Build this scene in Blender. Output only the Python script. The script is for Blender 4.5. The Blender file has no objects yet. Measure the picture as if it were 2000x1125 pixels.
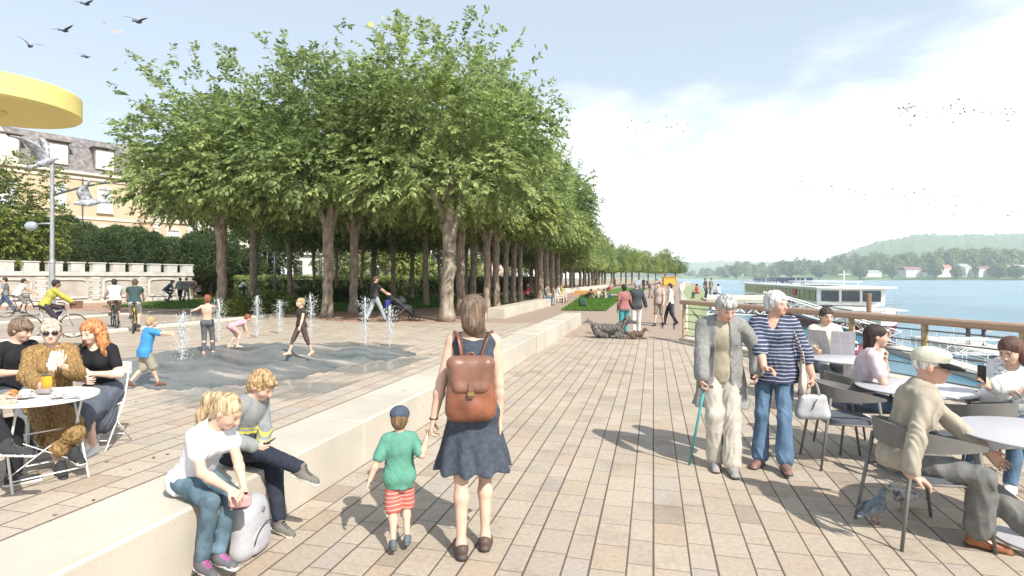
import bpy, math, random
import numpy as np
from mathutils import Vector, Matrix
PI = math.pi
C = bpy.context.scene.collection
rnd = random.Random(7)
rng = np.random.default_rng(11)

# ------------------------------------------------------------------ camera
FPX, HZ, VPX, CAMZ = 1100.0, 542.0, 1276.0, 1.8
YAW = math.atan((VPX - 1000) / FPX)
sY, cY = math.sin(YAW), math.cos(YAW)
FW = Vector((-sY, cY, 0)); RT = Vector((cY, sY, 0))

def ray(px, D, z=0.0):
    u = (px - 1000) / FPX
    p = FW * D + RT * (u * D)
    return Vector((p.x, p.y, z))

def G(px, py, z=0.0):
    """ground point (at height z) seen at photo pixel px,py"""
    return ray(px, (CAMZ - z) * FPX / (py - HZ), z)

def A(px, py, D):
    """point at depth D seen at pixel"""
    return ray(px, D, CAMZ - (py - HZ) * D / FPX)

def sight(p):
    return math.atan2(-p[0], p[1])

cam = bpy.data.cameras.new('camera'); camo = bpy.data.objects.new('camera', cam); C.objects.link(camo)
camo.location = (0, 0, CAMZ); camo.rotation_euler = (PI / 2, 0, YAW)
cam.sensor_width = 36; cam.lens = 36 * FPX / 2000; cam.clip_end = 12000; cam.clip_start = 0.05
cam.shift_y = -(562.5 - HZ) / 2000
bpy.context.scene.camera = camo
sc = bpy.context.scene
sc.view_settings.view_transform = 'Standard'; sc.view_settings.look = 'None'
sc.view_settings.exposure = EXPO if 'EXPO' in globals() else 0.42
sc.view_settings.gamma = 1

# ------------------------------------------------------------------ light
SUN_DIR = Vector((0.74, -0.62, 0.93)).normalized()      # towards the sun
elev = math.asin(SUN_DIR.z)
sl = bpy.data.lights.new('sun', 'SUN'); sl.energy = 5.0; sl.angle = math.radians(0.6); sl.color = (1.0, 0.95, 0.87)
so = bpy.data.objects.new('sun', sl); C.objects.link(so)
so.rotation_euler = (-SUN_DIR).to_track_quat('-Z', 'Y').to_euler()
so.location = (20, -20, 30)
W = bpy.data.worlds.new('World'); sc.world = W; W.use_nodes = True
def build_world():
    nt = W.node_tree; N = nt.nodes; L = nt.links
    for n in list(N): N.remove(n)
    out = N.new('ShaderNodeOutputWorld'); bg = N.new('ShaderNodeBackground')
    sky = N.new('ShaderNodeTexSky'); sky.sky_type = 'NISHITA'; sky.sun_disc = False
    sky.sun_elevation = elev; sky.sun_rotation = math.atan2(SUN_DIR.x, SUN_DIR.y)
    sky.air_density = 1.0; sky.dust_density = 1.2; sky.ozone_density = 2.6
    tc = N.new('ShaderNodeTexCoord')
    mp = N.new('ShaderNodeMapping'); mp.inputs['Scale'].default_value = (1, 1, 2.6)
    nz = N.new('ShaderNodeTexNoise'); nz.inputs['Scale'].default_value = 1.9; nz.inputs['Detail'].default_value = 7; nz.inputs['Roughness'].default_value = .55
    L.new(tc.outputs['Generated'], mp.inputs[0]); L.new(mp.outputs[0], nz.inputs['Vector'])
    # thick white cloud low down and to the right (east), thinner above
    sx = N.new('ShaderNodeSeparateXYZ'); L.new(tc.outputs['Generated'], sx.inputs[0])
    def M(op, a, b=None, c=None):
        n = N.new('ShaderNodeMath'); n.operation = op
        for i, v in enumerate((a, b, c)):
            if v is None: continue
            if isinstance(v, (int, float)): n.inputs[i].default_value = v
            else: L.new(v, n.inputs[i])
        return n.outputs[0]
    cl = M('ADD', M('MULTIPLY', nz.outputs['Fac'], 1.5), M('MULTIPLY', sx.outputs['Z'], -1.75))
    cl = M('ADD', cl, M('MULTIPLY', sx.outputs['X'], 0.42))
    mr = N.new('ShaderNodeMapRange'); mr.interpolation_type = 'SMOOTHSTEP'
    mr.inputs['From Min'].default_value = 0.20; mr.inputs['From Max'].default_value = 0.62
    L.new(cl, mr.inputs['Value'])
    base = M('MULTIPLY_ADD', mr.outputs[0], 0.94, 0.06)
    veil = N.new('ShaderNodeMixRGB'); veil.inputs[0].default_value = .36; L.new(sky.outputs[0], veil.inputs[1]); veil.inputs[2].default_value = (8.6, 10.0, 11.0, 1)
    mix = N.new('ShaderNodeMixRGB'); L.new(base, mix.inputs[0]); L.new(veil.outputs[0], mix.inputs[1])
    mix.inputs[2].default_value = (12.4, 12.7, 12.9, 1)
    L.new(mix.outputs[0], bg.inputs[0]); bg.inputs[1].default_value = 0.10
    L.new(bg.outputs[0], out.inputs[0])
build_world()

# ------------------------------------------------------------------ materials
MC = {}
def newmat(name):
    m = bpy.data.materials.new(name); m.use_nodes = True
    nt = m.node_tree; b = nt.nodes['Principled BSDF']
    return m, nt, b
def setv(node, key, v):
    if key in node.inputs: node.inputs[key].default_value = v
def mat(name, col, rough=.7, amt=.15, scale=8., bump=0., bscale=None, metal=0., spec=.5, stretch=None, trans=0., sss=0., coat=0., detail=4, col2=None):
    if name in MC: return MC[name]
    m, nt, b = newmat(name); N = nt.nodes; L = nt.links
    tc = N.new('ShaderNodeTexCoord'); src = tc.outputs['Object']
    if stretch:
        mp = N.new('ShaderNodeMapping'); mp.inputs['Scale'].default_value = stretch
        L.new(src, mp.inputs[0]); src = mp.outputs[0]
    nz = N.new('ShaderNodeTexNoise'); nz.inputs['Scale'].default_value = scale; nz.inputs['Detail'].default_value = detail
    L.new(src, nz.inputs['Vector'])
    cr = N.new('ShaderNodeValToRGB')
    c1 = [max(0, c * (1 - amt)) for c in col]; c2 = [min(1, c * (1 + amt)) for c in (col2 or col)]
    cr.color_ramp.elements[0].position = .3; cr.color_ramp.elements[1].position = .7
    cr.color_ramp.elements[0].color = (*c1, 1); cr.color_ramp.elements[1].color = (*c2, 1)
    L.new(nz.outputs['Fac'], cr.inputs[0]); L.new(cr.outputs[0], b.inputs['Base Color'])
    setv(b, 'Roughness', rough); setv(b, 'Metallic', metal); setv(b, 'Specular IOR Level', spec)
    setv(b, 'Transmission Weight', trans); setv(b, 'Coat Weight', coat)
    if sss: setv(b, 'Subsurface Weight', sss); b.inputs['Subsurface Radius'].default_value = (.02, .008, .004)
    if bump:
        n2 = N.new('ShaderNodeTexNoise'); n2.inputs['Scale'].default_value = bscale or scale * 5; n2.inputs['Detail'].default_value = 3
        L.new(src, n2.inputs['Vector'])
        bp = N.new('ShaderNodeBump'); bp.inputs['Strength'].default_value = bump; bp.inputs['Distance'].default_value = .01
        L.new(n2.outputs['Fac'], bp.inputs['Height']); L.new(bp.outputs[0], b.inputs['Normal'])
    MC[name] = m; return m

def hexc(h):
    h = h.lstrip('#'); r = [int(h[i:i + 2], 16) / 255 for i in (0, 2, 4)]
    return tuple(((c + .055) / 1.055) ** 2.4 if c > .04 else c / 12.92 for c in r)

def stripes(name, ca, cb, period=.034, duty=.4, rough=.85, axis='Z', seg=None):
    if name in MC: return MC[name]
    m, nt, b = newmat(name); N = nt.nodes; L = nt.links
    tc = N.new('ShaderNodeTexCoord'); s = N.new('ShaderNodeSeparateXYZ'); L.new(tc.outputs['Object'], s.inputs[0])
    nz = N.new('ShaderNodeTexNoise'); nz.inputs['Scale'].default_value = 5; L.new(tc.outputs['Object'], nz.inputs['Vector'])
    a = N.new('ShaderNodeMath'); a.operation = 'MULTIPLY_ADD'; a.inputs[1].default_value = .05; L.new(nz.outputs['Fac'], a.inputs[0]); L.new(s.outputs[axis], a.inputs[2])
    f = N.new('ShaderNodeMath'); f.operation = 'DIVIDE'; f.inputs[1].default_value = period; L.new(a.outputs[0], f.inputs[0])
    g = N.new('ShaderNodeMath'); g.operation = 'FRACT'; L.new(f.outputs[0], g.inputs[0])
    h = N.new('ShaderNodeMath'); h.operation = 'LESS_THAN'; h.inputs[1].default_value = duty; L.new(g.outputs[0], h.inputs[0])
    mx = N.new('ShaderNodeMixRGB'); L.new(h.outputs[0], mx.inputs[0]); mx.inputs[1].default_value = (*ca, 1); mx.inputs[2].default_value = (*cb, 1)
    L.new(mx.outputs[0], b.inputs['Base Color']); setv(b, 'Roughness', rough)
    MC[name] = m; return m

# ------------------------------------------------------------------ mesh helpers
class MB:
    def __init__(s): s.v = []; s.f = []; s.mi = []; s.cur = 0
    def add(s, vs, fs):
        o = len(s.v); s.v += [tuple(p) for p in vs]; s.f += [tuple(i + o for i in f) for f in fs]; s.mi += [s.cur] * len(fs); return s
    def box(s, c, size, rot=None, taper=1.0):
        hx, hy, hz = (a / 2 for a in size); vs = []
        for z in (-1, 1):
            t = taper if z > 0 else 1
            for x, y in ((-1, -1), (1, -1), (1, 1), (-1, 1)): vs.append(Vector((x * hx * t, y * hy * t, z * hz)))
        if rot is not None:
            R = rot if isinstance(rot, Matrix) else Matrix.Rotation(rot, 3, 'Z'); vs = [R @ v for v in vs]
        c = Vector(c)
        return s.add([v + c for v in vs], [(3, 2, 1, 0), (4, 5, 6, 7), (0, 1, 5, 4), (1, 2, 6, 5), (2, 3, 7, 6), (3, 0, 4, 7)])
    def rbox(s, c, size, r=.01, rot=None):
        """box with chamfered vertical + horizontal edges"""
        x, y, z = (a / 2 for a in size); r = min(r, x * .99, y * .99, z * .99); c = Vector(c)
        rings = []
        def ring(ix, zz):
            a, b = x - ix, y - ix; q = r
            return [(-a + q, -b, zz), (a - q, -b, zz), (a, -b + q, zz), (a, b - q, zz), (a - q, b, zz), (-a + q, b, zz), (-a, b - q, zz), (-a, -b + q, zz)]
        rings = [ring(r, -z), ring(0, -z + r), ring(0, z - r), ring(r, z)]
        vs = [Vector(p) for R in rings for p in R]
        if rot is not None:
            M_ = rot if isinstance(rot, Matrix) else Matrix.Rotation(rot, 3, 'Z'); vs = [M_ @ v for v in vs]
        fs = [tuple(range(7, -1, -1)), tuple(range(24, 32))]
        for k in range(3):
            for i in range(8): j = (i + 1) % 8; fs.append((k * 8 + i, k * 8 + j, k * 8 + 8 + j, k * 8 + 8 + i))
        return s.add([v + c for v in vs], fs)
    def tube(s, pts, r, n=8, cap=True, sq=1.0):
        pts = [Vector(p) for p in pts]; rs = r if isinstance(r, (list, tuple)) else [r] * len(pts)
        vs = []; fs = []; prev = None
        for i, p in enumerate(pts):
            d = (pts[min(i + 1, len(pts) - 1)] - pts[max(i - 1, 0)])
            d = d.normalized() if d.length > 1e-9 else Vector((0, 0, 1))
            if prev is None:
                u = d.cross(Vector((0, 0, 1)));  u = d.cross(Vector((0, 1, 0))) if u.length < .1 else u
            else: u = prev - d * prev.dot(d)
            u.normalize(); prev = u; w = d.cross(u)
            for k in range(n):
                a = 2 * PI * k / n; vs.append(p + (u * math.cos(a) + w * math.sin(a) * sq) * rs[i])
        for i in range(len(pts) - 1):
            for k in range(n):
                j = (k + 1) % n; fs.append((i * n + k, (i + 1) * n + k, (i + 1) * n + j, i * n + j))
        if cap: fs += [tuple(range(n)), tuple(range(len(vs) - 1, len(vs) - 1 - n, -1))]
        return s.add(vs, fs)
    def lathe(s, prof, c=(0, 0, 0), n=32, axis=None):
        c = Vector(c); vs = []; fs = []
        for (r, z) in prof:
            for k in range(n):
                a = 2 * PI * k / n; v = Vector((r * math.cos(a), r * math.sin(a), z))
                if axis is not None: v = axis @ v
                vs.append(c + v)
        for i in range(len(prof) - 1):
            for k in range(n):
                j = (k + 1) % n; fs.append((i * n + k, i * n + j, (i + 1) * n + j, (i + 1) * n + k))
        if prof[0][0] > 1e-6: fs.append(tuple(range(n - 1, -1, -1)))
        if prof[-1][0] > 1e-6: fs.append(tuple(range(len(vs) - n, len(vs))))
        return s.add(vs, fs)
    def prism(s, poly, z0, z1):
        n = len(poly); vs = [(x, y, z0) for x, y in poly] + [(x, y, z1) for x, y in poly]
        return s.add(vs, [tuple(range(n - 1, -1, -1)), tuple(range(n, 2 * n))] + [(i, (i + 1) % n, n + (i + 1) % n, n + i) for i in range(n)])
    def sheet(s, poly, z):
        return s.add([(x, y, z) for x, y in poly], [tuple(range(len(poly)))])
    def ell(s, c, r, n=10, m=7, rot=None):
        c = Vector(c); vs = []; fs = []
        for i in range(m + 1):
            t = PI * i / m
            for k in range(n):
                a = 2 * PI * k / n
                v = Vector((r[0] * math.sin(t) * math.cos(a), r[1] * math.sin(t) * math.sin(a), -r[2] * math.cos(t)))
                if rot is not None: v = rot @ v
                vs.append(c + v)
        for i in range(m):
            for k in range(n):
                j = (k + 1) % n; fs.append((i * n + k, i * n + j, (i + 1) * n + j, (i + 1) * n + k))
        return s.add(vs, fs)
    def mesh(s, name, mats, smooth=False):
        me = bpy.data.meshes.new(name); me.from_pydata(s.v, [], s.f)
        for m in (mats if isinstance(mats, (list, tuple)) else [mats]): me.materials.append(m)
        if any(s.mi): me.polygons.foreach_set('material_index', s.mi)
        if smooth: me.polygons.foreach_set('use_smooth', [True] * len(me.polygons)); 
        me.update()
        if smooth == 'auto':
            me.set_sharp_from_angle(angle=math.radians(35))
        return me

def tag(o, label=None, cat=None, group=None, kind=None):
    if label: o['label'] = label
    if cat: o['category'] = cat
    if group: o['group'] = group
    if kind: o['kind'] = kind
    return o
def obj(name, mb, m, parent=None, smooth='auto', loc=None, rz=0):
    me = mb.mesh(name, m, smooth) if isinstance(mb, MB) else mb
    o = bpy.data.objects.new(name, me); C.objects.link(o)
    if parent is not None: o.parent = parent
    if loc is not None: o.location = loc
    if rz: o.rotation_euler = (0, 0, rz)
    return o
def thing(name, label, cat, loc=(0, 0, 0), rz=0, group=None):
    o = bpy.data.objects.new(name, None); C.objects.link(o); o.empty_display_size = .1
    o.location = loc; o.rotation_euler = (0, 0, rz); tag(o, label, cat, group); return o
def struct(name, mb, m, smooth=False): return tag(obj(name, mb, m, smooth=smooth), kind='structure')
def copy_tree(o, parent=None):
    kids = [c for c in bpy.data.objects if c.parent == o] if o not in KIDS else KIDS[o]
    KIDS[o] = kids
    c = o.copy(); C.objects.link(c); c.parent = parent
    for ch in kids: copy_tree(ch, c)
    return c
KIDS = {}

def bezier(p0, p1, p2, p3, n=12):
    p0, p1, p2, p3 = map(Vector, (p0, p1, p2, p3)); out = []
    for i in range(n + 1):
        t = i / n; q = 1 - t; out.append(p0 * q ** 3 + p1 * 3 * q * q * t + p2 * 3 * q * t * t + p3 * t ** 3)
    return out
# ------------------------------------------------------------------ implicit bodies
V3 = lambda *a: np.array(a, float)
def nv(v): v = np.asarray(v, float); return v / (np.linalg.norm(v) + 1e-12)
class Pr:
    __slots__ = ('t', 'a', 'b', 'ra', 'rb', 'R', 'fl', 'k', 'op', 'tag')
    def __init__(s, t, a, b, ra, rb=None, R=None, fl=None, k=None, op='+', tag=''):
        s.t, s.a, s.b, s.ra, s.rb, s.R, s.fl, s.k, s.op, s.tag = t, a, b, ra, rb, R, fl, k, op, tag
    def grow(s, g, **kw):
        q = Pr(s.t, s.a, s.b, s.ra, s.rb, s.R, s.fl, s.k, s.op, s.tag)
        if s.t == 'c': q.ra = s.ra + g; q.rb = s.rb + g
        else: q.ra = np.asarray(s.ra) + g
        for k_, v in kw.items(): setattr(q, k_, v)
        return q
    def ext(s):
        if s.t == 'c':
            f = max(1, s.fl[1]) if s.fl else 1
            r = max(s.ra, s.rb) * f
            return np.minimum(s.a, s.b) - r, np.maximum(s.a, s.b) + r
        r = max(s.ra); return s.a - r, s.a + r
    def d(s, X, Y, Z):
        if s.t == 'c':
            ab = s.b - s.a; L2 = float(ab @ ab) + 1e-12
            x, y, z = X - s.a[0], Y - s.a[1], Z - s.a[2]
            t = np.clip((x * ab[0] + y * ab[1] + z * ab[2]) / L2, 0, 1)
            x = x - t * ab[0]; y = y - t * ab[1]; z = z - t * ab[2]
            if s.fl:
                n, f = s.fl; c = x * n[0] + y * n[1] + z * n[2]; g = (1 / f - 1) * c
                x = x + g * n[0]; y = y + g * n[1]; z = z + g * n[2]
                r = s.ra + t * (s.rb - s.ra)
                q = np.sqrt(x * x + y * y + z * z) + 1e-9
                return (q - r) * min(1, f)
            return np.sqrt(x * x + y * y + z * z) - (s.ra + t * (s.rb - s.ra))
        x, y, z = X - s.a[0], Y - s.a[1], Z - s.a[2]
        if s.R is not None:
            R = s.R; x, y, z = (R[0, 0] * x + R[1, 0] * y + R[2, 0] * z, R[0, 1] * x + R[1, 1] * y + R[2, 1] * z, R[0, 2] * x + R[1, 2] * y + R[2, 2] * z)
        rx, ry, rz = s.ra
        k0 = np.sqrt((x / rx) ** 2 + (y / ry) ** 2 + (z / rz) ** 2)
        k1 = np.sqrt((x / rx ** 2) ** 2 + (y / ry ** 2) ** 2 + (z / rz ** 2) ** 2) + 1e-9
        return k0 * (k0 - 1) / k1
def cap(a, b, ra, rb=None, fl=None, k=None, op='+', tag=''):
    return Pr('c', np.array(a, float), np.array(b, float), ra, ra if rb is None else rb, None, fl, k, op, tag)
def eli(c, r, R=None, k=None, op='+', tag=''):
    return Pr('e', np.array(c, float), None, np.array(r, float), None, R, None, k, op, tag)
def cut(p, n, tag=''):     # remove the side n points to
    return Pr('p', np.array(p, float), nv(n), 0, 0, None, None, None, 'x', tag)

def sdf_mesh(name, prims, mats, h=.01, k=.02, disp=None, matf=None):
    pos = [p for p in prims if p.t != 'p' and p.op == '+']
    lo = np.min([p.ext()[0] for p in pos], 0) - 3 * h - .01; hi = np.max([p.ext()[1] for p in pos], 0) + 3 * h + .01
    n = np.ceil((hi - lo) / h).astype(int) + 1
    D = np.full(n, .06, np.float32)
    ax = [lo[i] + h * np.arange(n[i]) for i in range(3)]
    for p in prims:
        if p.t == 'p':
            q = (ax[0][:, None, None] - p.a[0]) * p.b[0] + (ax[1][None, :, None] - p.a[1]) * p.b[1] + (ax[2][None, None, :] - p.a[2]) * p.b[2]
            D = np.maximum(D, q.astype(np.float32)); continue
        e0, e1 = p.ext(); kk = k if p.k is None else p.k
        m = .06 if p.op == '+' else .02
        i0 = np.maximum(0, np.floor((e0 - m - lo) / h)).astype(int); i1 = np.minimum(n, np.ceil((e1 + m - lo) / h) + 1).astype(int)
        if (i1 <= i0).any(): continue
        sl = tuple(slice(a, b) for a, b in zip(i0, i1))
        d = p.d(ax[0][sl[0]][:, None, None], ax[1][sl[1]][None, :, None], ax[2][sl[2]][None, None, :]).astype(np.float32)
        o = D[sl]
        if p.op == '+':
            if kk > 0:
                hh = np.maximum(kk - np.abs(o - d), 0) / kk; D[sl] = np.minimum(o, d) - hh * hh * kk * .25
            else: D[sl] = np.minimum(o, d)
        else:
            d = -d
            hh = np.maximum(kk - np.abs(o - d), 0) / max(kk, 1e-6); D[sl] = np.maximum(o, d) + hh * hh * kk * .25
    if disp is not None:
        near = np.abs(D) < .05
        ii = np.argwhere(near); P = lo + ii * h
        D[near] += disp(P).astype(np.float32)
    D[0] = D[-1] = .06; D[:, 0] = D[:, -1] = .06; D[:, :, 0] = D[:, :, -1] = .06
    return nets(name, D, lo, h, mats, matf)

def nets(name, D, lo, h, mats, matf=None):
    S = D < 0
    cn = sum(S[i:S.shape[0] - 1 + i, j:S.shape[1] - 1 + j, l:S.shape[2] - 1 + l].astype(np.int8) for i in (0, 1) for j in (0, 1) for l in (0, 1))
    mix = (cn > 0) & (cn < 8)
    I = np.argwhere(mix); idx = np.full(mix.shape, -1, np.int32); idx[mix] = np.arange(len(I))
    acc = np.zeros((len(I), 3)); cnt = np.zeros(len(I))
    cs = [(i, j, l) for i in (0, 1) for j in (0, 1) for l in (0, 1)]
    for a in cs:
        for ax_ in range(3):
            if a[ax_]: continue
            b = list(a); b[ax_] = 1
            d0 = D[I[:, 0] + a[0], I[:, 1] + a[1], I[:, 2] + a[2]]; d1 = D[I[:, 0] + b[0], I[:, 1] + b[1], I[:, 2] + b[2]]
            m = (d0 < 0) != (d1 < 0); t = np.where(m, d0 / np.where(m, d0 - d1, 1), 0)
            for c_ in range(3): acc[:, c_] += m * (a[c_] + (t if c_ == ax_ else 0))
            cnt += m
    V = lo + h * (I + acc / np.maximum(cnt, 1)[:, None])
    Q = []
    for ax_ in range(3):
        s0 = [slice(1, -1)] * 3; s1 = [slice(1, -1)] * 3
        s0[ax_] = slice(0, -1); s1[ax_] = slice(1, None)
        A0, A1 = S[tuple(s0)], S[tuple(s1)]
        for flip, m in ((0, A0 & ~A1), (1, ~A0 & A1)):
            E = np.argwhere(m)
            off = np.array([1, 1, 1]); off[ax_] = 0; E = E + off
            u, w = (ax_ + 1) % 3, (ax_ + 2) % 3
            def cell(du, dw):
                e = E.copy(); e[:, u] -= du; e[:, w] -= dw; return idx[e[:, 0], e[:, 1], e[:, 2]]
            q = np.stack([cell(1, 1), cell(0, 1), cell(0, 0), cell(1, 0)], 1)
            Q.append(q[:, ::-1] if flip else q)
    Q = np.concatenate(Q); Q = Q[(Q >= 0).all(1)]
    me = bpy.data.meshes.new(name)
    me.vertices.add(len(V)); me.vertices.foreach_set('co', V.ravel())
    me.loops.add(len(Q) * 4); me.polygons.add(len(Q))
    me.polygons.foreach_set('loop_start', np.arange(0, len(Q) * 4, 4)); me.polygons.foreach_set('loop_total', np.full(len(Q), 4))
    me.loops.foreach_set('vertex_index', Q.ravel().astype(np.int32))
    for m in (mats if isinstance(mats, (list, tuple)) else [mats]): me.materials.append(m)
    if matf is not None: me.polygons.foreach_set('material_index', matf(V[Q].mean(1)).astype(np.int32))
    me.polygons.foreach_set('use_smooth', np.ones(len(Q), bool))
    me.update(calc_edges=True); me.validate()
    return me

def fold(amp=.004, f=38, seed=0, ax=(1, .7, .35)):
    r = np.random.default_rng(seed); ph = r.uniform(0, 6.28, 6); dirs = r.normal(size=(6, 3)) * np.array(ax)
    dirs /= np.linalg.norm(dirs, axis=1)[:, None]; fr = f * r.uniform(.5, 1.5, 6)
    def g(P):
        o = 0
        w = P + .02 * np.sin(P[:, ::-1] * 17 + ph[:3])
        for i in range(6): o = o + np.abs(np.sin(w @ dirs[i] * fr[i] + ph[i])) * (1 - i * .1)
        o2 = np.abs(np.sin(w @ dirs[1] * f * 2.3 + 3 * np.sin(w @ dirs[3] * f * .6))) * np.clip(np.sin(w @ dirs[5] * f * .35), 0, 1)
        return amp * ((o - 3) / 2 + o2 * .7)
    return g
def strands(amp=.004, f=150, seed=0, ax=(1, 1, .12)):
    return fold(amp, f, seed, ax)

SKIN = {}
def skin(tone='fair'):
    c = {'fair': (.62, .40, .30), 'pale': (.70, .49, .39), 'tan': (.50, .30, .20), 'old': (.60, .36, .27), 'dark': (.24, .13, .085)}[tone]
    return mat('skin_' + tone, c, rough=.58, amt=.12, scale=9, sss=.08, bump=.08, bscale=120, spec=.35)
def ik(a, t, l1, l2, pole):
    a = np.asarray(a, float); t = np.asarray(t, float); d = t - a; L = np.linalg.norm(d); n = d / (L + 1e-9)
    L = min(L, (l1 + l2) * .999); t = a + n * L
    x = (l1 * l1 - l2 * l2 + L * L) / (2 * L); hgt = math.sqrt(max(l1 * l1 - x * x, 0))
    p = np.asarray(pole, float); p = p - n * (p @ n); p = nv(p)
    return a + n * x + p * hgt, t
def rotm(yaw, pitch, roll=0):
    """local axes matrix (columns x,y,z) - yaw left about z, pitch down about x, roll"""
    return np.array(Matrix.Rotation(yaw, 3, 'Z') @ Matrix.Rotation(-pitch, 3, 'X') @ Matrix.Rotation(roll, 3, 'Y'))

class Fig:
    """a person; local frame: origin on the ground, faces +y, right hand on +x"""
    def __init__(s, label, loc, rz, H=1.7, cat='person', tone='fair', hs=1.0, girth=1.0, fem=False, q=.01, group=None, sw=1.0,
                 pelvis=None, neck=None, look=(0, 0), shy=0., hipy=0., hr=None, hl=None, er=(.4, -1, -.3), el=(-.4, -1, -.3),
                 fr=None, fl_=None, kr=(0, 1, 0), kl=(0, 1, 0), tr=(.15, 1, 0), tl=(-.15, 1, 0), cr=.35, cl=.35, nr=None, nl=None, dr=None, dl=None, brow=(.1, .06, .03), roll=0, lips=(.45, .17, .14), face=True, belly=0):
        S = H / 1.7; s.S = S; s.H = H; s.q = q; s.fem = fem; s.label = label
        s.root = thing('person', label, cat, loc, rz, group)
        s.pel = np.array(pelvis, float) if pelvis is not None else V3(0, 0, .925 * S)
        s.nk = np.array(neck, float) if neck is not None else s.pel + V3(0, .0, .52 * S)
        up = nv(s.nk - s.pel); s.up = up
        hx = V3(math.cos(hipy), math.sin(hipy), 0); sx = V3(math.cos(shy), math.sin(shy), 0)
        fwd = nv(np.cross(up, sx)); s.fwd = fwd; s.sx = sx
        hf = nv(np.cross(V3(0, 0, 1), hx)); s.hf = hf
        wS = (.146 if fem else .166) * S * sw; wH = .088 * S
        s.sh = {'r': s.nk + sx * wS - up * .055 * S, 'l': s.nk - sx * wS - up * .055 * S}
        s.hp = {'r': s.pel + hx * wH - V3(0, 0, .015 * S), 'l': s.pel - hx * wH - V3(0, 0, .015 * S)}
        ua, fa, th, sk = .285 * S, .245 * S, .43 * S, .42 * S
        s.el, s.ha, s.kn, s.an = {}, {}, {}, {}
        dz = s.pel[2]
        for sd, hnd, pol in (('r', hr, er), ('l', hl, el)):
            sg = 1 if sd == 'r' else -1
            if hnd is None: hnd = s.sh[sd] + V3(sg * .06 * S, .06 * S, -.50 * S)
            s.el[sd], s.ha[sd] = ik(s.sh[sd], hnd, ua, fa, pol)
        for sd, ft, pol in (('r', fr, kr), ('l', fl_, kl)):
            sg = 1 if sd == 'r' else -1
            if ft is None: ft = V3(sg * .09 * S, 0, .08 * S)
            s.kn[sd], s.an[sd] = ik(s.hp[sd], ft, th, sk, pol)
        s.toe = {'r': nv(tr), 'l': nv(tl)}
        g = girth; P = []
        gx = g * (.93 if fem else 1)
        # torso
        wa = s.pel + up * .16 * S; chs = s.pel + up * .36 * S
        P.append(eli(s.pel + V3(0, 0, -.0 * S), (.158 * S * g, .108 * S * g, .115 * S), np.stack([hx, hf, V3(0, 0, 1)], 1), tag='torso'))
        P.append(cap(s.pel + up * .06 * S, wa, .125 * S * g, .108 * S * gx, fl=(fwd, .78), tag='torso', k=.05 * S))
        P.append(cap(wa, chs, .108 * S * gx, .14 * S * gx, fl=(fwd, .74), tag='torso', k=.05 * S))
        P.append(eli(chs + up * .0 * S, (.150 * S * gx, .108 * S * g, .15 * S), np.stack([sx, fwd, up], 1), tag='torso', k=.05 * S))
        if belly: P.append(eli(s.pel + up * .14 * S + fwd * .05 * S, (.13 * S * g, (.09 + belly) * S, .15 * S), np.stack([sx, fwd, up], 1), tag='torso', k=.05))
        P.append(cap(s.sh['r'] - sx * .02 * S, s.sh['l'] + sx * .02 * S, .046 * S * g, k=.04 * S, tag='torso'))
        P.append(cap(s.nk - up * .03 * S, s.sh['r'] - sx * .03 * S + up * .012 * S, .04 * S, k=.05 * S, tag='torso')); P.append(cap(s.nk - up * .03 * S, s.sh['l'] + sx * .03 * S + up * .012 * S, .04 * S, k=.05 * S, tag='torso'))
        if fem:
            for sg in (1, -1): P.append(eli(chs + up * .0 * S + fwd * .085 * S + sx * sg * .068 * S, (.058 * S, .05 * S, .056 * S), k=.04 * S, tag='torso'))
        for sg, sd in ((1, 'r'), (-1, 'l')):
            P.append(eli(s.hp[sd] - hf * .045 * S + V3(0, 0, .0), (.085 * S, .085 * S, .09 * S), tag='torso', k=.04 * S))
        # head
        yaw, pit = look; R = rotm(yaw, pit, roll); s.R = R
        Hs = S * hs; s.Hs = Hs
        hb = s.nk + up * .032 * S
        s.hc = hb + R @ V3(0, .028 * Hs, .125 * Hs) * 1.0
        hc = s.hc; h_ = lambda x, y, z: hc + R @ V3(x, y, z) * Hs
        s.h_ = h_
        P.append(cap(s.nk - up * .05 * S, h_(0, -.022, -.05), .056 * S * (g * .5 + .5), .05 * Hs, tag='neck', k=.035 * S))
        P.append(eli(h_(0, -.018, .022), (.074 * Hs, .094 * Hs, .088 * Hs), R, tag='head', k=.02 * Hs))
        P.append(eli(h_(0, .032, -.022), (.062 * Hs, .062 * Hs, .085 * Hs), R, tag='head', k=.03 * Hs))
        P.append(eli(h_(0, .062, -.085), (.030 * Hs, .025 * Hs, .024 * Hs), R, tag='head', k=.03 * Hs))       # chin
        for sg in (1, -1):
            P.append(eli(h_(sg * .036, .058, -.035), (.026 * Hs, .022 * Hs, .022 * Hs), R, tag='head', k=.02 * Hs))   # cheeks
            P.append(eli(h_(sg * .031, .098, -.002), (.017 * Hs, .014 * Hs, .013 * Hs), R, tag='head', k=.012 * Hs, op='-'))   # sockets
            P.append(eli(h_(sg * .075, -.012, -.010), (.010 * Hs, .020 * Hs, .031 * Hs), R, tag='head', k=.006 * Hs))    # ears
        P.append(cap(h_(-.028, .078, .018), h_(.028, .078, .018), .010 * Hs, k=.012 * Hs, tag='head'))          # brow
        P.append(cap(h_(0, .088, .004), h_(0, .106, -.034), .008 * Hs, .0125 * Hs, k=.010 * Hs, tag='head'))   # nose
        for sg in (1, -1): P.append(eli(h_(sg * .011, .094, -.038), (.009 * Hs, .010 * Hs, .008 * Hs), R, k=.006 * Hs, tag='head'))
        P.append(cap(h_(-.018, .087, -.059), h_(.018, .087, -.059), .0065 * Hs, k=.006 * Hs, tag='head'))          # lips
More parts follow.
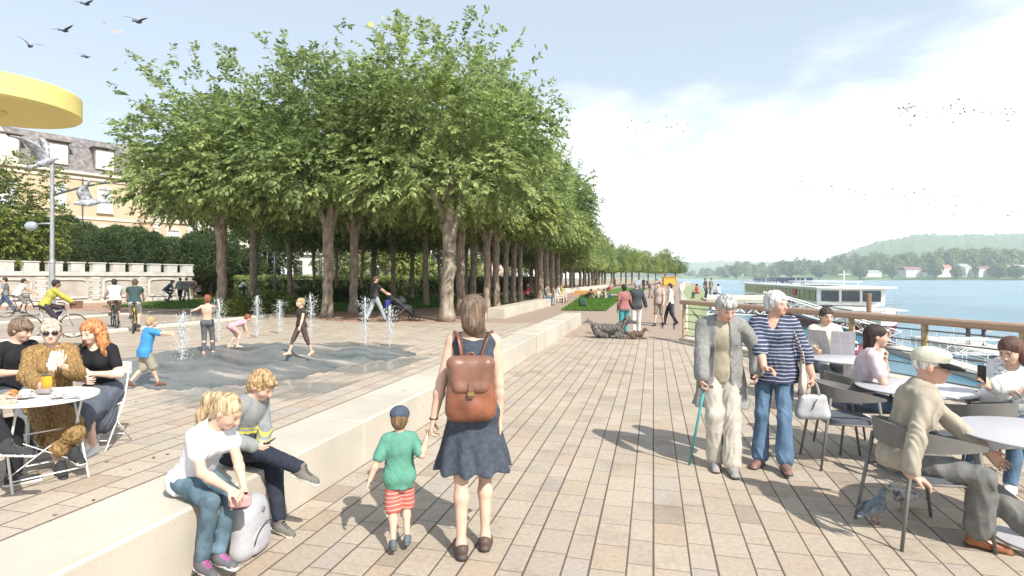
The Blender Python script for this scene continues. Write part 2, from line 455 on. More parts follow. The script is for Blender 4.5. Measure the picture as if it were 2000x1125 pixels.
        P.append(cap(h_(-.014, .086, -.068), h_(.014, .086, -.068), .0070 * Hs, k=.006 * Hs, tag='head'))
        # limbs
        for sd in 'rl':
            sh, e, w = s.sh[sd], s.el[sd], s.ha[sd]
            P.append(cap(sh, e, .047 * S * g, .036 * S * g, tag='uarm_' + sd, k=.03 * S))
            m = e + (w - e) * .3
            P.append(cap(e, m, .036 * S * g, .038 * S * g, tag='farm_' + sd, k=.02 * S)); P.append(cap(m, w, .038 * S * g, .0245 * S * g, tag='farm_' + sd, k=.02 * S))
            hp, kn, an = s.hp[sd], s.kn[sd], s.an[sd]
            lg = 1 + (g - 1) * .25 if g > 1 else g; lg *= .93 if fem else 1
            P.append(cap(hp, kn, .082 * S * lg, .052 * S * lg, tag='thigh_' + sd, k=.04 * S))
            cm = kn + (an - kn) * .32; back = nv(np.cross(np.cross(kn - hp, an - kn), an - kn)); 
            if not np.isfinite(back).all() or np.linalg.norm(np.cross(kn - hp, an - kn)) < 1e-4: back = V3(0, -1, 0)
            bb = -s.toe[sd]
            P.append(cap(kn, cm + bb * .014 * S, .048 * S * lg, .052 * S * lg, tag='shank_' + sd, k=.03 * S)); P.append(cap(cm + bb * .014 * S, an, .050 * S * lg, .031 * S * lg, tag='shank_' + sd, k=.03 * S))
            t = s.toe[sd]; dn = V3(0, 0, -1) if abs(t[2]) < .3 else nv(np.cross(np.cross(t, V3(0, 0, -1)), t))
            shd = nv(an - kn)
            dn = nv(V3(0, 0, -1) - t * (V3(0, 0, -1) @ t)) if abs(t[2]) < .8 else nv(shd - t * (shd @ t))
            s.dn = getattr(s, 'dn', {}); s.dn[sd] = dn
            P.append(cap(an, an + dn * .045 * S - t * .035 * S, .036 * S, .030 * S, tag='foot_' + sd, k=.02 * S))
            P.append(cap(an + dn * .035 * S + t * .02 * S, an + dn * .055 * S + t * .125 * S, .036 * S, .024 * S, tag='foot_' + sd, k=.03 * S, fl=None))
            if q <= .009:
                px_ = nv(np.cross(t, dn))
                for i in range(5):
                    o = (i - 2) * .0135 * S; o = o if sd == 'l' else -o
                    b0 = an + dn * .058 * S + t * .115 * S + px_ * o
                    P.append(cap(b0, b0 + t * (.05 - .006 * i) * S, .010 * S, .0085 * S, tag='foot_' + sd, k=.004))
            # hand
            d = nv(w - e)
            dd = dr if sd == 'r' else dl
            if dd is not None: d = nv(dd)
            nn = nr if sd == 'r' else nl
            inn = V3(-1 if sd == 'r' else 1, 0, 0) if nn is None else np.array(nn, float)
            n_ = nv(inn - d * (inn @ d)); x_ = nv(np.cross(d, n_))
            # thumb side: forward/up
            th_ = x_ if (x_ @ V3(0, 1, .3)) > 0 else -x_
            curl = cr if sd == 'r' else cl
            s.palm = getattr(s, 'palm', {}); s.palm[sd] = w + d * .07 * S + n_ * .02 * S
            hS = S * (1.0 if q <= .009 else 1.15)
            for o in (-.024, -.008, .008, .024):
                P.append(cap(w + x_ * o * .45 * S, w + d * .078 * S + x_ * o * 1.15 * S, .0145 * S, .0125 * S, tag='hand_' + sd, k=.012 * S))
            for i, o in enumerate((-.030, -.010, .010, .030)):
                oo = th_ * (-o) if True else o
                ln = (.072, .080, .076, .060)[3 - i] if False else (.060, .076, .080, .072)[i] 
                base = w + d * .080 * S + th_ * o * S
                a1 = curl * .9; d1 = nv(d * math.cos(a1) + n_ * math.sin(a1) + th_ * o * 3.0)
                p1 = base + d1 * ln * .5 * S
                a2 = curl * 2.4; d2 = nv(d * math.cos(a2) + n_ * math.sin(a2) + th_ * o * 2.0)
                p2 = p1 + d2 * ln * .5 * S
                P.append(cap(base, p1, .0095 * hS, .0088 * hS, tag='hand_' + sd, k=.003)); P.append(cap(p1, p2, .0088 * hS, .0072 * hS, tag='hand_' + sd, k=.003))
            b0 = w + d * .025 * S + th_ * .022 * S; p1 = b0 + nv(d * .7 + th_ * .75 + n_ * (.2 + curl * .4)) * .040 * S; p2 = p1 + nv(d * .85 + th_ * .2 + n_ * (.25 + curl)) * .034 * S
            P.append(cap(b0, p1, .014 * S, .0105 * S, tag='hand_' + sd, k=.01 * S)); P.append(cap(p1, p2, .0105 * S, .0085 * S, tag='hand_' + sd, k=.004))
        s.P = P
        sm = skin(tone); s.skinmat = sm
        mats = [sm]; matf = None
        if face and q < .02:
            lm = mat('lips_%d%d' % (lips[0] * 100, lips[1] * 100), lips, rough=.45, amt=.05); bm = mat('brow_%d_%d' % (brow[0] * 255, brow[1] * 255), brow, rough=.8, amt=.2)
            mats += [lm, bm]
            lc, b1, b2 = h_(0, .092, -.0635), h_(.031, .084, .027), h_(-.031, .084, .027)
            def matf(Cn):
                o = np.zeros(len(Cn), int)
                Lc = (Cn - hc) @ R / Hs
                o[((Lc[:, 0] / .021) ** 2 + ((Lc[:, 2] + .0635) / .009) ** 2 < 1) & (Lc[:, 1] > .07)] = 1
                o[(np.abs(np.abs(Lc[:, 0]) - .031) < .018) & (np.abs(Lc[:, 2] - .0245 + np.abs(np.abs(Lc[:, 0]) - .028) * .2) < .0048) & (Lc[:, 1] > .05)] = 2
                return o
        s.body = obj('body', sdf_mesh('body', P, mats, h=q, k=.02 * S, matf=matf), mats, s.root)
        if face and q < .02:
            for sg in (1, -1):
                mb = MB(); RR = Matrix(R.tolist())
                mb.ell(h_(sg * .031, .0745, -.001), (.0135 * Hs, .0125 * Hs, .0085 * Hs), 12, 8, RR); mb.cur = 1
                mb.ell(h_(sg * .031, .0825, -.003), (.0068 * Hs, .0062 * Hs, .0068 * Hs), 10, 6, RR); mb.cur = 2
                mb.tube([h_(sg * .018, .081, .004), h_(sg * .03, .088, .0085), h_(sg * .045, .078, .004)], .0022 * Hs, 5)
                obj('eye', mb, [mat('eye_white', (.62, .58, .55), rough=.25, amt=.03), mat('iris', (.05, .035, .025), rough=.15, amt=.2), mat('lash', (.03, .02, .015), rough=.7)], s.root, smooth=True)
    # ---- clothing
    def sel(s, tags, g, gm=None):
        out = []
        for p in s.P:
            if p.tag in tags:
                gg = g if gm is None or p.tag not in gm else gm[p.tag]
                if p.op == '+': out.append(p.grow(gg, k=max(p.k or .02, .02)))
        return out
    def wear(s, name, prims, m, k=.03, disp='f', h=None, label=None, amp=.0035, f=40, matf=None, parent=None):
        d = fold(amp * s.S, f / s.S, seed=len(name) + int(s.H * 97)) if disp == 'f' else disp
        if s.q >= .02: d = None
        o = obj(name, sdf_mesh(name, prims, m, h=h or s.q, k=k * s.S, disp=d, matf=matf), m, parent or s.root)
        if label: o['label'] = label
        return o
    def sleeve(s, amount, g, wid=1.25):
        """amount 0..2 : 1 elbow, 2 wrist"""
        out = []; S = s.S
        for sd in 'rl':
            sh, e, w = s.sh[sd], s.el[sd], s.ha[sd]
            am = amount if not isinstance(amount, dict) else amount[sd]
            if am <= 0: continue
            t = min(am, 1); p = sh + (e - sh) * t
            out.append(cap(sh, p, .049 * S + g, (.047 - .011 * t) * S * wid + g * .7, k=.025 * S))
            if am > 1: out.append(cap(e, e + (w - e) * (am - 1) * .97, .040 * S * wid + g, .034 * S * wid + g, k=.03 * S))
        return out
    def top(s, m, sleeve=.5, hem=.05, g=.012, wid=1.25, name='shirt', neckcut=.0, loose=0, open_=0, extra=(), amp=.0035, vneck=0, label=None, hemr=None, matf=None):
        S = s.S; g = g * S
        P = s.sel(('torso',), g) + s.sleeve(sleeve, g, wid)
        if loose: P.append(cap(s.pel + s.up * .42 * S, s.pel - s.up * hem * S, .12 * S + g, (hemr or .15) * S + loose * S, fl=(s.fwd, .75), k=.05 * S))
        elif hem > .02: P.append(cap(s.pel + s.up * .1 * S, s.pel - s.up * (hem) * S, .13 * S + g, (hemr or .145) * S + g, fl=(s.fwd, .8), k=.05 * S))
        P += list(extra)
        if neckcut is not None:
            nb = s.nk + s.up * (.02 - neckcut) * S
            P.append(Pr('e', nb + s.up * .045 * S + s.fwd * .02 * S, None, np.array([.068, .075, .06]) * S + neckcut * S * .5, None, np.stack([s.sx, s.fwd, s.up], 1), None, .01 * S, '-', ''))
        if vneck: P.append(cap(s.nk + s.fwd * .09 * S, s.nk + s.fwd * .15 * S - s.up * vneck * S, .055 * S, .012 * S, op='-', k=.008 * S))
        if open_:
            P.append(cap(s.nk + s.fwd * .13 * S, s.pel + s.fwd * .17 * S - s.up * .5 * S, .05 * S * open_, .07 * S * open_, op='-', k=.008 * S, fl=(s.fwd, 2.2)))
        P.append(cut(s.pel - s.up * hem * S, -s.up))
        return s.wear(name, P, m, amp=amp, label=label, matf=matf)
    def pants(s, m, to=2.0, g=.012, flare=0, name='trousers', waist=.09, amp=.003, label=None, wid=0, matf=None, cuff=.0):
        S = s.S; g *= S
        P = [p.grow(g) for p in s.P if p.tag == 'torso'][:3] + [p.grow(g) for p in s.P if p.tag == 'torso' and p.t == 'e'][-2:]
        P.append(cut(s.pel + s.up * waist * S, s.up))
        for sd in 'rl':
            hp, kn, an = s.hp[sd], s.kn[sd], s.an[sd]
            t = min(to, 1); P.append(cap(hp, hp + (kn - hp) * t, .086 * S + g, (.086 - .03 * t) * S + g + wid * t * S, k=.03 * S))
            if to > 1:
                e = kn + (an - kn) * (to - 1) * .96 + V3(0, 0, 0)
                P.append(cap(kn, e, .056 * S + g + wid * S, .044 * S + g + flare * S, k=.03 * S))
        return s.wear(name, P, m, amp=amp, label=label, matf=matf)
    def skirt(s, m, hem, r, name='skirt', rt=.125, flat=.8, cy=0, waist=.12, amp=.006, label=None, g=.015, f=30):
        """cone from the waist to height hem (world z, local), hollow below"""
        S = s.S; a = s.pel + s.up * .1 * S; b = V3(s.pel[0], s.pel[1] + cy, hem)
        P = [p.grow(g * S) for p in s.P if p.tag == 'torso'][:2]
        P.append(cap(a, b, rt * S + g * S, r * S, fl=(V3(0, 1, 0), flat), k=.03 * S))
        P.append(cap(a - V3(0, 0, .25 * S), b - V3(0, 0, .05), .08 * S, (r - .02) * S, fl=(V3(0, 1, 0), flat), op='-', k=.005))
        P.append(cut(b, V3(0, 0, -1))); P.append(cut(s.pel + s.up * waist * S, s.up))
        return s.wear(name, P, m, amp=amp, label=label, f=f)
    def shoe(s, m, sole=None, lace=None, low=False, label=None):
        S = s.S
        for sd in 'rl':
            an, t, dn = s.an[sd], s.toe[sd], s.dn[sd]; x = nv(np.cross(t, dn))
            P = [cap(an + dn * .03 * S - t * .03 * S, an + dn * .045 * S + t * .03 * S, .040 * S, .040 * S, k=.02 * S),
                 cap(an + dn * .045 * S + t * .02 * S, an + dn * .055 * S + t * .145 * S, .042 * S, .031 * S, k=.03 * S, fl=(x, 1.12))]
            if not low: P.append(cap(an - dn * .01 * S, an + dn * .03 * S, .040 * S, .042 * S, k=.02 * S))
            P.append(cap(an + dn * .078 * S - t * .045 * S, an + dn * .078 * S + t * .155 * S, .034 * S, .034 * S, fl=(x, 1.15), k=.01 * S))
            P.append(cut(an + dn * .083 * S, dn))
            mats = [m] + ([sole] if sole else []) + ([lace] if lace else [])
            def mf(Cn, an=an, dn=dn, t=t, x=x):
                o = np.zeros(len(Cn), int); q = (Cn - an) @ dn / S; y = (Cn - an) @ t / S; xx = (Cn - an) @ x / S
                if sole: o[q > .063] = 1
                if lace: o[(q < .045) & (y > .02) & (y < .11) & (np.abs(xx) < .022) & (np.sin(y * 330) > -.1)] = 2
                return o
            ob = obj('shoe', sdf_mesh('shoe', P, mats, h=min(s.q, .009), k=.01, matf=mf), mats, s.root)
            if label: ob['label'] = label
    def hair(s, col, extra=(), vol=1.0, front=0., name='hair', amp=.003, f=120, seed=1, crown=True, ax=(1, 1, .3), back=0, col2=None):
        Hs = s.Hs; h_ = s.h_; R = s.R
        P = []
        if crown:
            P += [eli(h_(0, -.024, .032), np.array([.084, .102, .090]) * Hs * vol, R)]
            if back: P.append(eli(h_(0, -.06, -.03), np.array([.070, .058, .07]) * Hs * vol, R, k=.03))
        fc = eli(h_(0, .095 + front, -.045), np.array([.066, .075, .088]) * Hs, R, op='-', k=.012 * Hs)
        P += [p for p in extra if p.op == '+' and p.tag != 'over']
        P += [fc] + [p for p in extra if p.op != '+'] + [p for p in extra if p.tag == 'over']
        m = mat('hair_%d_%d_%d' % tuple(int(c * 255) for c in col), col, rough=.55, amt=.6, scale=60, stretch=(1, 1, .12), bump=1, bscale=150, col2=col2)
        o = obj(name, sdf_mesh(name, P, m, h=min(s.q, .009), k=.015 * Hs, disp=strands(amp * Hs, f / Hs, seed, ax) if s.q < .02 else None), m, s.root)
        return o
# ------------------------------------------------------------------ setting
def paving(name, ca, cb, cj, pair=.385, split=.58, L=.335, jw=.012, jt=.006, dark=.55, warm=(.42, .27, .16)):
    m, nt, b = newmat(name); N = nt.nodes; Lk = nt.links
    tc = N.new('ShaderNodeTexCoord'); s = N.new('ShaderNodeSeparateXYZ'); Lk.new(tc.outputs['Object'], s.inputs[0])
    def M(op, a, b_=None, c=None, cl=False):
        n = N.new('ShaderNodeMath'); n.operation = op; n.use_clamp = cl
        for i, v in enumerate((a, b_, c)):
            if v is None: continue
            if isinstance(v, (int, float)): n.inputs[i].default_value = v
            else: Lk.new(v, n.inputs[i])
        return n.outputs[0]
    u = M('DIVIDE', s.outputs['X'], pair); cell = M('FLOOR', u); f = M('FRACT', u)
    hi = M('GREATER_THAN', f, split); row = M('MULTIPLY_ADD', cell, 2, hi)
    # distance to the long joints
    d0 = M('MULTIPLY', M('MINIMUM', f, M('SUBTRACT', 1.0, f)), pair)
    d1 = M('MULTIPLY', M('ABSOLUTE', M('SUBTRACT', f, split)), pair)
    w1 = N.new('ShaderNodeTexWhiteNoise'); w1.noise_dimensions = '1D'; Lk.new(row, w1.inputs['W'])
    v = M('ADD', M('DIVIDE', s.outputs['Y'], L), M('MULTIPLY', w1.outputs['Value'], 7.3))
    bi = M('FLOOR', v); g = M('FRACT', v); d2 = M('MULTIPLY', M('MINIMUM', g, M('SUBTRACT', 1.0, g)), L)
    cmb = N.new('ShaderNodeCombineXYZ'); Lk.new(row, cmb.inputs[0]); Lk.new(bi, cmb.inputs[1])
    w2 = N.new('ShaderNodeTexWhiteNoise'); w2.noise_dimensions = '2D'; Lk.new(cmb.outputs[0], w2.inputs['Vector'])
    cr = N.new('ShaderNodeValToRGB'); e = cr.color_ramp.elements
    e[0].position = 0; e[0].color = (*[c * dark for c in cb], 1); e[1].position = 1; e[1].color = (*ca, 1)
    for p, c in ((.10, warm), (.16, cb), (.45, ca), (.72, tuple(x * .93 for x in cb)), (.86, (cb[0] * .9, cb[1] * .96, cb[2] * 1.12))):
        q = e.new(p); q.color = (*c, 1)
    Lk.new(w2.outputs['Value'], cr.inputs[0])
    base = N.new('ShaderNodeMixRGB'); base.inputs[0].default_value = .48; base.inputs[1].default_value = (*[(x + y) / 2 for x, y in zip(ca, cb)], 1); Lk.new(cr.outputs[0], base.inputs[2])
    nz = N.new('ShaderNodeTexNoise'); nz.inputs['Scale'].default_value = 30; nz.inputs['Detail'].default_value = 5; Lk.new(tc.outputs['Object'], nz.inputs['Vector'])
    n2 = N.new('ShaderNodeTexNoise'); n2.inputs['Scale'].default_value = .5; n2.inputs['Detail'].default_value = 4; Lk.new(tc.outputs['Object'], n2.inputs['Vector'])
    mo = M('ADD', M('MULTIPLY_ADD', nz.outputs['Fac'], .55, .72), M('MULTIPLY_ADD', n2.outputs['Fac'], .35, -.17))
    n3 = N.new('ShaderNodeTexNoise'); n3.inputs['Scale'].default_value = 1.7; n3.inputs['Detail'].default_value = 10; n3.inputs['Roughness'].default_value = .7; Lk.new(tc.outputs['Object'], n3.inputs['Vector'])
    mo = M('SUBTRACT', mo, M('MULTIPLY', M('SUBTRACT', n3.outputs['Fac'], .52, cl=True), 1.3))
    mul = N.new('ShaderNodeMixRGB'); mul.blend_type = 'MULTIPLY'; mul.inputs[0].default_value = 1; Lk.new(base.outputs[0], mul.inputs[1]); Lk.new(mo, mul.inputs[2])
    j1 = M('SUBTRACT', 1.0, M('DIVIDE', d0, jw), cl=True); j1b = M('SUBTRACT', 1.0, M('DIVIDE', d1, jw * .8), cl=True); j2 = M('MULTIPLY', M('SUBTRACT', 1.0, M('DIVIDE', d2, jt), cl=True), .75)
    j = M('MAXIMUM', M('MAXIMUM', j1, j1b), j2); j = M('MULTIPLY', j, 1.6, cl=True)
    mx = N.new('ShaderNodeMixRGB'); Lk.new(j, mx.inputs[0]); Lk.new(mul.outputs[0], mx.inputs[1]); mx.inputs[2].default_value = (*cj, 1)
    Lk.new(mx.outputs[0], b.inputs['Base Color']); setv(b, 'Roughness', .85); setv(b, 'Specular IOR Level', .25)
    hgt = M('ADD', M('MULTIPLY', j, -1), M('MULTIPLY', nz.outputs['Fac'], .35))
    bp = N.new('ShaderNodeBump'); bp.inputs['Strength'].default_value = .5; bp.inputs['Distance'].default_value = .006; Lk.new(hgt, bp.inputs['Height']); Lk.new(bp.outputs[0], b.inputs['Normal'])
    return m
pav = paving('stone_paving', (.455, .385, .305), (.375, .31, .24), (.11, .085, .065), jw=.0095, jt=.005, warm=(.41, .30, .21))
plz = paving('plaza_paving', (.48, .415, .335), (.40, .335, .265), (.11, .07, .045), pair=.62, split=.56, L=.40, jw=.014, warm=(.42, .29, .20))
roadm = paving('road_paving', (.44, .37, .30), (.39, .32, .26), (.13, .10, .08), pair=2.1, split=.55, L=6., jw=.07, jt=.01, dark=.8, warm=(.36, .29, .23))
pathm = mat('tan_path', (.33, .25, .195), rough=.9, amt=.10, scale=3, bump=.2, bscale=60)
landm = mat('land', (.30, .26, .19), rough=.95, amt=.2, scale=.4, bump=.2)
mulch = mat('mulch', (.31, .17, .115), rough=.95, amt=.4, scale=9, bump=.6, bscale=50, col2=(.42, .27, .19))
grassm = mat('grass', (.085, .17, .03), rough=.9, amt=.35, scale=14, bump=.6, bscale=90, spec=.2)
grass2 = mat('grass_far', (.16, .24, .07), rough=.9, amt=.25, scale=.02, bump=.0, spec=.1)
concr = mat('pale_concrete', (.49, .445, .37), rough=.85, amt=.13, scale=1.3, bump=.25, bscale=50, spec=.25, detail=10)
kerbm = mat('kerb_stone', (.62, .58, .5), rough=.8, amt=.08, scale=4)

EDGE = [(13.5, -6.2), (.84, 16.8), (1.1, 20), (1.6, 35), (2.6, 60), (5.2, 100), (7.5, 124), (11, 150), (13, 200), (8, 400), (-60, 1000), (-500, 3000)]
def slab(pts, z): 
    g = MB(); g.sheet(pts, z); return g
struct('ground', slab([(-2500, -60), (60, -60)][:1] + [(-2500, -60), (13.5, -60)] [1:] + EDGE + [(-2500, 4000)], -.016), landm)
deckpoly = [(-2.72, -3), (11.73, -3), (.84, 16.8), (-2.72, 16.8)]
struct('promenade_paving', slab(deckpoly, 0), pav)
struct('plaza_paving', slab([(-17.1, -3), (-3.3, -3), (-3.3, 16.8), (-2.72, 16.8), (-2.72, 21.6), (-7.2, 21.6), (-8, 21), (-12, 20.6), (-17.1, 22.5)], -.003), plz)
struct('path', slab([(-3.3, 16.8), (.84, 16.8), (1.1, 20), (1.6, 35), (2.6, 60), (5.2, 100), (7.5, 124), (11, 150), (13, 200), (2, 230), (-3, 165), (-8, 120), (-8.2, 21.6), (-2.72, 21.6), (-2.72, 16.8)], -.006), pathm)
struct('road', slab([(-60, -3), (-17.5, -3), (-17.5, 60), (-60, 60)], -.004), roadm)
struct('mulch_bed', slab([(-60, 24), (-17.5, 24), (-17.1, 22.5), (-12, 20.6), (-8, 21), (-7.4, 24), (-7.4, 110), (-2, 165), (-60, 165)], -.001), mulch)
g = MB(); g.rbox((-17.3, 10, .03), (.32, 27, .12), .02); struct('kerb', g, kerbm)
g = MB(); g.rbox((-24.9, 12, .02), (.3, 31, .1), .02); struct('kerb', g, kerbm)

# grass areas with real blades on top
def blades(name, poly, n, h=.07, z=0, m=None, seed=0):
    r = np.random.default_rng(seed); P = np.array(poly); lo, hi = P.min(0), P.max(0)
    q = r.uniform(lo, hi, (n * 3, 2)); x, y = q[:, 0], q[:, 1]; ins = np.zeros(len(q), bool); j = len(P) - 1
    for i in range(len(P)):
        c = ((P[i, 1] > y) != (P[j, 1] > y)) & (x < (P[j, 0] - P[i, 0]) * (y - P[i, 1]) / (P[j, 1] - P[i, 1] + 1e-9) + P[i, 0]); ins ^= c; j = i
    q = q[ins][:n]; a = r.uniform(0, 6.28, len(q)); w = .012 + .012 * (q[:, 1] / 30); hh = h * r.uniform(.5, 1.3, len(q))
    b = np.stack([q[:, 0], q[:, 1], np.full(len(q), z)], 1); dx = np.stack([np.cos(a) * w, np.sin(a) * w, 0 * a], 1); t = np.stack([r.normal(0, .02, len(q)), r.normal(0, .02, len(q)), hh], 1)
    V = np.stack([b - dx, b + dx, b + t], 1).reshape(-1, 3)
    me = bpy.data.meshes.new(name); me.from_pydata(V.tolist(), [], np.arange(len(V)).reshape(-1, 3).tolist()); me.materials.append(m or grassm)
    return tag(obj(name, me, m), kind='stuff')
lawn1 = [(-4.9, 30.5), (-2.45, 30.5), (-2.7, 54), (-7.2, 58), (-6.2, 48)]
struct('lawn', slab(lawn1, .03), grassm); blades('grass', lawn1, 16000, z=.03, seed=1)
lawn2 = [(-6.8, 64), (-1.8, 64), (-.6, 100), (-5.5, 104)]
struct('lawn', slab(lawn2, .03), grassm)
lawn3 = [(-33, 27.5), (-24, 26), (-20.6, 23.2), (-19, 24.5), (-14.2, 28), (-10.5, 36), (-10.5, 53), (-40, 53), (-36, 34)]
struct('lawn', slab(lawn3, .02), grassm); blades('grass', lawn3, 26000, h=.1, z=.02, seed=2)

# river, embankment and quay
def watermat():
    m, nt, b = newmat('river_water'); N = nt.nodes; L = nt.links
    tc = N.new('ShaderNodeTexCoord'); mp = N.new('ShaderNodeMapping'); mp.inputs['Scale'].default_value = (1, .55, 1); mp.inputs['Rotation'].default_value = (0, 0, .3)
    L.new(tc.outputs['Object'], mp.inputs[0])
    n1 = N.new('ShaderNodeTexNoise'); n1.inputs['Scale'].default_value = 1.1; n1.inputs['Detail'].default_value = 6; n1.inputs['Roughness'].default_value = .6; L.new(mp.outputs[0], n1.inputs['Vector'])
    n2 = N.new('ShaderNodeTexNoise'); n2.inputs['Scale'].default_value = .02; n2.inputs['Detail'].default_value = 5; L.new(mp.outputs[0], n2.inputs['Vector'])
    cr = N.new('ShaderNodeValToRGB'); cr.color_ramp.elements[0].color = (.045, .15, .22, 1); cr.color_ramp.elements[1].color = (.10, .24, .32, 1)
    cr.color_ramp.elements[0].position = .35; cr.color_ramp.elements[1].position = .65
    L.new(n2.outputs['Fac'], cr.inputs[0]); L.new(cr.outputs[0], b.inputs['Base Color'])
    bp = N.new('ShaderNodeBump'); bp.inputs['Strength'].default_value = 1; bp.inputs['Distance'].default_value = .22; L.new(n1.outputs['Fac'], bp.inputs['Height']); L.new(bp.outputs[0], b.inputs['Normal'])
    setv(b, 'Roughness', .25); setv(b, 'Specular IOR Level', .2)
    return m
WZ = -4.5
struct('river', slab([(-200, -200), (6000, -200), (6000, 6000), (-200, 6000)], WZ), watermat())
g = MB(); pr = None
slope = mat('bank_grass', (.16, .21, .09), rough=.95, amt=.3, scale=3, bump=.5, bscale=20, col2=(.25, .27, .15))
for i, (x, y) in enumerate(EDGE[1:]):
    w = 3.6 if i else 2.6
    g.v += [(x, y, -.012), (x + w * .55, y - (.0 if i else .5), -2.2), (x + w, y - (0 if i else 1), -4.6)]
for i in range(len(EDGE) - 2):
    o = i * 3
    for k in range(2): g.f.append((o + k, o + k + 1, o + 4 + k, o + 3 + k)); g.mi.append(0)
struct('embankment', g, slope)
g = MB(); d = Vector((12.66, -23, 0)).normalized(); n_ = Vector((-d.y, d.x, 0)) * -1
p0 = Vector((.84, 16.8, 0)); p1 = Vector((13.5, -6.2, 0)); mid = (p0 + p1) / 2
R_ = Matrix.Rotation(math.atan2(d.y, d.x), 3, 'Z'); nn = R_ @ Vector((0, 1, 0))
g.box(mid + nn * .15 + Vector((0, 0, -2.35)), ((p1 - p0).length, .3, 4.66), R_)
g.box(mid + nn * .10 + Vector((0, 0, .03)), ((p1 - p0).length + .1, .44, .10), R_)
tag(obj('quay_wall', g, concr), 'pale concrete river wall dropping to the water under the wooden topped railing', 'wall')

# far bank
def fbm(x, y, s, seed=0):
    r = np.random.default_rng(seed); o = 0; a = 1
    for i in range(6):
        for j in range(3):
            th = r.uniform(0, 6.28); ph = r.uniform(0, 6.28); o = o + a * np.sin((x * math.cos(th) + y * math.sin(th)) / s + ph)
        s *= .52; a *= .55
    return o / 4
def hill(name, pxs, D0, D1, top, m, n=(220, 26), seed=0, label=None, rough=0):
    """ridge: pxs = range of pixel columns, top(px) = crest pixel row at depth D1"""
    vs = []; fs = []; r = np.random.default_rng(seed)
    for j in range(n[1]):
        t = j / (n[1] - 1); D = D0 + (D1 - D0) * t
        for i in range(n[0]):
            px = pxs[0] + (pxs[1] - pxs[0]) * i / (n[0] - 1)
            zt = CAMZ + (HZ - top(px)) * D1 / FPX - WZ
            p = ray(px, D); z = WZ - .5 + zt * t ** 1.7 + (float(fbm(p.x, p.y, 60, seed)) * 5 + r.normal(0, rough)) * min(1, t * 4)
            vs.append((p.x, p.y, z))
    for j in range(n[1] - 1):
        for i in range(n[0] - 1): a = j * n[0] + i; fs.append((a, a + 1, a + n[0] + 1, a + n[0]))
    g = MB(); g.add(vs, fs)
    return struct(name, g, m, smooth=True)
def lerpf(pts):
    xs = [p[0] for p in pts]; ys = [p[1] for p in pts]
    return lambda x: float(np.interp(x, xs, ys))
hillm = mat('wooded_hill', (.09, .16, .065), rough=1, amt=.35, scale=.02, detail=9, spec=0)
hill('hills', (1560, 2700), 1750, 3600, lerpf([(1560, 530), (1640, 497), (1720, 470), (1790, 459), (1900, 457), (2100, 455), (2700, 470)]), hillm, n=(260, 30), seed=3, rough=5)
hill('hills', (1150, 1650), 3600, 6500, lerpf([(1150, 516), (1300, 514), (1420, 509), (1520, 512), (1650, 520)]), hillm, n=(120, 12), seed=5, rough=6)
g = MB(); far = [ray(1150, 3300), ray(1300, 2600), ray(1420, 2000), ray(1560, 1700), ray(1760, 1500), ray(2000, 1420), ray(2700, 1500)]
for p in far: g.v += [(p.x, p.y, WZ + .05), (*(Vector((p.x, p.y, 0)) * 1.06).xy, WZ + 5), (*(Vector((p.x, p.y, 0)) * 1.9).xy, WZ + 20)]
for i in range(len(far) - 1):
    o = i * 3
    for k in range(2): g.f.append((o + k, o + 3 + k, o + 4 + k, o + 1 + k)); g.mi.append(0)
struct('far_bank', g, grass2)

def farleaf(name, c1, c2, sc):
    m, nt, b = newmat(name); N = nt.nodes; L = nt.links
    tc = N.new('ShaderNodeTexCoord'); nz = N.new('ShaderNodeTexNoise'); nz.inputs['Scale'].default_value = sc; nz.inputs['Detail'].default_value = 3; L.new(tc.outputs['Object'], nz.inputs['Vector'])
    ge = N.new('ShaderNodeNewGeometry'); ad = N.new('ShaderNodeMath'); ad.operation = 'MULTIPLY_ADD'; ad.inputs[1].default_value = .5; L.new(ge.outputs['Random Per Island'], ad.inputs[0])
    sb = N.new('ShaderNodeMath'); sb.operation = 'SUBTRACT'; sb.inputs[1].default_value = .32; oi = N.new('ShaderNodeObjectInfo'); a2 = N.new('ShaderNodeMath'); a2.operation = 'MULTIPLY_ADD'; a2.inputs[1].default_value = .22; L.new(oi.outputs['Random'], a2.inputs[0]); L.new(nz.outputs['Fac'], a2.inputs[2])
    L.new(a2.outputs[0], sb.inputs[0]); L.new(sb.outputs[0], ad.inputs[2])
    cr = N.new('ShaderNodeValToRGB'); cr.color_ramp.elements[0].position = .2; cr.color_ramp.elements[1].position = .8
    cr.color_ramp.elements[0].color = (*c1, 1); cr.color_ramp.elements[1].color = (*c2, 1); L.new(ad.outputs[0], cr.inputs[0]); L.new(cr.outputs[0], b.inputs['Base Color'])
    tr = N.new('ShaderNodeBsdfTranslucent'); L.new(cr.outputs[0], tr.inputs[0]); mx = N.new('ShaderNodeMixShader'); mx.inputs[0].default_value = .48
    L.new(b.outputs[0], mx.inputs[1]); L.new(tr.outputs[0], mx.inputs[2]); L.new(mx.outputs[0], N['Material Output'].inputs[0])
    setv(b, 'Roughness', .55); setv(b, 'Specular IOR Level', .4)
    MC[name] = m; return m
leafm = farleaf('plane_leaves', (.055, .12, .042), (.42, .50, .19), .6)
leafy = farleaf('yellow_green_leaves', (.09, .14, .03), (.33, .37, .09), .9)
leafd = farleaf('dark_leaves', (.03, .06, .025), (.12, .18, .065), 1.2)
leafg = farleaf('bright_leaves', (.11, .18, .04), (.50, .56, .20), 1.0)
leafe = farleaf('evergreen_leaves', (.035, .075, .028), (.16, .22, .085), 1.0)
farm = farleaf('far_foliage', (.05, .10, .025), (.20, .28, .075), .05)

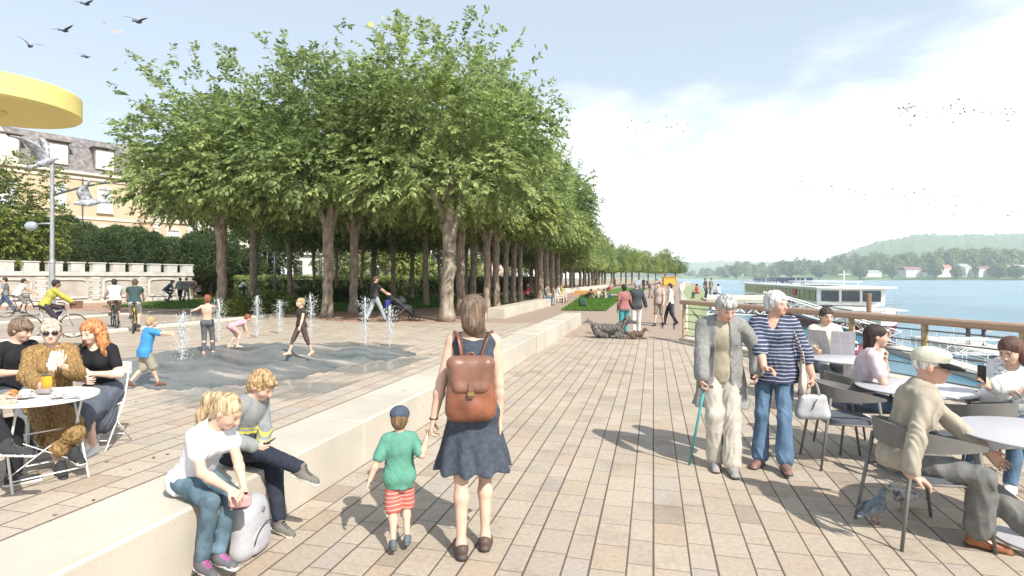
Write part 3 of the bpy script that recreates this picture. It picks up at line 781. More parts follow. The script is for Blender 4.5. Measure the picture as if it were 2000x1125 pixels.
def leaf_arr(base, d, side, L, Wd, r):
    n = len(base); L = np.asarray(L)[:, None]; Wd = np.asarray(Wd)[:, None]
    mid = base + d * L * .45; nrm = np.cross(d, side)
    return np.stack([base, mid + side * Wd - nrm * Wd * .25, base + d * L, mid - side * Wd - nrm * Wd * .25], 1)
def quads_mesh(name, Q, m):
    V = Q.reshape(-1, 3); n = len(Q)
    me = bpy.data.meshes.new(name); me.vertices.add(len(V)); me.vertices.foreach_set('co', V.ravel())
    me.loops.add(n * 4); me.polygons.add(n); me.polygons.foreach_set('loop_start', np.arange(0, n * 4, 4)); me.polygons.foreach_set('loop_total', np.full(n, 4))
    me.loops.foreach_set('vertex_index', np.arange(n * 4, dtype=np.int32)); me.materials.append(m); me.update(calc_edges=True); return me
def unit(v): return v / (np.linalg.norm(v, axis=-1, keepdims=True) + 1e-9)
def crown_mesh(name, m, C0, Rr, nblob, nspray, per=9, L=.25, Wd=.05, tw=.65, seed=0, spikes=12, blob=(.28, .42), lowcut=None, droop=.55):
    r = np.random.default_rng(seed); C0 = np.array(C0); Rr = np.array(Rr)
    B = []; 
    while len(B) < nblob:
        v = unit(r.normal(size=3)); rad = r.uniform(.35, .82) ; p = v * rad
        if nblob >= 30 and len(B) < 11: q_ = len(B) * .571 + r.uniform(-.2, .2); p = np.array([math.cos(q_) * r.uniform(.4, .74), math.sin(q_) * r.uniform(.4, .74), -.48 + r.uniform(-.12, .12)])
        B.append((C0 + p * Rr, r.uniform(*blob) * Rr.mean()))
    bc = np.array([b[0] for b in B]); br = np.array([b[1] for b in B])
    k = r.choice(nblob, nspray, p=br ** 2 / (br ** 2).sum()); v = unit(r.normal(size=(nspray, 3))); v[:, 2] = v[:, 2] * .9 + .12; v = unit(v)
    P = bc[k] + v * (br[k] * r.uniform(.70, 1.05, nspray))[:, None]
    out = unit(v * .7 + unit((P - C0) / Rr) * .8 + r.normal(0, .25, (nspray, 3)))
    if spikes:
        a = r.uniform(0, 6.28, spikes); e = r.uniform(.25, 1.35, spikes)
        sd = np.stack([np.cos(a) * np.cos(e), np.sin(a) * np.cos(e), np.sin(e)], 1); b0 = C0 + sd * Rr * .88
        for j in range(7):
            off = sd * (j * .25)[..., None] if False else sd * j * .24
            P = np.concatenate([P, b0 + off + r.normal(0, .06, (spikes, 3))]); out = np.concatenate([out, unit(sd + r.normal(0, .45, (spikes, 3)))])
    if lowcut is not None:
        kp = P[:, 2] > lowcut + r.uniform(0, .9, len(P)); P, out = P[kp], out[kp]
    n = len(P); Qs = []
    sdv = unit(np.cross(out, np.array([0, 0, 1.]) + r.normal(0, .3, (n, 3))))
    for i in range(per):
        t = (i + .5) / per * tw; sg = 1 if i % 2 else -1
        base = P + out * t + np.array([0, 0, -1]) * (t * t * .5)
        d = unit(out * .55 + sdv * sg * (.8 - .4 * i / per) + np.array([0, 0, -1]) * droop + r.normal(0, .22, (n, 3)))
        s2 = unit(np.cross(d, np.array([0, 0, 1.]) + r.normal(0, .5, (n, 3))))
        Qs.append(leaf_arr(base, d, s2, L * r.uniform(.7, 1.25, n), Wd * r.uniform(.8, 1.2, n), r))
    return quads_mesh(name, np.concatenate(Qs), m)

barkm = mat('bark', (.22, .165, .125), rough=.95, amt=.35, scale=5, bump=1, bscale=14, stretch=(3, 3, .6), col2=(.33, .26, .20))
barkg = mat('grey_bark', (.20, .155, .115), rough=.95, amt=.4, scale=3, bump=.8, bscale=9, stretch=(1.5, 1.5, .7), col2=(.29, .245, .19))
barkd = mat('dark_bark', (.09, .065, .05), rough=.95, amt=.3, scale=6, bump=.6, bscale=14)
def trunk_mesh(name, m, h=4.5, r0=.3, top=7.6, spread=1.9, seed=0, knobs=0, limbs=5):
    r = random.Random(seed); g = MB()
    pts = []; rs = []
    for i in range(15):
        t = i / 14; pts.append((r.uniform(-.035, .035) + .10 * math.sin(t * 2.2 + seed), r.uniform(-.035, .035), h * t)); rs.append(r0 * (1 + .42 * math.exp(-t * 14) + r.uniform(-.05, .05) - .12 * math.sin(t * PI) * .6 + (.20 * t ** 4)) * (1 - .10 * t))
    g.tube(pts, rs, 14)
    tp = Vector(pts[-1])
    for k in range(knobs):
        a = r.uniform(0, 6.28); z = r.uniform(.3, h - .3); g.ell((math.cos(a) * r0 * .8, math.sin(a) * r0 * .8, z), (r0 * .32, r0 * .32, r0 * r.uniform(.4, .9)), 8, 6)
    for k in range(limbs):
        a = 6.28 * k / limbs + r.uniform(-.4, .4); e = r.uniform(.5, 1.1) * spread
        q = tp + Vector((math.cos(a) * e, math.sin(a) * e, r.uniform(.6, 1) * (top - h)))
        b = bezier(tp - Vector((0, 0, .25)), tp + Vector((math.cos(a) * .5, math.sin(a) * .5, .7)), tp.lerp(q, .6) + Vector((0, 0, .3)), q, 6)
        g.tube(b, [r0 * .62 * (1 - i / 6) + .045 for i in range(7)], 7)
        for w in range(2):
            s_ = b[3 + w]; a2 = a + r.uniform(-1.2, 1.2); q2 = s_ + Vector((math.cos(a2) * 1.2, math.sin(a2) * 1.2, r.uniform(.6, 1.6)))
            g.tube([s_, s_.lerp(q2, .5) + Vector((0, 0, .15)), q2], [.09, .06, .03], 5)
    return g.mesh(name, m, smooth=True)

CR = [crown_mesh('crown', leafm, (0, 0, 8.0), (4.9, 4.9, 4.1), 30, 3700, seed=s, lowcut=4.75, spikes=20, L=.25, Wd=.062, tw=.5, droop=.32) for s in range(4)]
CRY = crown_mesh('crown', leafg, (0, 0, 8.0), (4.9, 4.9, 4.1), 30, 3700, seed=9, lowcut=4.75, spikes=20, L=.25, Wd=.062, tw=.5, droop=.32)
TK = [trunk_mesh('trunk', barkm, r0=.26, seed=1), trunk_mesh('trunk', barkg, r0=.30, seed=2, knobs=3), trunk_mesh('trunk', barkm, r0=.25, seed=3), trunk_mesh('trunk', barkg, r0=.24, seed=4, knobs=6), trunk_mesh('trunk', barkm, r0=.22, h=4.4, seed=5)]
def tree(loc, label, ti, ci, sc=1., rz=0, group='plane trees in rows along the promenade', cs=None, name='plane_tree', cat='tree', tr=1.0):
    t = thing(name, label, cat, (loc[0], loc[1], -.03), rz, group)
    a = obj('trunk', TK[ti] if isinstance(ti, int) else ti, None, t); a.scale = (tr, tr, 1)
    b = obj('crown', CR[ci] if isinstance(ci, int) else ci, None, t)
    b.rotation_euler = (0, 0, rnd.uniform(0, 6.28))
    if cs: b.scale = cs
    t.scale = (sc, sc, sc); return t
NT = [ # px, py of the trunk foot, trunk type, crown, scale, trunk factor, label
 (432, 613, 0, 0, 1.0, 1.15, 'tall straight brown trunk, leftmost tree of the front row, beside the yellow shrub'),
 (498, 602, 3, 2, 1.0, 1.2, 'knobbly grey barked tree second from the left in the front rows'),
 (566, 590, 1, 1, .9, .9, 'grey forked tree behind the child in dark clothes at the fountain'),
 (613, 583, 4, 3, .86, .8, 'thin forked tree in front of the white gabled house'),
 (641, 620, 1, 3, .93, 1.05, 'thick smooth grey trunk standing foremost at the middle of the mulch bed'),
 (657, 586, 4, 0, .93, .75, 'thin slightly bent trunk just right of the thick grey foremost one'),
 (689, 612, 2, 1, .93, 1.1, 'straight brown trunk on the mulch left of the woman with the pram'),
 (707, 590, 4, 2, .95, .75, 'thin pale trunk directly behind the straight brown one left of the pram'),
 (731, 583, 3, 0, .95, 1.2, 'mottled trunk right behind the woman pushing the pram'),
 (768, 590, 2, 3, .9, 1., 'brown trunk rising right above the pram hood'),
 (805, 583, 1, 2, .84, .9, 'pale grey trunk just right of the pram in the second row'),
 (833, 596, 2, 0, .96, .95, 'slim brown trunk with pale foot between the pram and the backpack woman'),
 (858, 588, 4, 1, .9, .7, 'thin trunk partly behind the thick knobbly one left of the backpack woman'),
 (876, 627, 1, 2, .93, 1.25, 'thickest knobbly grey trunk right beside the head of the backpack woman'),
 (900, 606, 0, 4, 1.0, 1.15, 'brown trunk directly behind the head of the backpack woman'),
 (925, 596, 1, 0, .93, 1., 'forked grey tree just right of the backpack woman head'),
 (950, 604, 2, 4, .9, 1.1, 'brown trunk with whitened foot, first of a close pair near the second bench'),
 (971, 602, 2, 3, .9, 1.1, 'brown trunk with whitened foot, second of a close pair near the second bench'),
 (989, 596, 3, 1, .88, 1., 'mottled trunk behind the near end of the second bench'),
 (1003, 593, 1, 4, .88, .9, 'slender grey trunk above the middle of the second bench'),
 (1016, 590, 0, 0, .88, .9, 'brown trunk left of the seated person in red'),
 (1046, 582, 2, 4, .86, .8, 'brown trunk right beside the seated person in red'),
]
for px, py, ti, ci, s_, tr, lb in NT:
    p = G(px, py); tree(p, lb, ti, CRY if ci == 4 else ci, s_, rnd.uniform(0, 6.28), tr=tr * .84, cs=(1, 1, rnd.uniform(.95, 1.08)))
far_lb = 'slim tree in the dense far rows lining the promenade towards the yellow kiosk'
mid_lb = 'tree in the close packed rows behind the people sitting at the second bench'
k = 0
for row, xo in enumerate((0, -6.5)):
    y = 44 + row * 1.7
    while y < 163:
        if row == 0 or y < 130:
            xr = -9.0 + max(0, y - 100) ** 2 * .0040 + xo + rnd.uniform(-.3, .3)
            big = y < 56
            t = tree((xr, y), mid_lb if y < 60 else far_lb, k % 5, CRY if (k * 7) % 5 < 2 else k % 4, .95 if big else rnd.uniform(.68, .76), rnd.uniform(0, 6.28), cs=(.95, .95, 1.0 if big else rnd.uniform(.85, 1)), tr=1.1)
            t['group'] = 'close packed plane trees beside the second bench' if y < 60 else 'far rows of plane trees along the promenade'
            k += 1
        y += (3.4 if row == 0 else 6.) * (1 + (y - 44) / 160)

# clipped evergreens behind the crenellated wall, and the garden trees
def bush(name, label, cat, p, m, R_, H_, group=None, trunk=None, L=.16, n=900, seed=0, z0=0, nb=12, Wd=.045):
    t = thing(name, label, cat, (p[0], p[1], 0), 0, group)
    obj('crown' if trunk else 'foliage', crown_mesh('foliage', m, (0, 0, z0 + (H_ - z0) / 2), (R_, R_, (H_ - z0) / 2), nb, n, per=8, L=L, Wd=Wd, tw=.45, seed=seed, spikes=0, blob=(.3, .45)), None, t)
    g = MB(); g.tube([(0, 0, -.05), (.05, 0, (z0 + H_) * .3), (0, .05, (z0 + H_) * .55)], [trunk or .08, (trunk or .08) * .8, (trunk or .08) * .4], 8)
    obj('trunk' if trunk else 'stem', g, barkd, t, smooth=True); return t
def clipped(name, label, p, R_, H_, seed, group, z0=.8, pw=3.4):
    t = thing(name, label, 'tree', (p[0], p[1], 0), rnd.uniform(0, 1), group); r = np.random.default_rng(seed); n = 3600; c = np.array([0, 0, (z0 + H_) / 2]); hz_ = (H_ - z0) / 2
    v = unit(r.normal(size=(n, 3))); k = (np.abs(v) ** pw).sum(1) ** (-1 / pw); s_ = v * k[:, None]
    lump = 1 + .07 * np.sin(s_[:, 0] * 5 + seed) * np.sin(s_[:, 1] * 4) + .06 * np.sin(s_[:, 2] * 6 + seed * 2) + r.normal(0, .025, n)
    P = c + s_ * np.array([R_, R_, hz_]) * lump[:, None]; Qs = []
    for i in range(5):
        d = unit(v * .9 + r.normal(0, .7, (n, 3)) + np.array([0, 0, .2])); s2 = unit(np.cross(d, r.normal(size=(n, 3)))); Qs.append(leaf_arr(P + r.normal(0, .07, (n, 3)), d, s2, .17 * r.uniform(.7, 1.3, n), .045 * np.ones(n), r))
    obj('crown', quads_mesh('crown', np.concatenate(Qs), leafd if seed % 2 else leafe), None, t)
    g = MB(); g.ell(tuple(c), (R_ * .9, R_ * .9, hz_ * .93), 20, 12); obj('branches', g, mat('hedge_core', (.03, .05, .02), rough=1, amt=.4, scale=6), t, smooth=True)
    g = MB(); g.tube([(0, 0, -.05), (.03, 0, z0 + .5)], [.15, .12], 8); obj('trunk', g, barkd, t, smooth=True)
ev = [(40, 47, 6.0, 2.6, 'leftmost'), (118, 48, 6.6, 2.4, ''), (160, 47, 6.3, 2.2, ''), (205, 48, 5.8, 2.1, ''), (243, 49, 6.0, 2.1, ''), (283, 50, 6.0, 2.2, ''), (325, 51, 5.7, 2.2, ''), (356, 54, 5.6, 2.2, '')]
evl = ['dark clipped evergreen behind the wall, furthest left under the yellow green tree', 'tall clipped evergreen right of the lamp post behind the wall', 'clipped evergreen below the large windows of the yellow building', 'round headed clipped evergreen above the two cyclists riding away', 'dark clipped evergreen right above the cyclist in the dark vest', 'clipped evergreen above the middle right merlons of the wall', 'clipped evergreen above the blurred speeding cyclist', 'low clipped evergreen over the right end of the white wall']
for i, (px, D, h_, r_, _) in enumerate(ev):
    p = ray(px, D); clipped('clipped_evergreen', evl[i], p, r_ * .80, h_ + (.5, .3, -.2, -.7, .1, -.3, -.6, -.8)[i], 20 + i, 'clipped evergreens behind the white wall')
p = ray(412, 50); clipped('clipped_tree', 'rounded dark tree standing left of the first tall brown trunk', p, 2.2, 5.9, 40, None, 1.6, 2.4)
p = ray(-15, 37); bush('garden_tree', 'big yellow green tree at the left edge in front of the yellow building', 'tree', p, leafy, 3.6, 10.6, None, trunk=.3, L=.22, n=3000, seed=41, z0=1.2, nb=20, Wd=.06)
p = ray(90, 52); bush('garden_tree', 'pale olive tree in front of the yellow building behind the lamp post', 'tree', p, leafy, 2.8, 7.2, None, trunk=.25, L=.2, n=1800, seed=42, z0=2, nb=16, Wd=.06)
bgt = [(524, 66, 8.0, 3.4, leafd, 'dark broad tree behind the thin lamp post'), (470, 60, 4.6, 2.2, leafd, 'small round tree before the beige building'), (700, 72, 8, 5, leafm, 'green garden tree right of the white gabled house'), (770, 66, 7, 4.5, leafg, 'bright garden tree behind the woman with the pram'), (835, 78, 8, 5, leafd, 'dark garden tree behind the slim brown trunk right of the pram'),
       (905, 90, 6, 4.0, leafg, 'light green garden tree before the beige villa'), (1050, 110, 9, 7, leafm, 'garden tree behind the seated person in red')]
for i, (px, D, h_, r_, m_, lb) in enumerate(bgt):
    bush('garden_tree', lb, 'tree', ray(px, D), m_, r_, h_, 'garden trees behind the plane rows', trunk=.2, L=.3, n=1500, seed=60 + i, z0=1.0, nb=16, Wd=.085)
# yellow flowering shrubs beside the fountain
shy_ = [(470, 611, .8, 'yellow green shrub left of the second trunk behind the fountain'), (512, 611, .7, 'small yellow green shrub right of the second trunk'), (535, 610, .75, 'yellow shrub behind the crouching child'), (562, 612, .55, 'low shrub left of the child in dark clothes'), (600, 610, .6, 'low shrub right of the child in dark clothes'), (455, 615, .55, 'low reddish shrub at the foot of the first tall trunk')]
for i, (px, py, r_, lb) in enumerate(shy_):
    bush('shrub', lb, 'shrub', G(px, py), leafy if i in (0, 2, 5) else leafg, r_, r_ * 1.25, 'low shrubs behind the fountain', L=.13, n=330, seed=80 + i, nb=8, Wd=.035)
# long hedge
def hedge(pa, pb, w, h_, label, m, seed, n=2600, L=.2):
    a = Vector(pa); b = Vector(pb); r = np.random.default_rng(seed); ln = (b - a).length; d = (b - a) / ln; nn = Vector((-d.y, d.x, 0))
    t = r.uniform(0, ln, n); face = r.integers(0, 3, n); v = r.uniform(-1, 1, n)
    off = np.where(face == 0, v * w / 2, np.where(face == 1, -w / 2, w / 2)); z = np.where(face == 0, h_, (v * .5 + .5) * h_)
    P = np.array(a)[None] + np.outer(t, np.array(d)) + np.outer(off, np.array(nn)); P[:, 2] = z; P += r.normal(0, .05, P.shape)
    out = np.outer(np.where(face == 0, 0, np.sign(off)), np.array(nn)); out[:, 2] += np.where(face == 0, 1, .2); out = unit(out + r.normal(0, .5, out.shape)); Qs = []
    for i in range(6):
        dd = unit(out + r.normal(0, .7, out.shape)); ss = unit(np.cross(dd, r.normal(size=out.shape)))
        Qs.append(leaf_arr(P + r.normal(0, .1, P.shape), dd, ss, L * r.uniform(.7, 1.2, n), L * .25 * np.ones(n), r))
    me = quads_mesh('leaves', np.concatenate(Qs), m); t_ = thing('hedge', label, 'hedge', a.lerp(b, .5)); o = obj('foliage', me, None, t_); o.location = -a.lerp(b, .5)
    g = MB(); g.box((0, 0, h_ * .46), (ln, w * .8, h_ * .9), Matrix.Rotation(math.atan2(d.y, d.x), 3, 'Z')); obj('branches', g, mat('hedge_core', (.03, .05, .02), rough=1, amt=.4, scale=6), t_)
hedge(ray(395, 54), ray(860, 60), 1.1, 1.75, 'long clipped hedge running behind the rows of trunks', leafg, 5)
hedge(ray(865, 60), ray(1080, 86), 1.1, 1.7, 'clipped hedge behind the trunks beside the second bench', leafd, 6)
hedge(ray(585, 40), ray(705, 41), .9, .8, 'low dark hedge behind the thick grey foremost trunk', leafd, 7, n=900)

# far bank wood (one mass), and separate trees and houses before it
def wood():
    r = np.random.default_rng(5); Qs = []
    for i in range(420):
        px = r.uniform(1150, 2350); base = float(np.interp(px, [1150, 1300, 1420, 1560, 1760, 2000, 2700], [3300, 2600, 2000, 1700, 1500, 1420, 1500]))
        D = base * r.uniform(1.065, 1.25); top = float(np.interp(px, [1300, 1400, 1440, 1500, 1545, 1600, 1640, 1760, 1850, 2000, 2350], [534, 524, 512, 519, 506, 512, 500, 497, 484, 488, 492])) + r.normal(0, 3.5)
        if (D / base) < 1.1: top += 12
        H_ = max(6, (HZ - top) * D / FPX + CAMZ - WZ); R0 = r.uniform(.45, .8) * min(H_, 40) * .5 + 5
        c = np.array(ray(px, D)); n = 150
        v = unit(r.normal(size=(n, 3))); v[:, 2] = np.abs(v[:, 2]); P = c + v * np.array([R0, R0, H_ * .62]) * r.uniform(.8, 1.05, n)[:, None]; P[:, 2] += WZ + H_ * .36 - c[2]
        d = unit(np.cross(v, r.normal(size=(n, 3)))); s_ = unit(np.cross(v + r.normal(0, .35, (n, 3)), d))
        Qs.append(leaf_arr(P - d * R0 * .2, d, s_, R0 * .5 * np.ones(n), R0 * .2 * np.ones(n), r))
    tag(obj('forest', quads_mesh('forest', np.concatenate(Qs), farm), None), kind='stuff')
wood()
def fartree(px, D, H_, R0, label, seed):
    r = np.random.default_rng(seed); c = ray(px, D, WZ + 1); t = thing('riverside_tree', label, 'tree', c, 0, 'trees on the far bank'); n = 260
    v = unit(r.normal(size=(n, 3))); P = v * np.array([R0, R0, H_ * .42]) * r.uniform(.75, 1.05, n)[:, None]; P[:, 2] += H_ * .58
    d = unit(np.cross(v, r.normal(size=(n, 3)))); s_ = unit(np.cross(v + r.normal(0, .4, (n, 3)), d))
    obj('crown', quads_mesh('crown', leaf_arr(P - d * R0 * .2, d, s_, R0 * .45 * np.ones(n), R0 * .2 * np.ones(n), r), farm), None, t)
    g = MB(); g.tube([(0, 0, 0), (0, 0, H_ * .5)], [R0 * .12, R0 * .07], 6); obj('trunk', g, barkd, t)
ft = [(1438, 1900, 50, 24, 'rounded tree group at the left start of the far wood'), (1545, 1650, 52, 26, 'tall round tree on the far bank left of the houses'), (1600, 1600, 42, 18, 'tree on the far bank above the ship roof'), (1742, 1500, 42, 14, 'slender tree left of the first white house across the river'), (1826, 1480, 48, 18, 'tall tree between two white houses across the river'), (1868, 1470, 34, 14, 'small tree right of the white villa across the river'),
      (1905, 1470, 60, 9, 'narrow pointed tree between houses across the river'), (1950, 1460, 44, 20, 'round tree before the right hand houses across the river'), (1985, 1440, 36, 18, 'bush like tree at the right edge on the far bank'), (1680, 1560, 40, 20, 'dark tree on the far bank right above the ship wheelhouse')]
for i, a in enumerate(ft): fartree(*a, 200 + i)
# ------------------------------------------------------------------ benches, fountain
white = mat('white_paint', (.74, .73, .70), rough=.5, amt=.05, scale=5)
offw = mat('off_white', (.62, .60, .55), rough=.7, amt=.08, scale=4)
dark = mat('dark_metal', (.075, .075, .08), rough=.5, amt=.15, scale=10)
cuff_g = mat('graphite_chair', (.155, .15, .14), rough=.6, amt=.12, scale=6, bump=.05)
cuff_s = mat('graphite_seat', (.10, .11, .125), rough=.7, amt=.12, scale=9, bump=.08)
black = mat('black_rubber', (.02, .02, .022), rough=.7, amt=.2)
steel = mat('steel', (.45, .46, .48), rough=.35, amt=.08, metal=.6)
glassm = mat('window_glass', (.05, .065, .075), rough=.08, amt=.3, scale=1.5, spec=.8)

def bench(pts_y, x0, x1, h, label, zb=-.05, name='concrete_bench'):
    g = MB(); g.rbox(((x0 + x1) / 2, (pts_y[0] + pts_y[1]) / 2, (h + zb) / 2), (x1 - x0, pts_y[1] - pts_y[0], h - zb), .018)
    return tag(obj(name, g, concr), label, 'bench')
bench((1.15, 4.9), -3.32, -2.70, .42, 'near section of long pale concrete bench wall, where the girl sits')
bench((4.906, 13.15), -3.32, -2.70, .42, 'middle section of the long pale concrete bench wall, beside the backpack woman')
bench((13.156, 21.4), -3.30, -2.66, .46, 'far section of the long pale concrete bench wall, ending near the shaggy dog')
bench((24.0, 36.5), -7.15, -6.35, .45, 'separate shorter concrete bench in front of the close packed trunks')
tag(obj('curved_bench', MB().tube([(-9.4, 52, .3), (-8.6, 60, .3), (-7.9, 70, .3), (-7.3, 82, .3), (-6.9, 96, .3)], .42, 8), concr, smooth=True), 'far pale curved bench along the edge of the lawn', 'bench')
g = MB(); g.rbox((-6.9, 60.5, .16), (3.0, .7, .45), .02); tag(obj('planter', g, mat('orange_planter', (.52, .27, .09), rough=.7)), 'low orange planter box behind the lawn', 'planter')
def kiosk():
    p = G(1306, 558); t = thing('kiosk', 'small yellow orange kiosk at the far end of the promenade', 'kiosk', p, .1); t.scale = (.85, .85, .82)
    y = mat('kiosk_yellow', (.75, .38, .04), rough=.6, amt=.12, scale=1)
    g = MB(); g.rbox((0, 0, 1.1), (3.0, 3.0, 2.2), .15); obj('wall', g, y, t)
    g = MB(); g.rbox((0, 0, 2.28), (3.3, 3.3, .16), .05); obj('roof', g, y, t)
    g = MB(); g.box((0, 1.52, 1.05), (.9, .04, 2.0)); obj('door', g, offw, t)
kiosk()

def fountain():
    """dark granite dune of the water play area, wet and rippled"""
    m, nt, b = newmat('wet_granite'); N = nt.nodes; L = nt.links
    tc = N.new('ShaderNodeTexCoord'); n1 = N.new('ShaderNodeTexNoise'); n1.inputs['Scale'].default_value = 1.0; n1.inputs['Detail'].default_value = 9; n1.inputs['Roughness'].default_value = .68; L.new(tc.outputs['Object'], n1.inputs['Vector'])
    mp = N.new('ShaderNodeMapping'); mp.inputs['Rotation'].default_value = (0, 0, .25); mp.inputs['Scale'].default_value = (.35, 1.3, 1); L.new(tc.outputs['Object'], mp.inputs[0]); L.new(mp.outputs[0], n1.inputs['Vector'])
    n2 = N.new('ShaderNodeTexNoise'); n2.inputs['Scale'].default_value = 26; n2.inputs['Detail'].default_value = 3; L.new(tc.outputs['Object'], n2.inputs['Vector'])
    cr = N.new('ShaderNodeValToRGB'); e = cr.color_ramp.elements; e[0].position = .3; e[0].color = (.085, .09, .095, 1); e[1].position = .66; e[1].color = (.42, .38, .33, 1)
    q = e.new(.45); q.color = (.13, .155, .165, 1); q = e.new(.58); q.color = (.20, .195, .185, 1)
    L.new(n1.outputs['Fac'], cr.inputs[0]); L.new(cr.outputs[0], b.inputs['Base Color'])
    rr = N.new('ShaderNodeMapRange'); rr.inputs['From Min'].default_value = .4; rr.inputs['From Max'].default_value = .6; rr.inputs['To Min'].default_value = .12; rr.inputs['To Max'].default_value = .6; L.new(n1.outputs['Fac'], rr.inputs['Value']); L.new(rr.outputs[0], b.inputs['Roughness'])
    bp = N.new('ShaderNodeBump'); bp.inputs['Strength'].default_value = .5; bp.inputs['Distance'].default_value = .03; L.new(n2.outputs['Fac'], bp.inputs['Height']); L.new(bp.outputs[0], b.inputs['Normal'])
    # outline on the ground from photo pixels (front edge, back edge)
    front = [(175, 742), (232, 752), (330, 762), (430, 755), (520, 748), (600, 735), (670, 716), (740, 704), (800, 696), (812, 692)]
    back = [(175, 726), (232, 706), (300, 690), (380, 678), (470, 672), (560, 670), (640, 673), (700, 676), (780, 682), (812, 691)]
    n = 90; k = 26; vs = []; fs = []
    fx = lerpf(front); bx = lerpf(back)
    crest = lerpf([(175, 0.02), (232, .09), (300, .18), (380, .25), (430, .27), (480, .16), (540, .28), (600, .25), (650, .12), (690, .20), (720, .21), (770, .10), (812, .0)])
    for i in range(n):
        px = 175 + (812 - 175) * i / (n - 1); a = G(px, fx(px) + 2.2 * math.sin(px * .11) + 1.5 * math.sin(px * .31)); c = G(px, bx(px) + 1.2 * math.sin(px * .17) + .8 * math.sin(px * .4))
        for j in range(k):
            t = j / (k - 1); p = a.lerp(c, t); pr = math.sin(PI * min(1, t ** .9)) ** 1.1
            z = crest(px) * .8 * math.sin(PI * min(1, t ** 1.25)) ** 1.2 * (1 + .15 * math.sin(px * .045 + t * 5)) + .015 * math.sin(p.x * 5) * math.sin(p.y * 4 + 1) * pr
            vs.append((p.x, p.y, max(.004, z)))
    for i in range(n - 1):
        for j in range(k - 1): q = i * k + j; fs.append((q, q + k, q + k + 1, q + 1))
    g = MB(); g.add(vs, fs); o = obj('fountain_basin', g, m, smooth=True); tag(o, 'dark wet granite mound of the water playground with rippled surface', 'fountain')
    # puddle in front
    m2, nt, b = newmat('puddle'); N = nt.nodes; L = nt.links
    tc = N.new('ShaderNodeTexCoord'); n1 = N.new('ShaderNodeTexNoise'); n1.inputs['Scale'].default_value = .8; n1.inputs['Detail'].default_value = 4; L.new(tc.outputs['Object'], n1.inputs['Vector'])
    cr = N.new('ShaderNodeValToRGB'); cr.color_ramp.elements[0].color = (.22, .25, .27, 1); cr.color_ramp.elements[1].color = (.42, .41, .38, 1); cr.color_ramp.elements[0].position = .4; cr.color_ramp.elements[1].position = .6
    L.new(n1.outputs['Fac'], cr.inputs[0]); L.new(cr.outputs[0], b.inputs['Base Color']); setv(b, 'Roughness', .06); ar = N.new('ShaderNodeMapRange'); ar.inputs['From Min'].default_value = .42; ar.inputs['From Max'].default_value = .6; ar.inputs['To Max'].default_value = .75; n1.inputs['Detail'].default_value = 8; L.new(n1.outputs['Fac'], ar.inputs['Value']); L.new(ar.outputs[0], b.inputs['Alpha'])
    P = [G(*q) for q in ((150, 750), (232, 768), (300, 790), (400, 800), (520, 796), (640, 766), (740, 730), (850, 698), (830, 676), (700, 668), (480, 672), (300, 690), (160, 712))]
    P = [p for p in P]; struct('puddle', slab([(p.x, p.y) for p in P], .002), m2)
fountain()
waterj = mat('jet_water', (.80, .84, .86), rough=.15, amt=.08, scale=30, trans=.45)
def jet(px, pyb, pyt, label, seed):
    r = random.Random(seed); p = G(px, pyb); D = CAMZ * FPX / (pyb - HZ); h_ = (pyb - pyt) * D / FPX
    g = MB(); z = 0
    pts = []; rs = []
    for i in range(17):
        t = i / 16; pts.append((r.uniform(-.02, .02), r.uniform(-.02, .02), h_ * t)); rs.append(.006 + .014 * t ** 1.5 * r.uniform(.3, 1.8))
    g.tube(pts, rs, 7)
    for i in range(620):
        t = r.random() ** .7; a = r.uniform(0, 6.28); q = r.gauss(0, .05 + .07 * t); s_ = r.uniform(.003, .010)
        g.ell((q * math.cos(a), q * math.sin(a), h_ * t * r.uniform(.85, 1.06)), (s_, s_, s_ * r.uniform(1, 2.4)), 5, 4)
    tag(obj('water_jet', g, waterj, smooth=True, loc=p), label, 'water jet', 'water jets of the fountain')
jet(356, 716, 612, 'tall splashing jet beside the boy in the blue shirt', 1)
jet(427, 668, 585, 'jet right of the bare backed boy in front of the first trunk', 2)
jet(502, 660, 578, 'strong jet right of the crouching child', 3)
jet(546, 652, 587, 'thin jet left of the child in dark clothes', 4)
jet(607, 662, 576, 'broad jet right of the child in dark clothes', 5)
jet(713, 676, 582, 'jet at the right hand part of the mound below the pram woman', 6)
jet(761, 676, 598, 'thin rightmost jet below the pram', 7)

# ------------------------------------------------------------------ railing
def railing():
    t = thing('railing', 'brown railing with thick wooden handrail along the diagonal deck edge by the river', 'railing', (.84, 16.8, 0))
    wood = mat('handrail_wood', (.40, .27, .19), rough=.6, amt=.12, scale=6, stretch=(1, 1, 8)); rust = mat('rusty_post', (.36, .26, .13), rough=.75, amt=.3, scale=12, col2=(.42, .33, .2)); bar = mat('rail_bar', (.16, .14, .12), rough=.5, amt=.15)
    d3 = Vector((12.66, -23, 0)); ln = d3.length; d = d3 / ln; R = Matrix.Rotation(math.atan2(d.y, d.x), 3, 'Z')
    def P(s, z): return d * s + Vector((0, 0, z))
    g = MB(); g.rbox(P(ln / 2, 1.10), (ln + .2, .19, .125), .03, R); obj('handrail', g, wood, t)
    # short end leg of the handrail towards the path
    ss = [0.03]
    while ss[-1] < ln: ss.append(ss[-1] + (1.42 if ss[-1] > 4 else 1.9))
    for s in ss:
        g = MB(); g.rbox(P(s, .53), (.06, .10, 1.06), .008, R); g.box(P(s, .012), (.16, .18, .02), R); g.box(P(s, 1.045), (.10, .10, .02), R); obj('post', g, rust, t)
    for z in (.16, .36, .56, .76, .94):
        g = MB(); g.tube([P(.0, z), P(ln, z)], .012, 8); obj('rail_bar', g, bar, t)
railing()
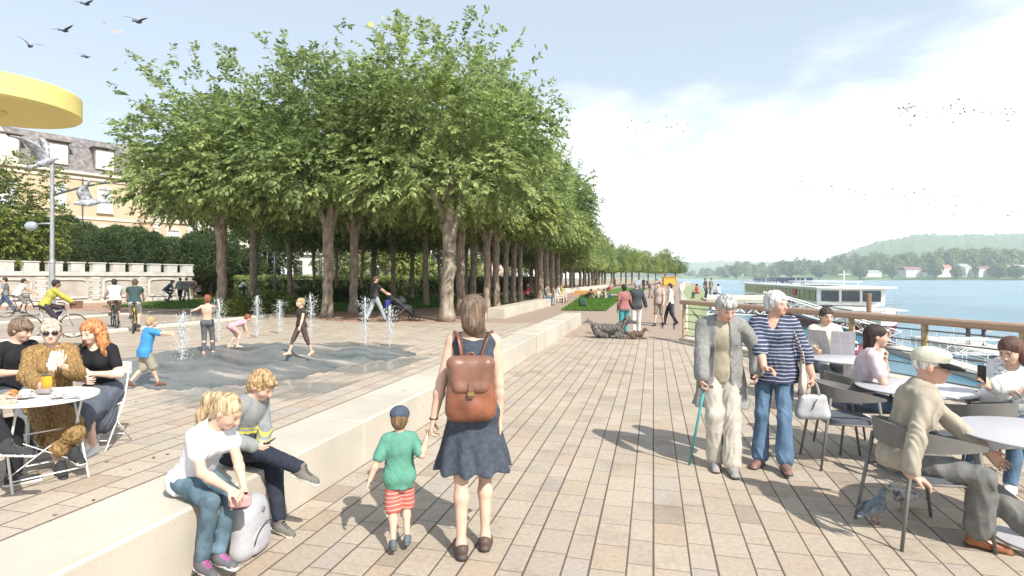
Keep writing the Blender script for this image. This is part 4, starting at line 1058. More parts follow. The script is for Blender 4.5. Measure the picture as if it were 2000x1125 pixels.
def thin_rail(pts, label, z0=0, h=1.0, n=8, name='railing', m=None, group=None):
    pts = [Vector(p) for p in pts]; t = thing(name, label, 'railing', pts[0], 0, group); o = pts[0]; m = m or steel
    L_ = sum((b - a).length for a, b in zip(pts, pts[1:]))
    for z in (h, h * .5): g = MB(); g.tube([p - o + Vector((0, 0, z)) for p in pts], .03, 6); obj('rail_bar', g, m, t)
    for i in range(n + 1):
        s = L_ * i / n
        for a, b in zip(pts, pts[1:]):
            l = (b - a).length
            if s <= l + 1e-6: p = a.lerp(b, s / l) - o; break
            s -= l
        g = MB(); g.tube([p, p + Vector((0, 0, h))], .025, 6); obj('post', g, m, t)
thin_rail([(1.1, 20, 0), (1.6, 35, 0), (2.6, 60, 0)], 'slim pale steel railing along the right edge of the path', n=16, m=white)
thin_rail([(2.7, 61, 0), (5.2, 100, 0), (7.5, 122, 0)], 'slim pale railing leading on to the yellow kiosk', n=16, m=white)

# ------------------------------------------------------------------ landing stage, pontoons, ship
def landing():
    t = thing('landing_stage', 'white walled landing terrace on posts standing over the bank behind the railing', 'landing stage', (0, 0, 0))
    a = G(1345, 585); 
    g = MB(); x0, x1, y0, y1 = 4.2, 9.2, 48, 54
    g.box(((x0 + x1) / 2, (y0 + y1) / 2, -.12), (x1 - x0, y1 - y0, .22)); obj('deck', g, concr, t)
    g = MB(); g.rbox(((x0 + x1) / 2, y0 + .12, .2), (x1 - x0, .14, .40), .02); obj('parapet', g, offw, t)
    for x in (5, 8.6):
        for y in (48.8, 53.2): g = MB(); g.tube([(x, y, -5.5), (x, y, -.2)], .16, 10); obj('post', g, steel, t)
    g = MB()
    for k in range(5):
        xa = x0 + k * 1.0; xb = xa + 1.0; z0, z1 = -1.15, -.23; y = y0 + .1
        g.tube([(xa, y, z0), (xb, y, z1)], .05, 6); g.tube([(xa, y, z1), (xb, y, z0)], .05, 6)
    g.tube([(x0, y0 + .1, -1.18), (x1, y0 + .1, -1.18)], .07, 6); obj('truss', g, white, t)
landing()
def pontoon(x0, x1, y0, y1, label, z=-4.05):
    t = thing('pontoon', label, 'pontoon', (0, 0, 0))
    g = MB(); g.rbox(((x0 + x1) / 2, (y0 + y1) / 2, z - .3), (x1 - x0, y1 - y0, .6), .05); obj('float', g, offw, t)
    g = MB(); g.rbox(((x0 + x1) / 2, (y0 + y1) / 2, z + .03), (x1 - x0 - .3, y1 - y0 - .3, .06), .02); obj('deck', g, mat('pontoon_deck', (.55, .52, .48), rough=.8, amt=.1, scale=3), t)
    for x in (x0 + .1, x1 - .1):
        g = MB()
        for zz in (.5, 1.0): g.tube([(x, y0, z + zz), (x, y1, z + zz)], .025, 5)
        n = max(2, int((y1 - y0) / 2.5))
        for i in range(n + 1): y = y0 + (y1 - y0) * i / n; g.tube([(x, y, z), (x, y, z + 1)], .025, 5)
        obj('guard_rail', g, white, t)
pontoon(24.8, 28.6, 36, 64, 'long white pontoon where two people stand out on the river')
pontoon(19.2, 20.8, 27, 60, 'narrow white jetty floating closer to the bank')
def gangway(a, b, label, w=1.3):
    a, b = Vector(a), Vector(b); t = thing('gangway', label, 'gangway', a); d = b - a; L_ = d.length; dn = d / L_; n_ = Vector((-dn.y, dn.x, 0)).normalized()
    for s_ in (-1, 1):
        g = MB(); o = n_ * (w / 2 * s_); g.tube([o, d + o], .05, 6); g.tube([o + Vector((0, 0, 1.1)), d + o + Vector((0, 0, 1.1))], .05, 6)
        k = int(L_ / 1.6)
        for i in range(k):
            p, q = d * (i / k) + o, d * ((i + 1) / k) + o; u = Vector((0, 0, 1.1))
            g.tube([p, q + u], .018, 5); g.tube([p + u, q], .018, 5); g.tube([p, p + u], .018, 5)
        obj('truss', g, white, t)
    g = MB(); R = d.to_track_quat('X', 'Z').to_matrix(); g.box(d / 2 - Vector((0, 0, .0)), (L_, w - .1, .06), R); obj('deck', g, steel, t)
gangway((9.3, 51, -.5), (20.2, 55, -3.9), 'white truss gangway sloping from the landing terrace to the jetty')
gangway((9.0, 3.8, -.4), (20.0, 30, -3.9), 'long white truss gangway descending from the quay to the jetty')
gangway((21, 48, -3.8), (25, 50, -3.95), 'short flat gangway joining the jetty to the pontoon', 1.2)
for (x, y, lb) in ((18.6, 56.3, 'brown mooring pile standing before the ship bow'), (18.8, 28, 'brown mooring pile at the near end of the jetty')):
    t = MB(); t.tube([(x, y, -7), (x, y, .4 if y > 50 else -1.5)], [.2, .2], 12); tag(obj('mooring_pile', t, mat('pile_wood', (.19, .12, .07), rough=.9, amt=.3), smooth=True), lb, 'mooring pile')

def ship():
    t = thing('passenger_ship', 'white river passenger ship with dark red hull moored behind the railing', 'ship', (23.6, 76, WZ))
    L_, Wd = 62., 8.5; hw = Wd / 2
    def outline(y): return hw * min(1, ((y + 9) / 9.) ** .55) if y < 0 else hw * (1 if y < L_ - 4 else .85)
    def hull(name, z0, z1, m, inset=0, ys=None, fl=.86):
        vs = []; fs = []; ys = ys or [-8.9 + inset, -8.2, -7, -5, -2.5, 0, 4, 15, 30, 45, L_ - 4, L_]
        for y in ys:
            w = max(.05, outline(y) - inset); vs += [(-w * fl, y + (1 - fl) * 6 * (y < 0), z0), (-w, y, z1), (w, y, z1), (w * fl, y + (1 - fl) * 6 * (y < 0), z0)]
        for i in range(len(ys) - 1):
            for k in range(4): o = i * 4; fs.append((o + k, o + (k + 1) % 4, o + 4 + (k + 1) % 4, o + 4 + k))
        fs += [(0, 3, 2, 1)[::-1], tuple(len(vs) - 4 + k for k in (0, 3, 2, 1))]
        g = MB(); g.add(vs, fs); return obj(name, g, m, t)
    redm = mat('hull_red', (.24, .035, .04), rough=.45, amt=.2, scale=.8); wm = mat('ship_white', (.78, .77, .74), rough=.4, amt=.05, scale=1)
    hull('lower_hull', -.8, 1.15, redm); hull('upper_hull', 1.16, 2.6, wm, inset=-.05, fl=.97)
    blk = mat('ship_dark', (.05, .06, .07), rough=.3, amt=.3, scale=1)
    for k in range(22):
        g = MB(); g.rbox((-hw - .03, 1.5 + k * 2.7, 1.95), (.08, 1.7, .55), .03); obj('porthole_window', g, blk, t)
    g = MB(); g.box((0, 30.5, 3.9), (Wd - 1.0, 58, 2.1)); cb = obj('cabin', g, wm, t)
    for k in range(21):
        for sx in (-1, 1):
            g = MB(); g.rbox((sx * (hw - .47), 3.2 + k * 2.7, 4.0), (.08, 2.25, 1.35), .03); obj('window', g, glassm, cb)
    g = MB()
    for k in range(3): g.rbox((-2.3 + k * 2.3, 1.46, 4.0), (2.0, .08, 1.35), .03)
    obj('windscreen', g, glassm, t)
    g = MB(); g.rbox((-hw + .42, 12.8, 4.2), (.14, 2.2, .9), .02); obj('sign_board', g, mat('sign_red', (.5, .03, .05), rough=.5), t)
    g = MB(); g.rbox((0, 30, 5.06), (Wd + .2, 61, .22), .05); obj('roof', g, wm, t)
    g = MB(); g.rbox((0, -4, 2.72), (Wd - 3.2, 7.4, .2), .04); obj('foredeck', g, offw, t)
    g = MB(); g.rbox((0, 14, 5.75), (5.2, 17, .10), .03)
    for y in (6.5, 14, 21.5):
        for x in (-2.4, 2.4): g.tube([(x, y, 5.15), (x, y, 5.72)], .05, 6)
    obj('canopy', g, wm, t)
    g = MB()
    for sx in (-1, 1):
        for z in (5.6, 6.05): g.tube([(sx * (hw - .1), 24, z), (sx * (hw - .1), 60, z)], .04, 5)
        for k in range(19): g.tube([(sx * (hw - .1), 24 + 2 * k, 5.17), (sx * (hw - .1), 24 + 2 * k, 6.05)], .03, 5)
        obj('guard_rail', g, steel, t); g = MB()
    for z in (3.1, 3.5):
        for sx in (-1, 1): g.tube([(sx * hw * .98, 0, z), (sx * hw * .8, -5, z), (0, -8.6, z)], .03, 5)
    for k in range(6):
        f = k / 5
        for sx in (-1, 1): g.tube([(sx * hw * (1 - f * .95), -8.4 * f ** .8, 2.6), (sx * hw * (1 - f * .95), -8.4 * f ** .8, 3.5)], .03, 5)
    obj('guard_rail', g, steel, t)
    r = random.Random(3)
    g = MB()
    for k in range(46):
        g = MB(); x = r.uniform(-3.3, 3.3); y = 25 + k * .75; g.rbox((x, y, 5.65), (.5, .5, .06), .01); g.rbox((x, y + .25, 5.95), (.5, .06, .6), .01)
        for dx in (-.2, .2): g.tube([(x + dx, y, 5.17), (x + dx, y, 5.65)], .03, 4)
        obj('deck_seat', g, mat('deck_seat_blue', (.05, .07, .13), rough=.6), t)
    g = MB(); g.tube([(0, 4, 5.1), (0, 4, 7.2)], .06, 6); g.tube([(-.7, 4, 6.7), (.7, 4, 6.7)], .03, 5); obj('mast', g, wm, t)
ship()
def boat(px, py, D, label, L_, m, rz):
    p = A(px, py, D); p.z = WZ; t = thing('boat', label, 'boat', p, rz); vs = []; fs = []; w = L_ * .16
    for y, k, s in ((-.5, .8, 0), (-.2, 1, 0), (.1, 1, 0), (.35, .7, .05), (.5, .06, .15)): vs += [(-w * k * .7, y * L_, -.2), (-w * k, y * L_, .75 + s), (w * k, y * L_, .75 + s), (w * k * .7, y * L_, -.2)]
    for i in range(4):
        for k in range(4): o = i * 4; fs.append((o + k, o + (k + 1) % 4, o + 4 + (k + 1) % 4, o + 4 + k))
    fs += [(3, 2, 1, 0), (16, 17, 18, 19)]; g = MB(); g.add(vs, fs); obj('hull', g, m, t)
    g = MB(); g.rbox((0, -.1 * L_, 1.15), (w * 1.4, L_ * .35, .85), .15); cb = obj('cabin', g, white, t)
    g = MB(); g.rbox((0, -.1 * L_, 1.22), (w * 1.44, L_ * .3, .38), .04); obj('window', g, glassm, cb)
boat(1640, 650, 43, 'dark red motor boat moored between the bank and the ship', 9.5, mat('hull_red', (.24, .035, .04)), -.9)
boat(1450, 640, 33, 'white motor boat below the bank behind the elderly couple', 6.5, white, -.5)

# ------------------------------------------------------------------ wall, buildings
def crenel():
    a = ray(-260, 30); b = ray(374, 47); d = (b - a); L_ = d.length; dn = d / L_; ang = math.atan2(dn.y, dn.x)
    t = thing('garden_wall', 'long white crenellated garden wall with arched panels behind the cyclists', 'wall', a, ang)
    st = mat('wall_stone', (.44, .41, .36), rough=.9, amt=.2, scale=1.6, bump=.5, bscale=9); sw = mat('wall_white', (.56, .54, .50), rough=.9, amt=.14, scale=3, bump=.3, bscale=14)
    g = MB(); g.box((L_ / 2, 0, .95), (L_, .4, 1.9)); obj('wall_body', g, st, t)
    g = MB(); g.rbox((L_ / 2, 0, 1.97), (L_ + .1, .62, .14), .03); g.rbox((L_ / 2, 0, 2.12), (L_ + .06, .5, .16), .02); obj('cornice', g, sw, t)
    g = MB(); g.box((L_ / 2, -.22, .12), (L_, .08, .24)); obj('plinth', g, sw, t)
    k = 0; s = .5
    while s < L_ - .2:
        g = MB(); g.rbox((s, 0, 2.50), (.84, .46, .6), .02); g.rbox((s, 0, 2.83), (.96, .56, .09), .02); obj('merlon', g, sw, t); s += 1.36
    s = 1.2; r = random.Random(4)
    while s < L_:
        g = MB()
        for i in range(9): g.rbox((s, -.25, .33 + i * .178), (.62 if i % 2 else .5, .16, .165), .012)
        obj('pilaster', g, sw, t)
        if s + 3.5 < L_:
            g = MB(); x0, x1 = s + .55, s + 2.75; w = .07
            pts = [(x0, -.23, .4), (x0, -.23, 1.45)] + [(x0 + .35 - .35 * math.cos(q), -.23, 1.45 + .2 * math.sin(q)) for q in (.5, 1, 1.57)] + [((x0 + x1) / 2, -.23, 1.68)] + [(x1 - .35 + .35 * math.cos(q), -.23, 1.45 + .2 * math.sin(q)) for q in (1.57, 1, .5)] + [(x1, -.23, 1.45), (x1, -.23, .4), (x0, -.23, .4)]
            g.tube(pts, w, 6); obj('panel_frame', g, sw, t)
        s += 3.3
crenel()

def window(parent, c, w, h, R, fm, gm=None, arch=False, sill=True, depth=.12, shut=None):
    """c centre on facade plane, R rotation matrix whose +y points into the wall"""
    g = MB(); c = Vector(c)
    def P(x, y, z): return c + R @ Vector((x, y, z))
    f = .11 * min(w, 1.2)
    g.box(P(-w / 2 - f / 2, -.05, 0), (f, .16, h + 2 * f), R); g.box(P(w / 2 + f / 2, -.05, 0), (f, .16, h + 2 * f), R)
    g.box(P(0, -.05, h / 2 + f * .7), (w + .002, .18, f * 1.4), R)
    if arch: g.box(P(0, -.07, h / 2 + f * 2.1), (w * .8, .16, f * 1.4), R); g.box(P(0, -.1, h / 2 + f * 2.2), (w * .18, .22, f * 2.6), R)
    if sill: g.box(P(0, -.12, -h / 2 - f * .6), (w + f * 3, .3, f * 1.1), R)
    g.box(P(0, -.02, 0), (.06, .08, h), R); g.box(P(0, -.02, h * .2), (w, .08, .06), R)
    o = obj('window', g, fm, parent)
    g = MB(); g.box(P(0, .0, 0), (w, .04, h), R); obj('pane', g, gm or glassm, o); return o
def yellow_building():
    # facade seen obliquely; corner A (left, px 60) B (right px 275), eave z
    a, b = ray(92, 60), ray(250, 66); d = b - a; L_ = d.length; ang = math.atan2(d.y, d.x)
    t = thing('yellow_building', 'yellow ochre town house with slate mansard roof and white dormers behind the lamp', 'building', a, ang)
    wm = mat('ochre_brick', (.53, .42, .285), rough=.9, amt=.10, scale=1.2, bump=.25, bscale=9); tr = mat('cream_trim', (.64, .58, .48), rough=.8, amt=.10, scale=2); sl_ = mat('slate_roof', (.15, .14, .145), rough=.8, amt=.35, scale=2.4, bump=.5, bscale=10, col2=(.22, .195, .19))
    E = 13.2; X0, X1 = -6.5, L_ + 3.2
    g = MB(); g.box(((X0 + X1) / 2, 6, E / 2), (X1 - X0, 12, E)); obj('wall', g, wm, t)
    g = MB(); g.rbox(((X0 + X1) / 2, 6, E + .12), (X1 - X0 + .8, 12.8, .3), .05); g.rbox(((X0 + X1) / 2, 6, E - .42), (X1 - X0 + .3, 12.3, .3), .04)
    g.rbox(((X0 + X1) / 2, 6, 8.4), (X1 - X0 + .24, 12.24, .28), .04); g.rbox(((X0 + X1) / 2, 6, 4.2), (X1 - X0 + .24, 12.24, .28), .04); obj('cornice', g, tr, t)
    g = MB(); z0, z1, z2 = E + .27, E + 4.3, E + 4.9; q = 1.5
    ring = lambda i, z: [(X0 + i, i, z), (X1 - i, i, z), (X1 - i, 12 - i, z), (X0 + i, 12 - i, z)]
    vs = ring(-.1, z0) + ring(q, z1) + ring(q + 3.5, z2); fs = [(k + j * 4, (k + 1) % 4 + j * 4, (k + 1) % 4 + 4 + j * 4, k + 4 + j * 4) for j in range(2) for k in range(4)] + [(8, 9, 10, 11), (3, 2, 1, 0)]
    g.add(vs, fs); rf = obj('roof', g, sl_, t, smooth=False)
    g = MB(); g.box((X0 + 1.2, 6, E + 5.3), (1, 1.6, 2)); obj('chimney', g, tr, rf)
    I = Matrix.Identity(3); wp = mat('curtain_glass', (.50, .53, .55), rough=.2, amt=.12, scale=2)
    for x in (-3.2, .9, 5.2, 9.3):
        if x < X1 - 1:
            dm = MB(); dm.box((x, 1.1, E + 2.0), (2.0, 2.2, 2.5)); dm.rbox((x, .9, E + 3.33), (2.4, 2.8, .16), .04); o = obj('dormer', dm, sl_, t)
            g = MB(); g.rbox((x, -.06, E + 1.95), (1.75, .12, 2.2), .03); obj('frame', g, tr, o)
            g = MB(); g.box((x, -.13, E + 1.95), (1.35, .04, 1.85)); obj('shutter', g, mat('shutter_white', (.66, .66, .64), rough=.7, amt=.1, scale=1, stretch=(1, 1, 14)), o)
            window(t, (x, -.01, 10.5), 1.25, 2.6, I, tr, wp, arch=True); window(t, (x, -.01, 6.1), 1.25, 2.6, I, tr, wp, arch=True)
    for x in (X0 + .25, X1 - .25, 3.05):
        g = MB()
        for i in range(26 if x != 3.05 else 0): g.box((x, -.02, .3 + i * .5), (.9 if i % 2 else .6, .14, .42))
        if g.v: obj('quoins', g, tr, t)
    # projecting right bay, canted
    g = MB(); bx = L_ + 1.2; g.prism([(bx, -.02), (bx + 1.0, -1.9), (bx + 4.8, -1.9), (bx + 6, 0), (bx + 6, 2), (bx, 2)], 0, E + .2); by = obj('bay', g, wm, t, smooth=False)
    g = MB()
    for z in (E + .3, 8.5, 4.3): g.prism([(bx - .2, -.1), (bx + .9, -2.12), (bx + 4.9, -2.12), (bx + 6.2, 0), (bx + 6.2, 2), (bx - .2, 2)], z - .15, z + .2)
    for i in range(26): g.box((bx + 1.1, -1.94, .3 + i * .5), (.75 if i % 2 else .5, .2, .42)); g.box((bx + 4.7, -1.94, .3 + i * .5), (.75 if i % 2 else .5, .2, .42))
    obj('bay_trim', g, tr, by)
    window(by, (bx + 2.9, -1.91, 10.5), 1.3, 2.5, I, tr, wp, arch=True); window(by, (bx + 2.9, -1.91, 6.2), 1.3, 2.5, I, tr, wp, arch=True)
    # small stone gable at the left end
    g = MB(); g.add([(X0 - .1, -.3, E), (X0 + 4.4, -.3, E), (X0 + 3.6, -.3, E + 2.4), (X0 + 2.2, -.3, E + 4.6), (X0 + .8, -.3, E + 2.4), (X0 - .1, .4, E), (X0 + 4.4, .4, E), (X0 + 3.6, .4, E + 2.4), (X0 + 2.2, .4, E + 4.6), (X0 + .8, .4, E + 2.4)], [(4, 3, 2, 1, 0)[::-1], (5, 6, 7, 8, 9)[::-1]] + [(k, (k + 1) % 5, (k + 1) % 5 + 5, k + 5)[::-1] for k in range(5)]); obj('gable', g, tr, t, smooth=False)
    g = MB(); g.tube([(3.1, -.1, .2), (3.1, -.1, E - .3)], .07, 6); obj('drainpipe', g, dark, t)
yellow_building()
def house(px0, px1, D0, D1, E, Rg, label, wm, rm, nwin=3, fl=2, name='house', gable_front=False, depth=9, hip=False, z=0):
    a, b = ray(px0, D0), ray(px1, D1); d = b - a; L_ = d.length; ang = math.atan2(d.y, d.x); a.z = z
    t = thing(name, label, 'house', a, ang)
    g = MB(); g.box((L_ / 2, depth / 2, E / 2 - 1), (L_, depth, E + 2)); w_ = obj('wall', g, wm, t)
    o = .5; g = MB()
    if gable_front:
        m_ = L_ / 2; vs = [(-o, -o, E - .2), (L_ + o, -o, E - .2), (m_, -o, E + Rg), (-o, depth + o, E - .2), (L_ + o, depth + o, E - .2), (m_, depth + o, E + Rg)]
        g.add(vs, [(0, 2, 5, 3)[::-1], (1, 4, 5, 2)[::-1], (0, 3, 4, 1)[::-1]]); obj('roof', g, rm, t, smooth=False)
        g = MB(); g.add([(0, -.02, E - .3), (L_, -.02, E - .3), (m_, -.02, E + Rg - .35), (0, depth, E - .3), (L_, depth, E - .3), (m_, depth, E + Rg - .35)], [(0, 1, 2), (5, 4, 3)]); obj('gable', g, wm, t, smooth=False)
    else:
        i_ = L_ * .22 if hip else 0; m_ = depth / 2
        g.add([(-o, -o, E - .1), (L_ + o, -o, E - .1), (L_ + o, depth + o, E - .1), (-o, depth + o, E - .1), (i_ - o * (not hip), m_, E + Rg), (L_ - i_ + o * (not hip), m_, E + Rg)], [(0, 1, 5, 4), (2, 3, 4, 5), (1, 2, 5), (3, 0, 4), (3, 2, 1, 0)]); rf = obj('roof', g, rm, t, smooth=False)
        g = MB(); g.box((L_ * .7, m_, E + Rg * .9), (.8, .8, Rg * .6)); obj('chimney', g, offw, rf)
    I = Matrix.Identity(3)
    for f in range(fl):
        for i in range(nwin):
            window(t, (L_ * (i + .5) / nwin, -.01, E * (f + .55) / fl), min(1.2, L_ / nwin * .45), E / fl * .5, I, offw)
    return t
beige = mat('beige_render', (.55, .48, .38), rough=.9, amt=.08, scale=.8); tile = mat('brown_tiles', (.22, .14, .11), rough=.85, amt=.3, scale=3); greyt = mat('grey_tiles', (.30, .30, .31), rough=.8, amt=.2, scale=2); pink = mat('pink_render', (.55, .42, .36), rough=.9, amt=.08, scale=.8); redt = mat('red_tiles', (.36, .17, .12), rough=.85, amt=.2, scale=2)
house(300, 492, 76, 84, 11, 3, 'large plain beige building behind the first two tall trunks', beige, tile, nwin=4, fl=3, name='apartment_house', depth=14)
house(562, 640, 78, 80, 5.2, 3.4, 'white gabled house with dark eaves seen between the forked trees', offw, greyt, nwin=2, fl=1, gable_front=True)
house(665, 722, 86, 88, 6, 2.6, 'pinkish house half hidden behind the thin bent trunk', pink, redt, nwin=2, fl=2)
house(790, 862, 92, 96, 7.2, 2.4, 'white villa with red roof right of the pram', offw, redt, nwin=3, fl=2, hip=True)
house(885, 1000, 105, 112, 8.0, 3, 'wide beige villa behind the trunks next to the backpack woman', beige, greyt, nwin=5, fl=2, hip=True)
hz = [(1690, 1722, 1560, 11, 7, 'small white house, leftmost on the far bank above the ship bow'), (1770, 1802, 1500, 17, 9, 'white villa with steep roof on the far bank'), (1826, 1862, 1500, 22, 10, 'large pale house with broad roof on the far bank'), (1880, 1898, 1490, 24, 10, 'narrow gabled house right of the large pale one across the river'), (1912, 1946, 1470, 20, 7, 'low white house with flat roof line across the river'), (1966, 1982, 1450, 20, 9, 'small white house near the right edge across the river'), (1990, 2030, 1430, 20, 10, 'reddish house cut by the right edge across the river')]
for i, (x0, x1, D, E, Rg, lb) in enumerate(hz): house(x0, x1, D, D * 1.005, E, Rg, lb, pink if i == 6 else offw, (greyt, tile, redt)[i % 3], nwin=4, fl=2, depth=26, z=WZ + 9, hip=i == 4)

# ------------------------------------------------------------------ lamps, canopy
def lamp_big():
    p = G(102, 612); D = 1980 / 70.; t = thing('street_lamp', 'tall grey lamp post with long curved arm and side globe left of the trees', 'street lamp', p, YAW + .0)
    k = D / FPX; top = CAMZ + (HZ - 318) * k; gm = mat('galvanised', (.36, .37, .38), rough=.5, amt=.12, scale=5, metal=.3)
    g = MB(); g.tube([(0, 0, -.1), (0, 0, 2.6), (0, 0, 2.62), (0, 0, top)], [.13, .13, .10, .085], 14); g.lathe([(.2, -.05), (.2, .05), (.14, .12)], n=16); g.lathe([(.145, 2.5), (.15, 2.62), (.11, 2.7)], n=16); obj('pole', g, gm, t, smooth='auto')
    za = CAMZ + (HZ - 382) * k; g = MB(); g.tube(bezier((0, 0, za), (1.2, 0, za + .35), (2.4, 0, za + .75), (4.2, 0, za + .7), 14), [.055] * 8 + [.045] * 7, 8); obj('arm', g, dark, t, smooth=True)
    g = MB(); R = Matrix.Rotation(0, 3, 'Z'); g.ell((4.35, 0, za + .66), (.5, .14, .09), 14, 8); obj('lamp_head', g, gm, t, smooth=True)
    zl = CAMZ + (HZ - 437) * k; g = MB(); g.tube([(0, 0, zl), (-.5, 0, zl + .02), (-.85, 0, zl - .05)], .035, 8); obj('arm', g, gm, t, smooth=True)
    g = MB(); g.ell((-1.05, 0, zl - .12), (.30, .24, .24), 16, 10); obj('lamp_globe', g, mat('globe_glass', (.42, .50, .55), rough=.1, amt=.15, trans=.3), t, smooth=True)
lamp_big()
p = G(537, 583); t = thing('street_lamp', 'thin pale grey lamp post standing between the trunks', 'street lamp', p, YAW); g = MB(); g.tube([(0, 0, 0), (0, 0, 6.5)], [.13, .09], 12); obj('pole', g, steel, t, smooth=True); g = MB(); g.rbox((.5, 0, 6.5), (1.3, .2, .1), .04); obj('lamp_head', g, steel, t)
def canopy():
    y = mat('canopy_yellow', (.74, .60, .20), rough=.6, amt=.06, scale=1.5)
    c = ray(-14, 10, 0); t = thing('round_canopy', 'big round yellow canopy disc on a post jutting in at the top left', 'canopy', c, 0)
    z0, z1, R0 = 4.76, 5.16, 1.27
    g = MB(); g.lathe([(0, z0), (R0 - .03, z0), (R0, z0 + .03), (R0, z1 - .03), (R0 - .03, z1), (0, z1 + .04)], n=96); obj('roof', g, y, t)
    g = MB(); g.tube([(0, 0, 0), (0, 0, z0)], [.045, .045], 20); g.lathe([(.05, z0 - .15), (.2, z0 - .02), (.2, z0)], n=24); g.lathe([(.35, 0), (.35, .04), (.15, .06)], n=24); obj('post', g, y, t, smooth='auto')
canopy()

# ------------------------------------------------------------------ café furniture
def cafe_chair():
    t = thing('armchair', 'x', 'chair', (0, 0, 0))
    # local: faces +y
    g = MB(); poly = []
    n = 28
    for i in range(n):
        a = 2 * PI * i / n; r = (abs(math.cos(a)) ** 3.2 + abs(math.sin(a)) ** 3.2) ** (-1 / 3.2); poly.append((r * .235 * math.cos(a), r * .225 * math.sin(a)))
    g.prism([(x * .97, y * .97) for x, y in poly], .425, .432); g.prism(poly, .432, .452); g.prism([(x * .96, y * .96) for x, y in poly], .452, .468); obj('seat', g, cuff_s, t, smooth='auto')
    g = MB(); vs = []; fs = []; m = 36
    for i in range(m + 1):
        s_ = -1 + 2 * i / m; a = s_ * 1.95; q = abs(s_)
        x = .285 * math.sin(a) * (1 if q < .8 else 1); y = -.255 * math.cos(a) + (max(0, q - .45) * .30); z = .705 - .03 * q ** 2
        hgt = .068 * (1 - q ** 2.2) + .012; nx, ny = math.sin(a), -math.cos(a)
        for (dr, dz) in ((-.008, -hgt), (.008, -hgt), (.010 + .02 * (1 - q), hgt), (-.006 + .02 * (1 - q), hgt)): vs.append((x + nx * dr, y + ny * dr, z + dz + .02 * (1 - q)))
    for i in range(m):
        for k in range(4): o = i * 4; fs.append((o + k, o + (k + 1) % 4, o + 4 + (k + 1) % 4, o + 4 + k))
    fs += [(0, 1, 2, 3)[::-1], tuple(len(vs) - 4 + k for k in range(4))]
    g.add(vs, fs); obj('backrest', g, cuff_g, t, smooth='auto')
    for sx in (-1, 1):
        g = MB(); g.tube([(sx * .285, .29, 0), (sx * .272, .19, .67)], [.011, .015], 10); obj('leg', g, cuff_g, t, smooth=True)
        g = MB(); g.tube([(sx * .25, -.30, 0), (sx * .205, -.195, .67)], [.011, .015], 10); obj('leg', g, cuff_g, t, smooth=True)
    g = MB(); g.tube([(-.275, .2, .43), (.275, .2, .43)], .009, 8); g.tube([(-.215, -.215, .43), (.215, -.215, .43)], .009, 8); g.tube([(-.275, .21, .43), (-.22, -.22, .43)], .009, 8); g.tube([(.275, .21, .43), (.22, -.22, .43)], .009, 8); obj('seat_frame', g, cuff_g, t, smooth=True)
    return t
chair0 = cafe_chair(); used = [0]
def place_chair(p, rz, label):
    o = chair0 if not used[0] else copy_tree(chair0); used[0] = 1
    o.location = (p[0], p[1], 0); o.rotation_euler = (0, 0, rz); o['label'] = label; o['group'] = 'graphite armchairs of the riverside cafe'; return o
tgrey = mat('table_grey', (.50, .49, .51), rough=.45, amt=.05, scale=3)
def cafe_table(p, r, label, col=.045, h=.74, m=None):
    t = thing('round_table', label, 'table', (p[0], p[1], 0), 0, 'round pale grey cafe tables by the railing')
    g = MB(); g.lathe([(0, h - .022), (r - .02, h - .022), (r, h - .010), (r, h - .004), (r - .006, h), (0, h)], n=72); obj('tabletop', g, m or tgrey, t, smooth='auto')
    g = MB(); g.lathe([(col, .02), (col, h - .03), (col * 2, h - .023)], n=28); obj('pedestal', g, tgrey, t, smooth='auto')
    g = MB(); g.lathe([(0, 0), (.25, 0), (.25, .012), (.06, .03), (0, .03)], n=40); obj('base', g, tgrey, t, smooth='auto'); return t
def bistro_table(p, r, rz, label, h=.735):
    t = thing('bistro_table', label, 'table', (p[0], p[1], 0), rz, 'white folding bistro tables')
    g = MB(); g.lathe([(0, h - .014), (r - .004, h - .014), (r, h - .012), (r, h + .012), (r - .012, h + .014), (r - .02, h + .002), (0, h)], n=64); obj('tabletop', g, white, t, smooth='auto')
    w = .26
    for s_, nm in ((1, 'a'), (-1, 'b')):
        for x in (-w, w):
            xx = x * (1 if s_ > 0 else .86); g = MB(); g.tube([(xx, -.27 * s_, 0), (xx, .22 * s_, h - .014)], .0095, 8); obj('leg', g, white, t, smooth=True)
        ww = w * (1 if s_ > 0 else .86); g = MB(); g.tube([(-ww, -.21 * s_, .09), (ww, -.21 * s_, .09)], .007, 8); obj('crossbar', g, white, t, smooth=True)
    g = MB(); g.tube([(-w, .02, .42), (w, .02, .42)], .006, 6); g.tube([(-w, .02, .42), (-.03, .02, .27), (w, -.1, .1)], .005, 6); g.tube([(w, .02, .42), (.03, .02, .27), (-w, -.1, .1)], .005, 6); obj('brace', g, white, t, smooth=True)
    return t
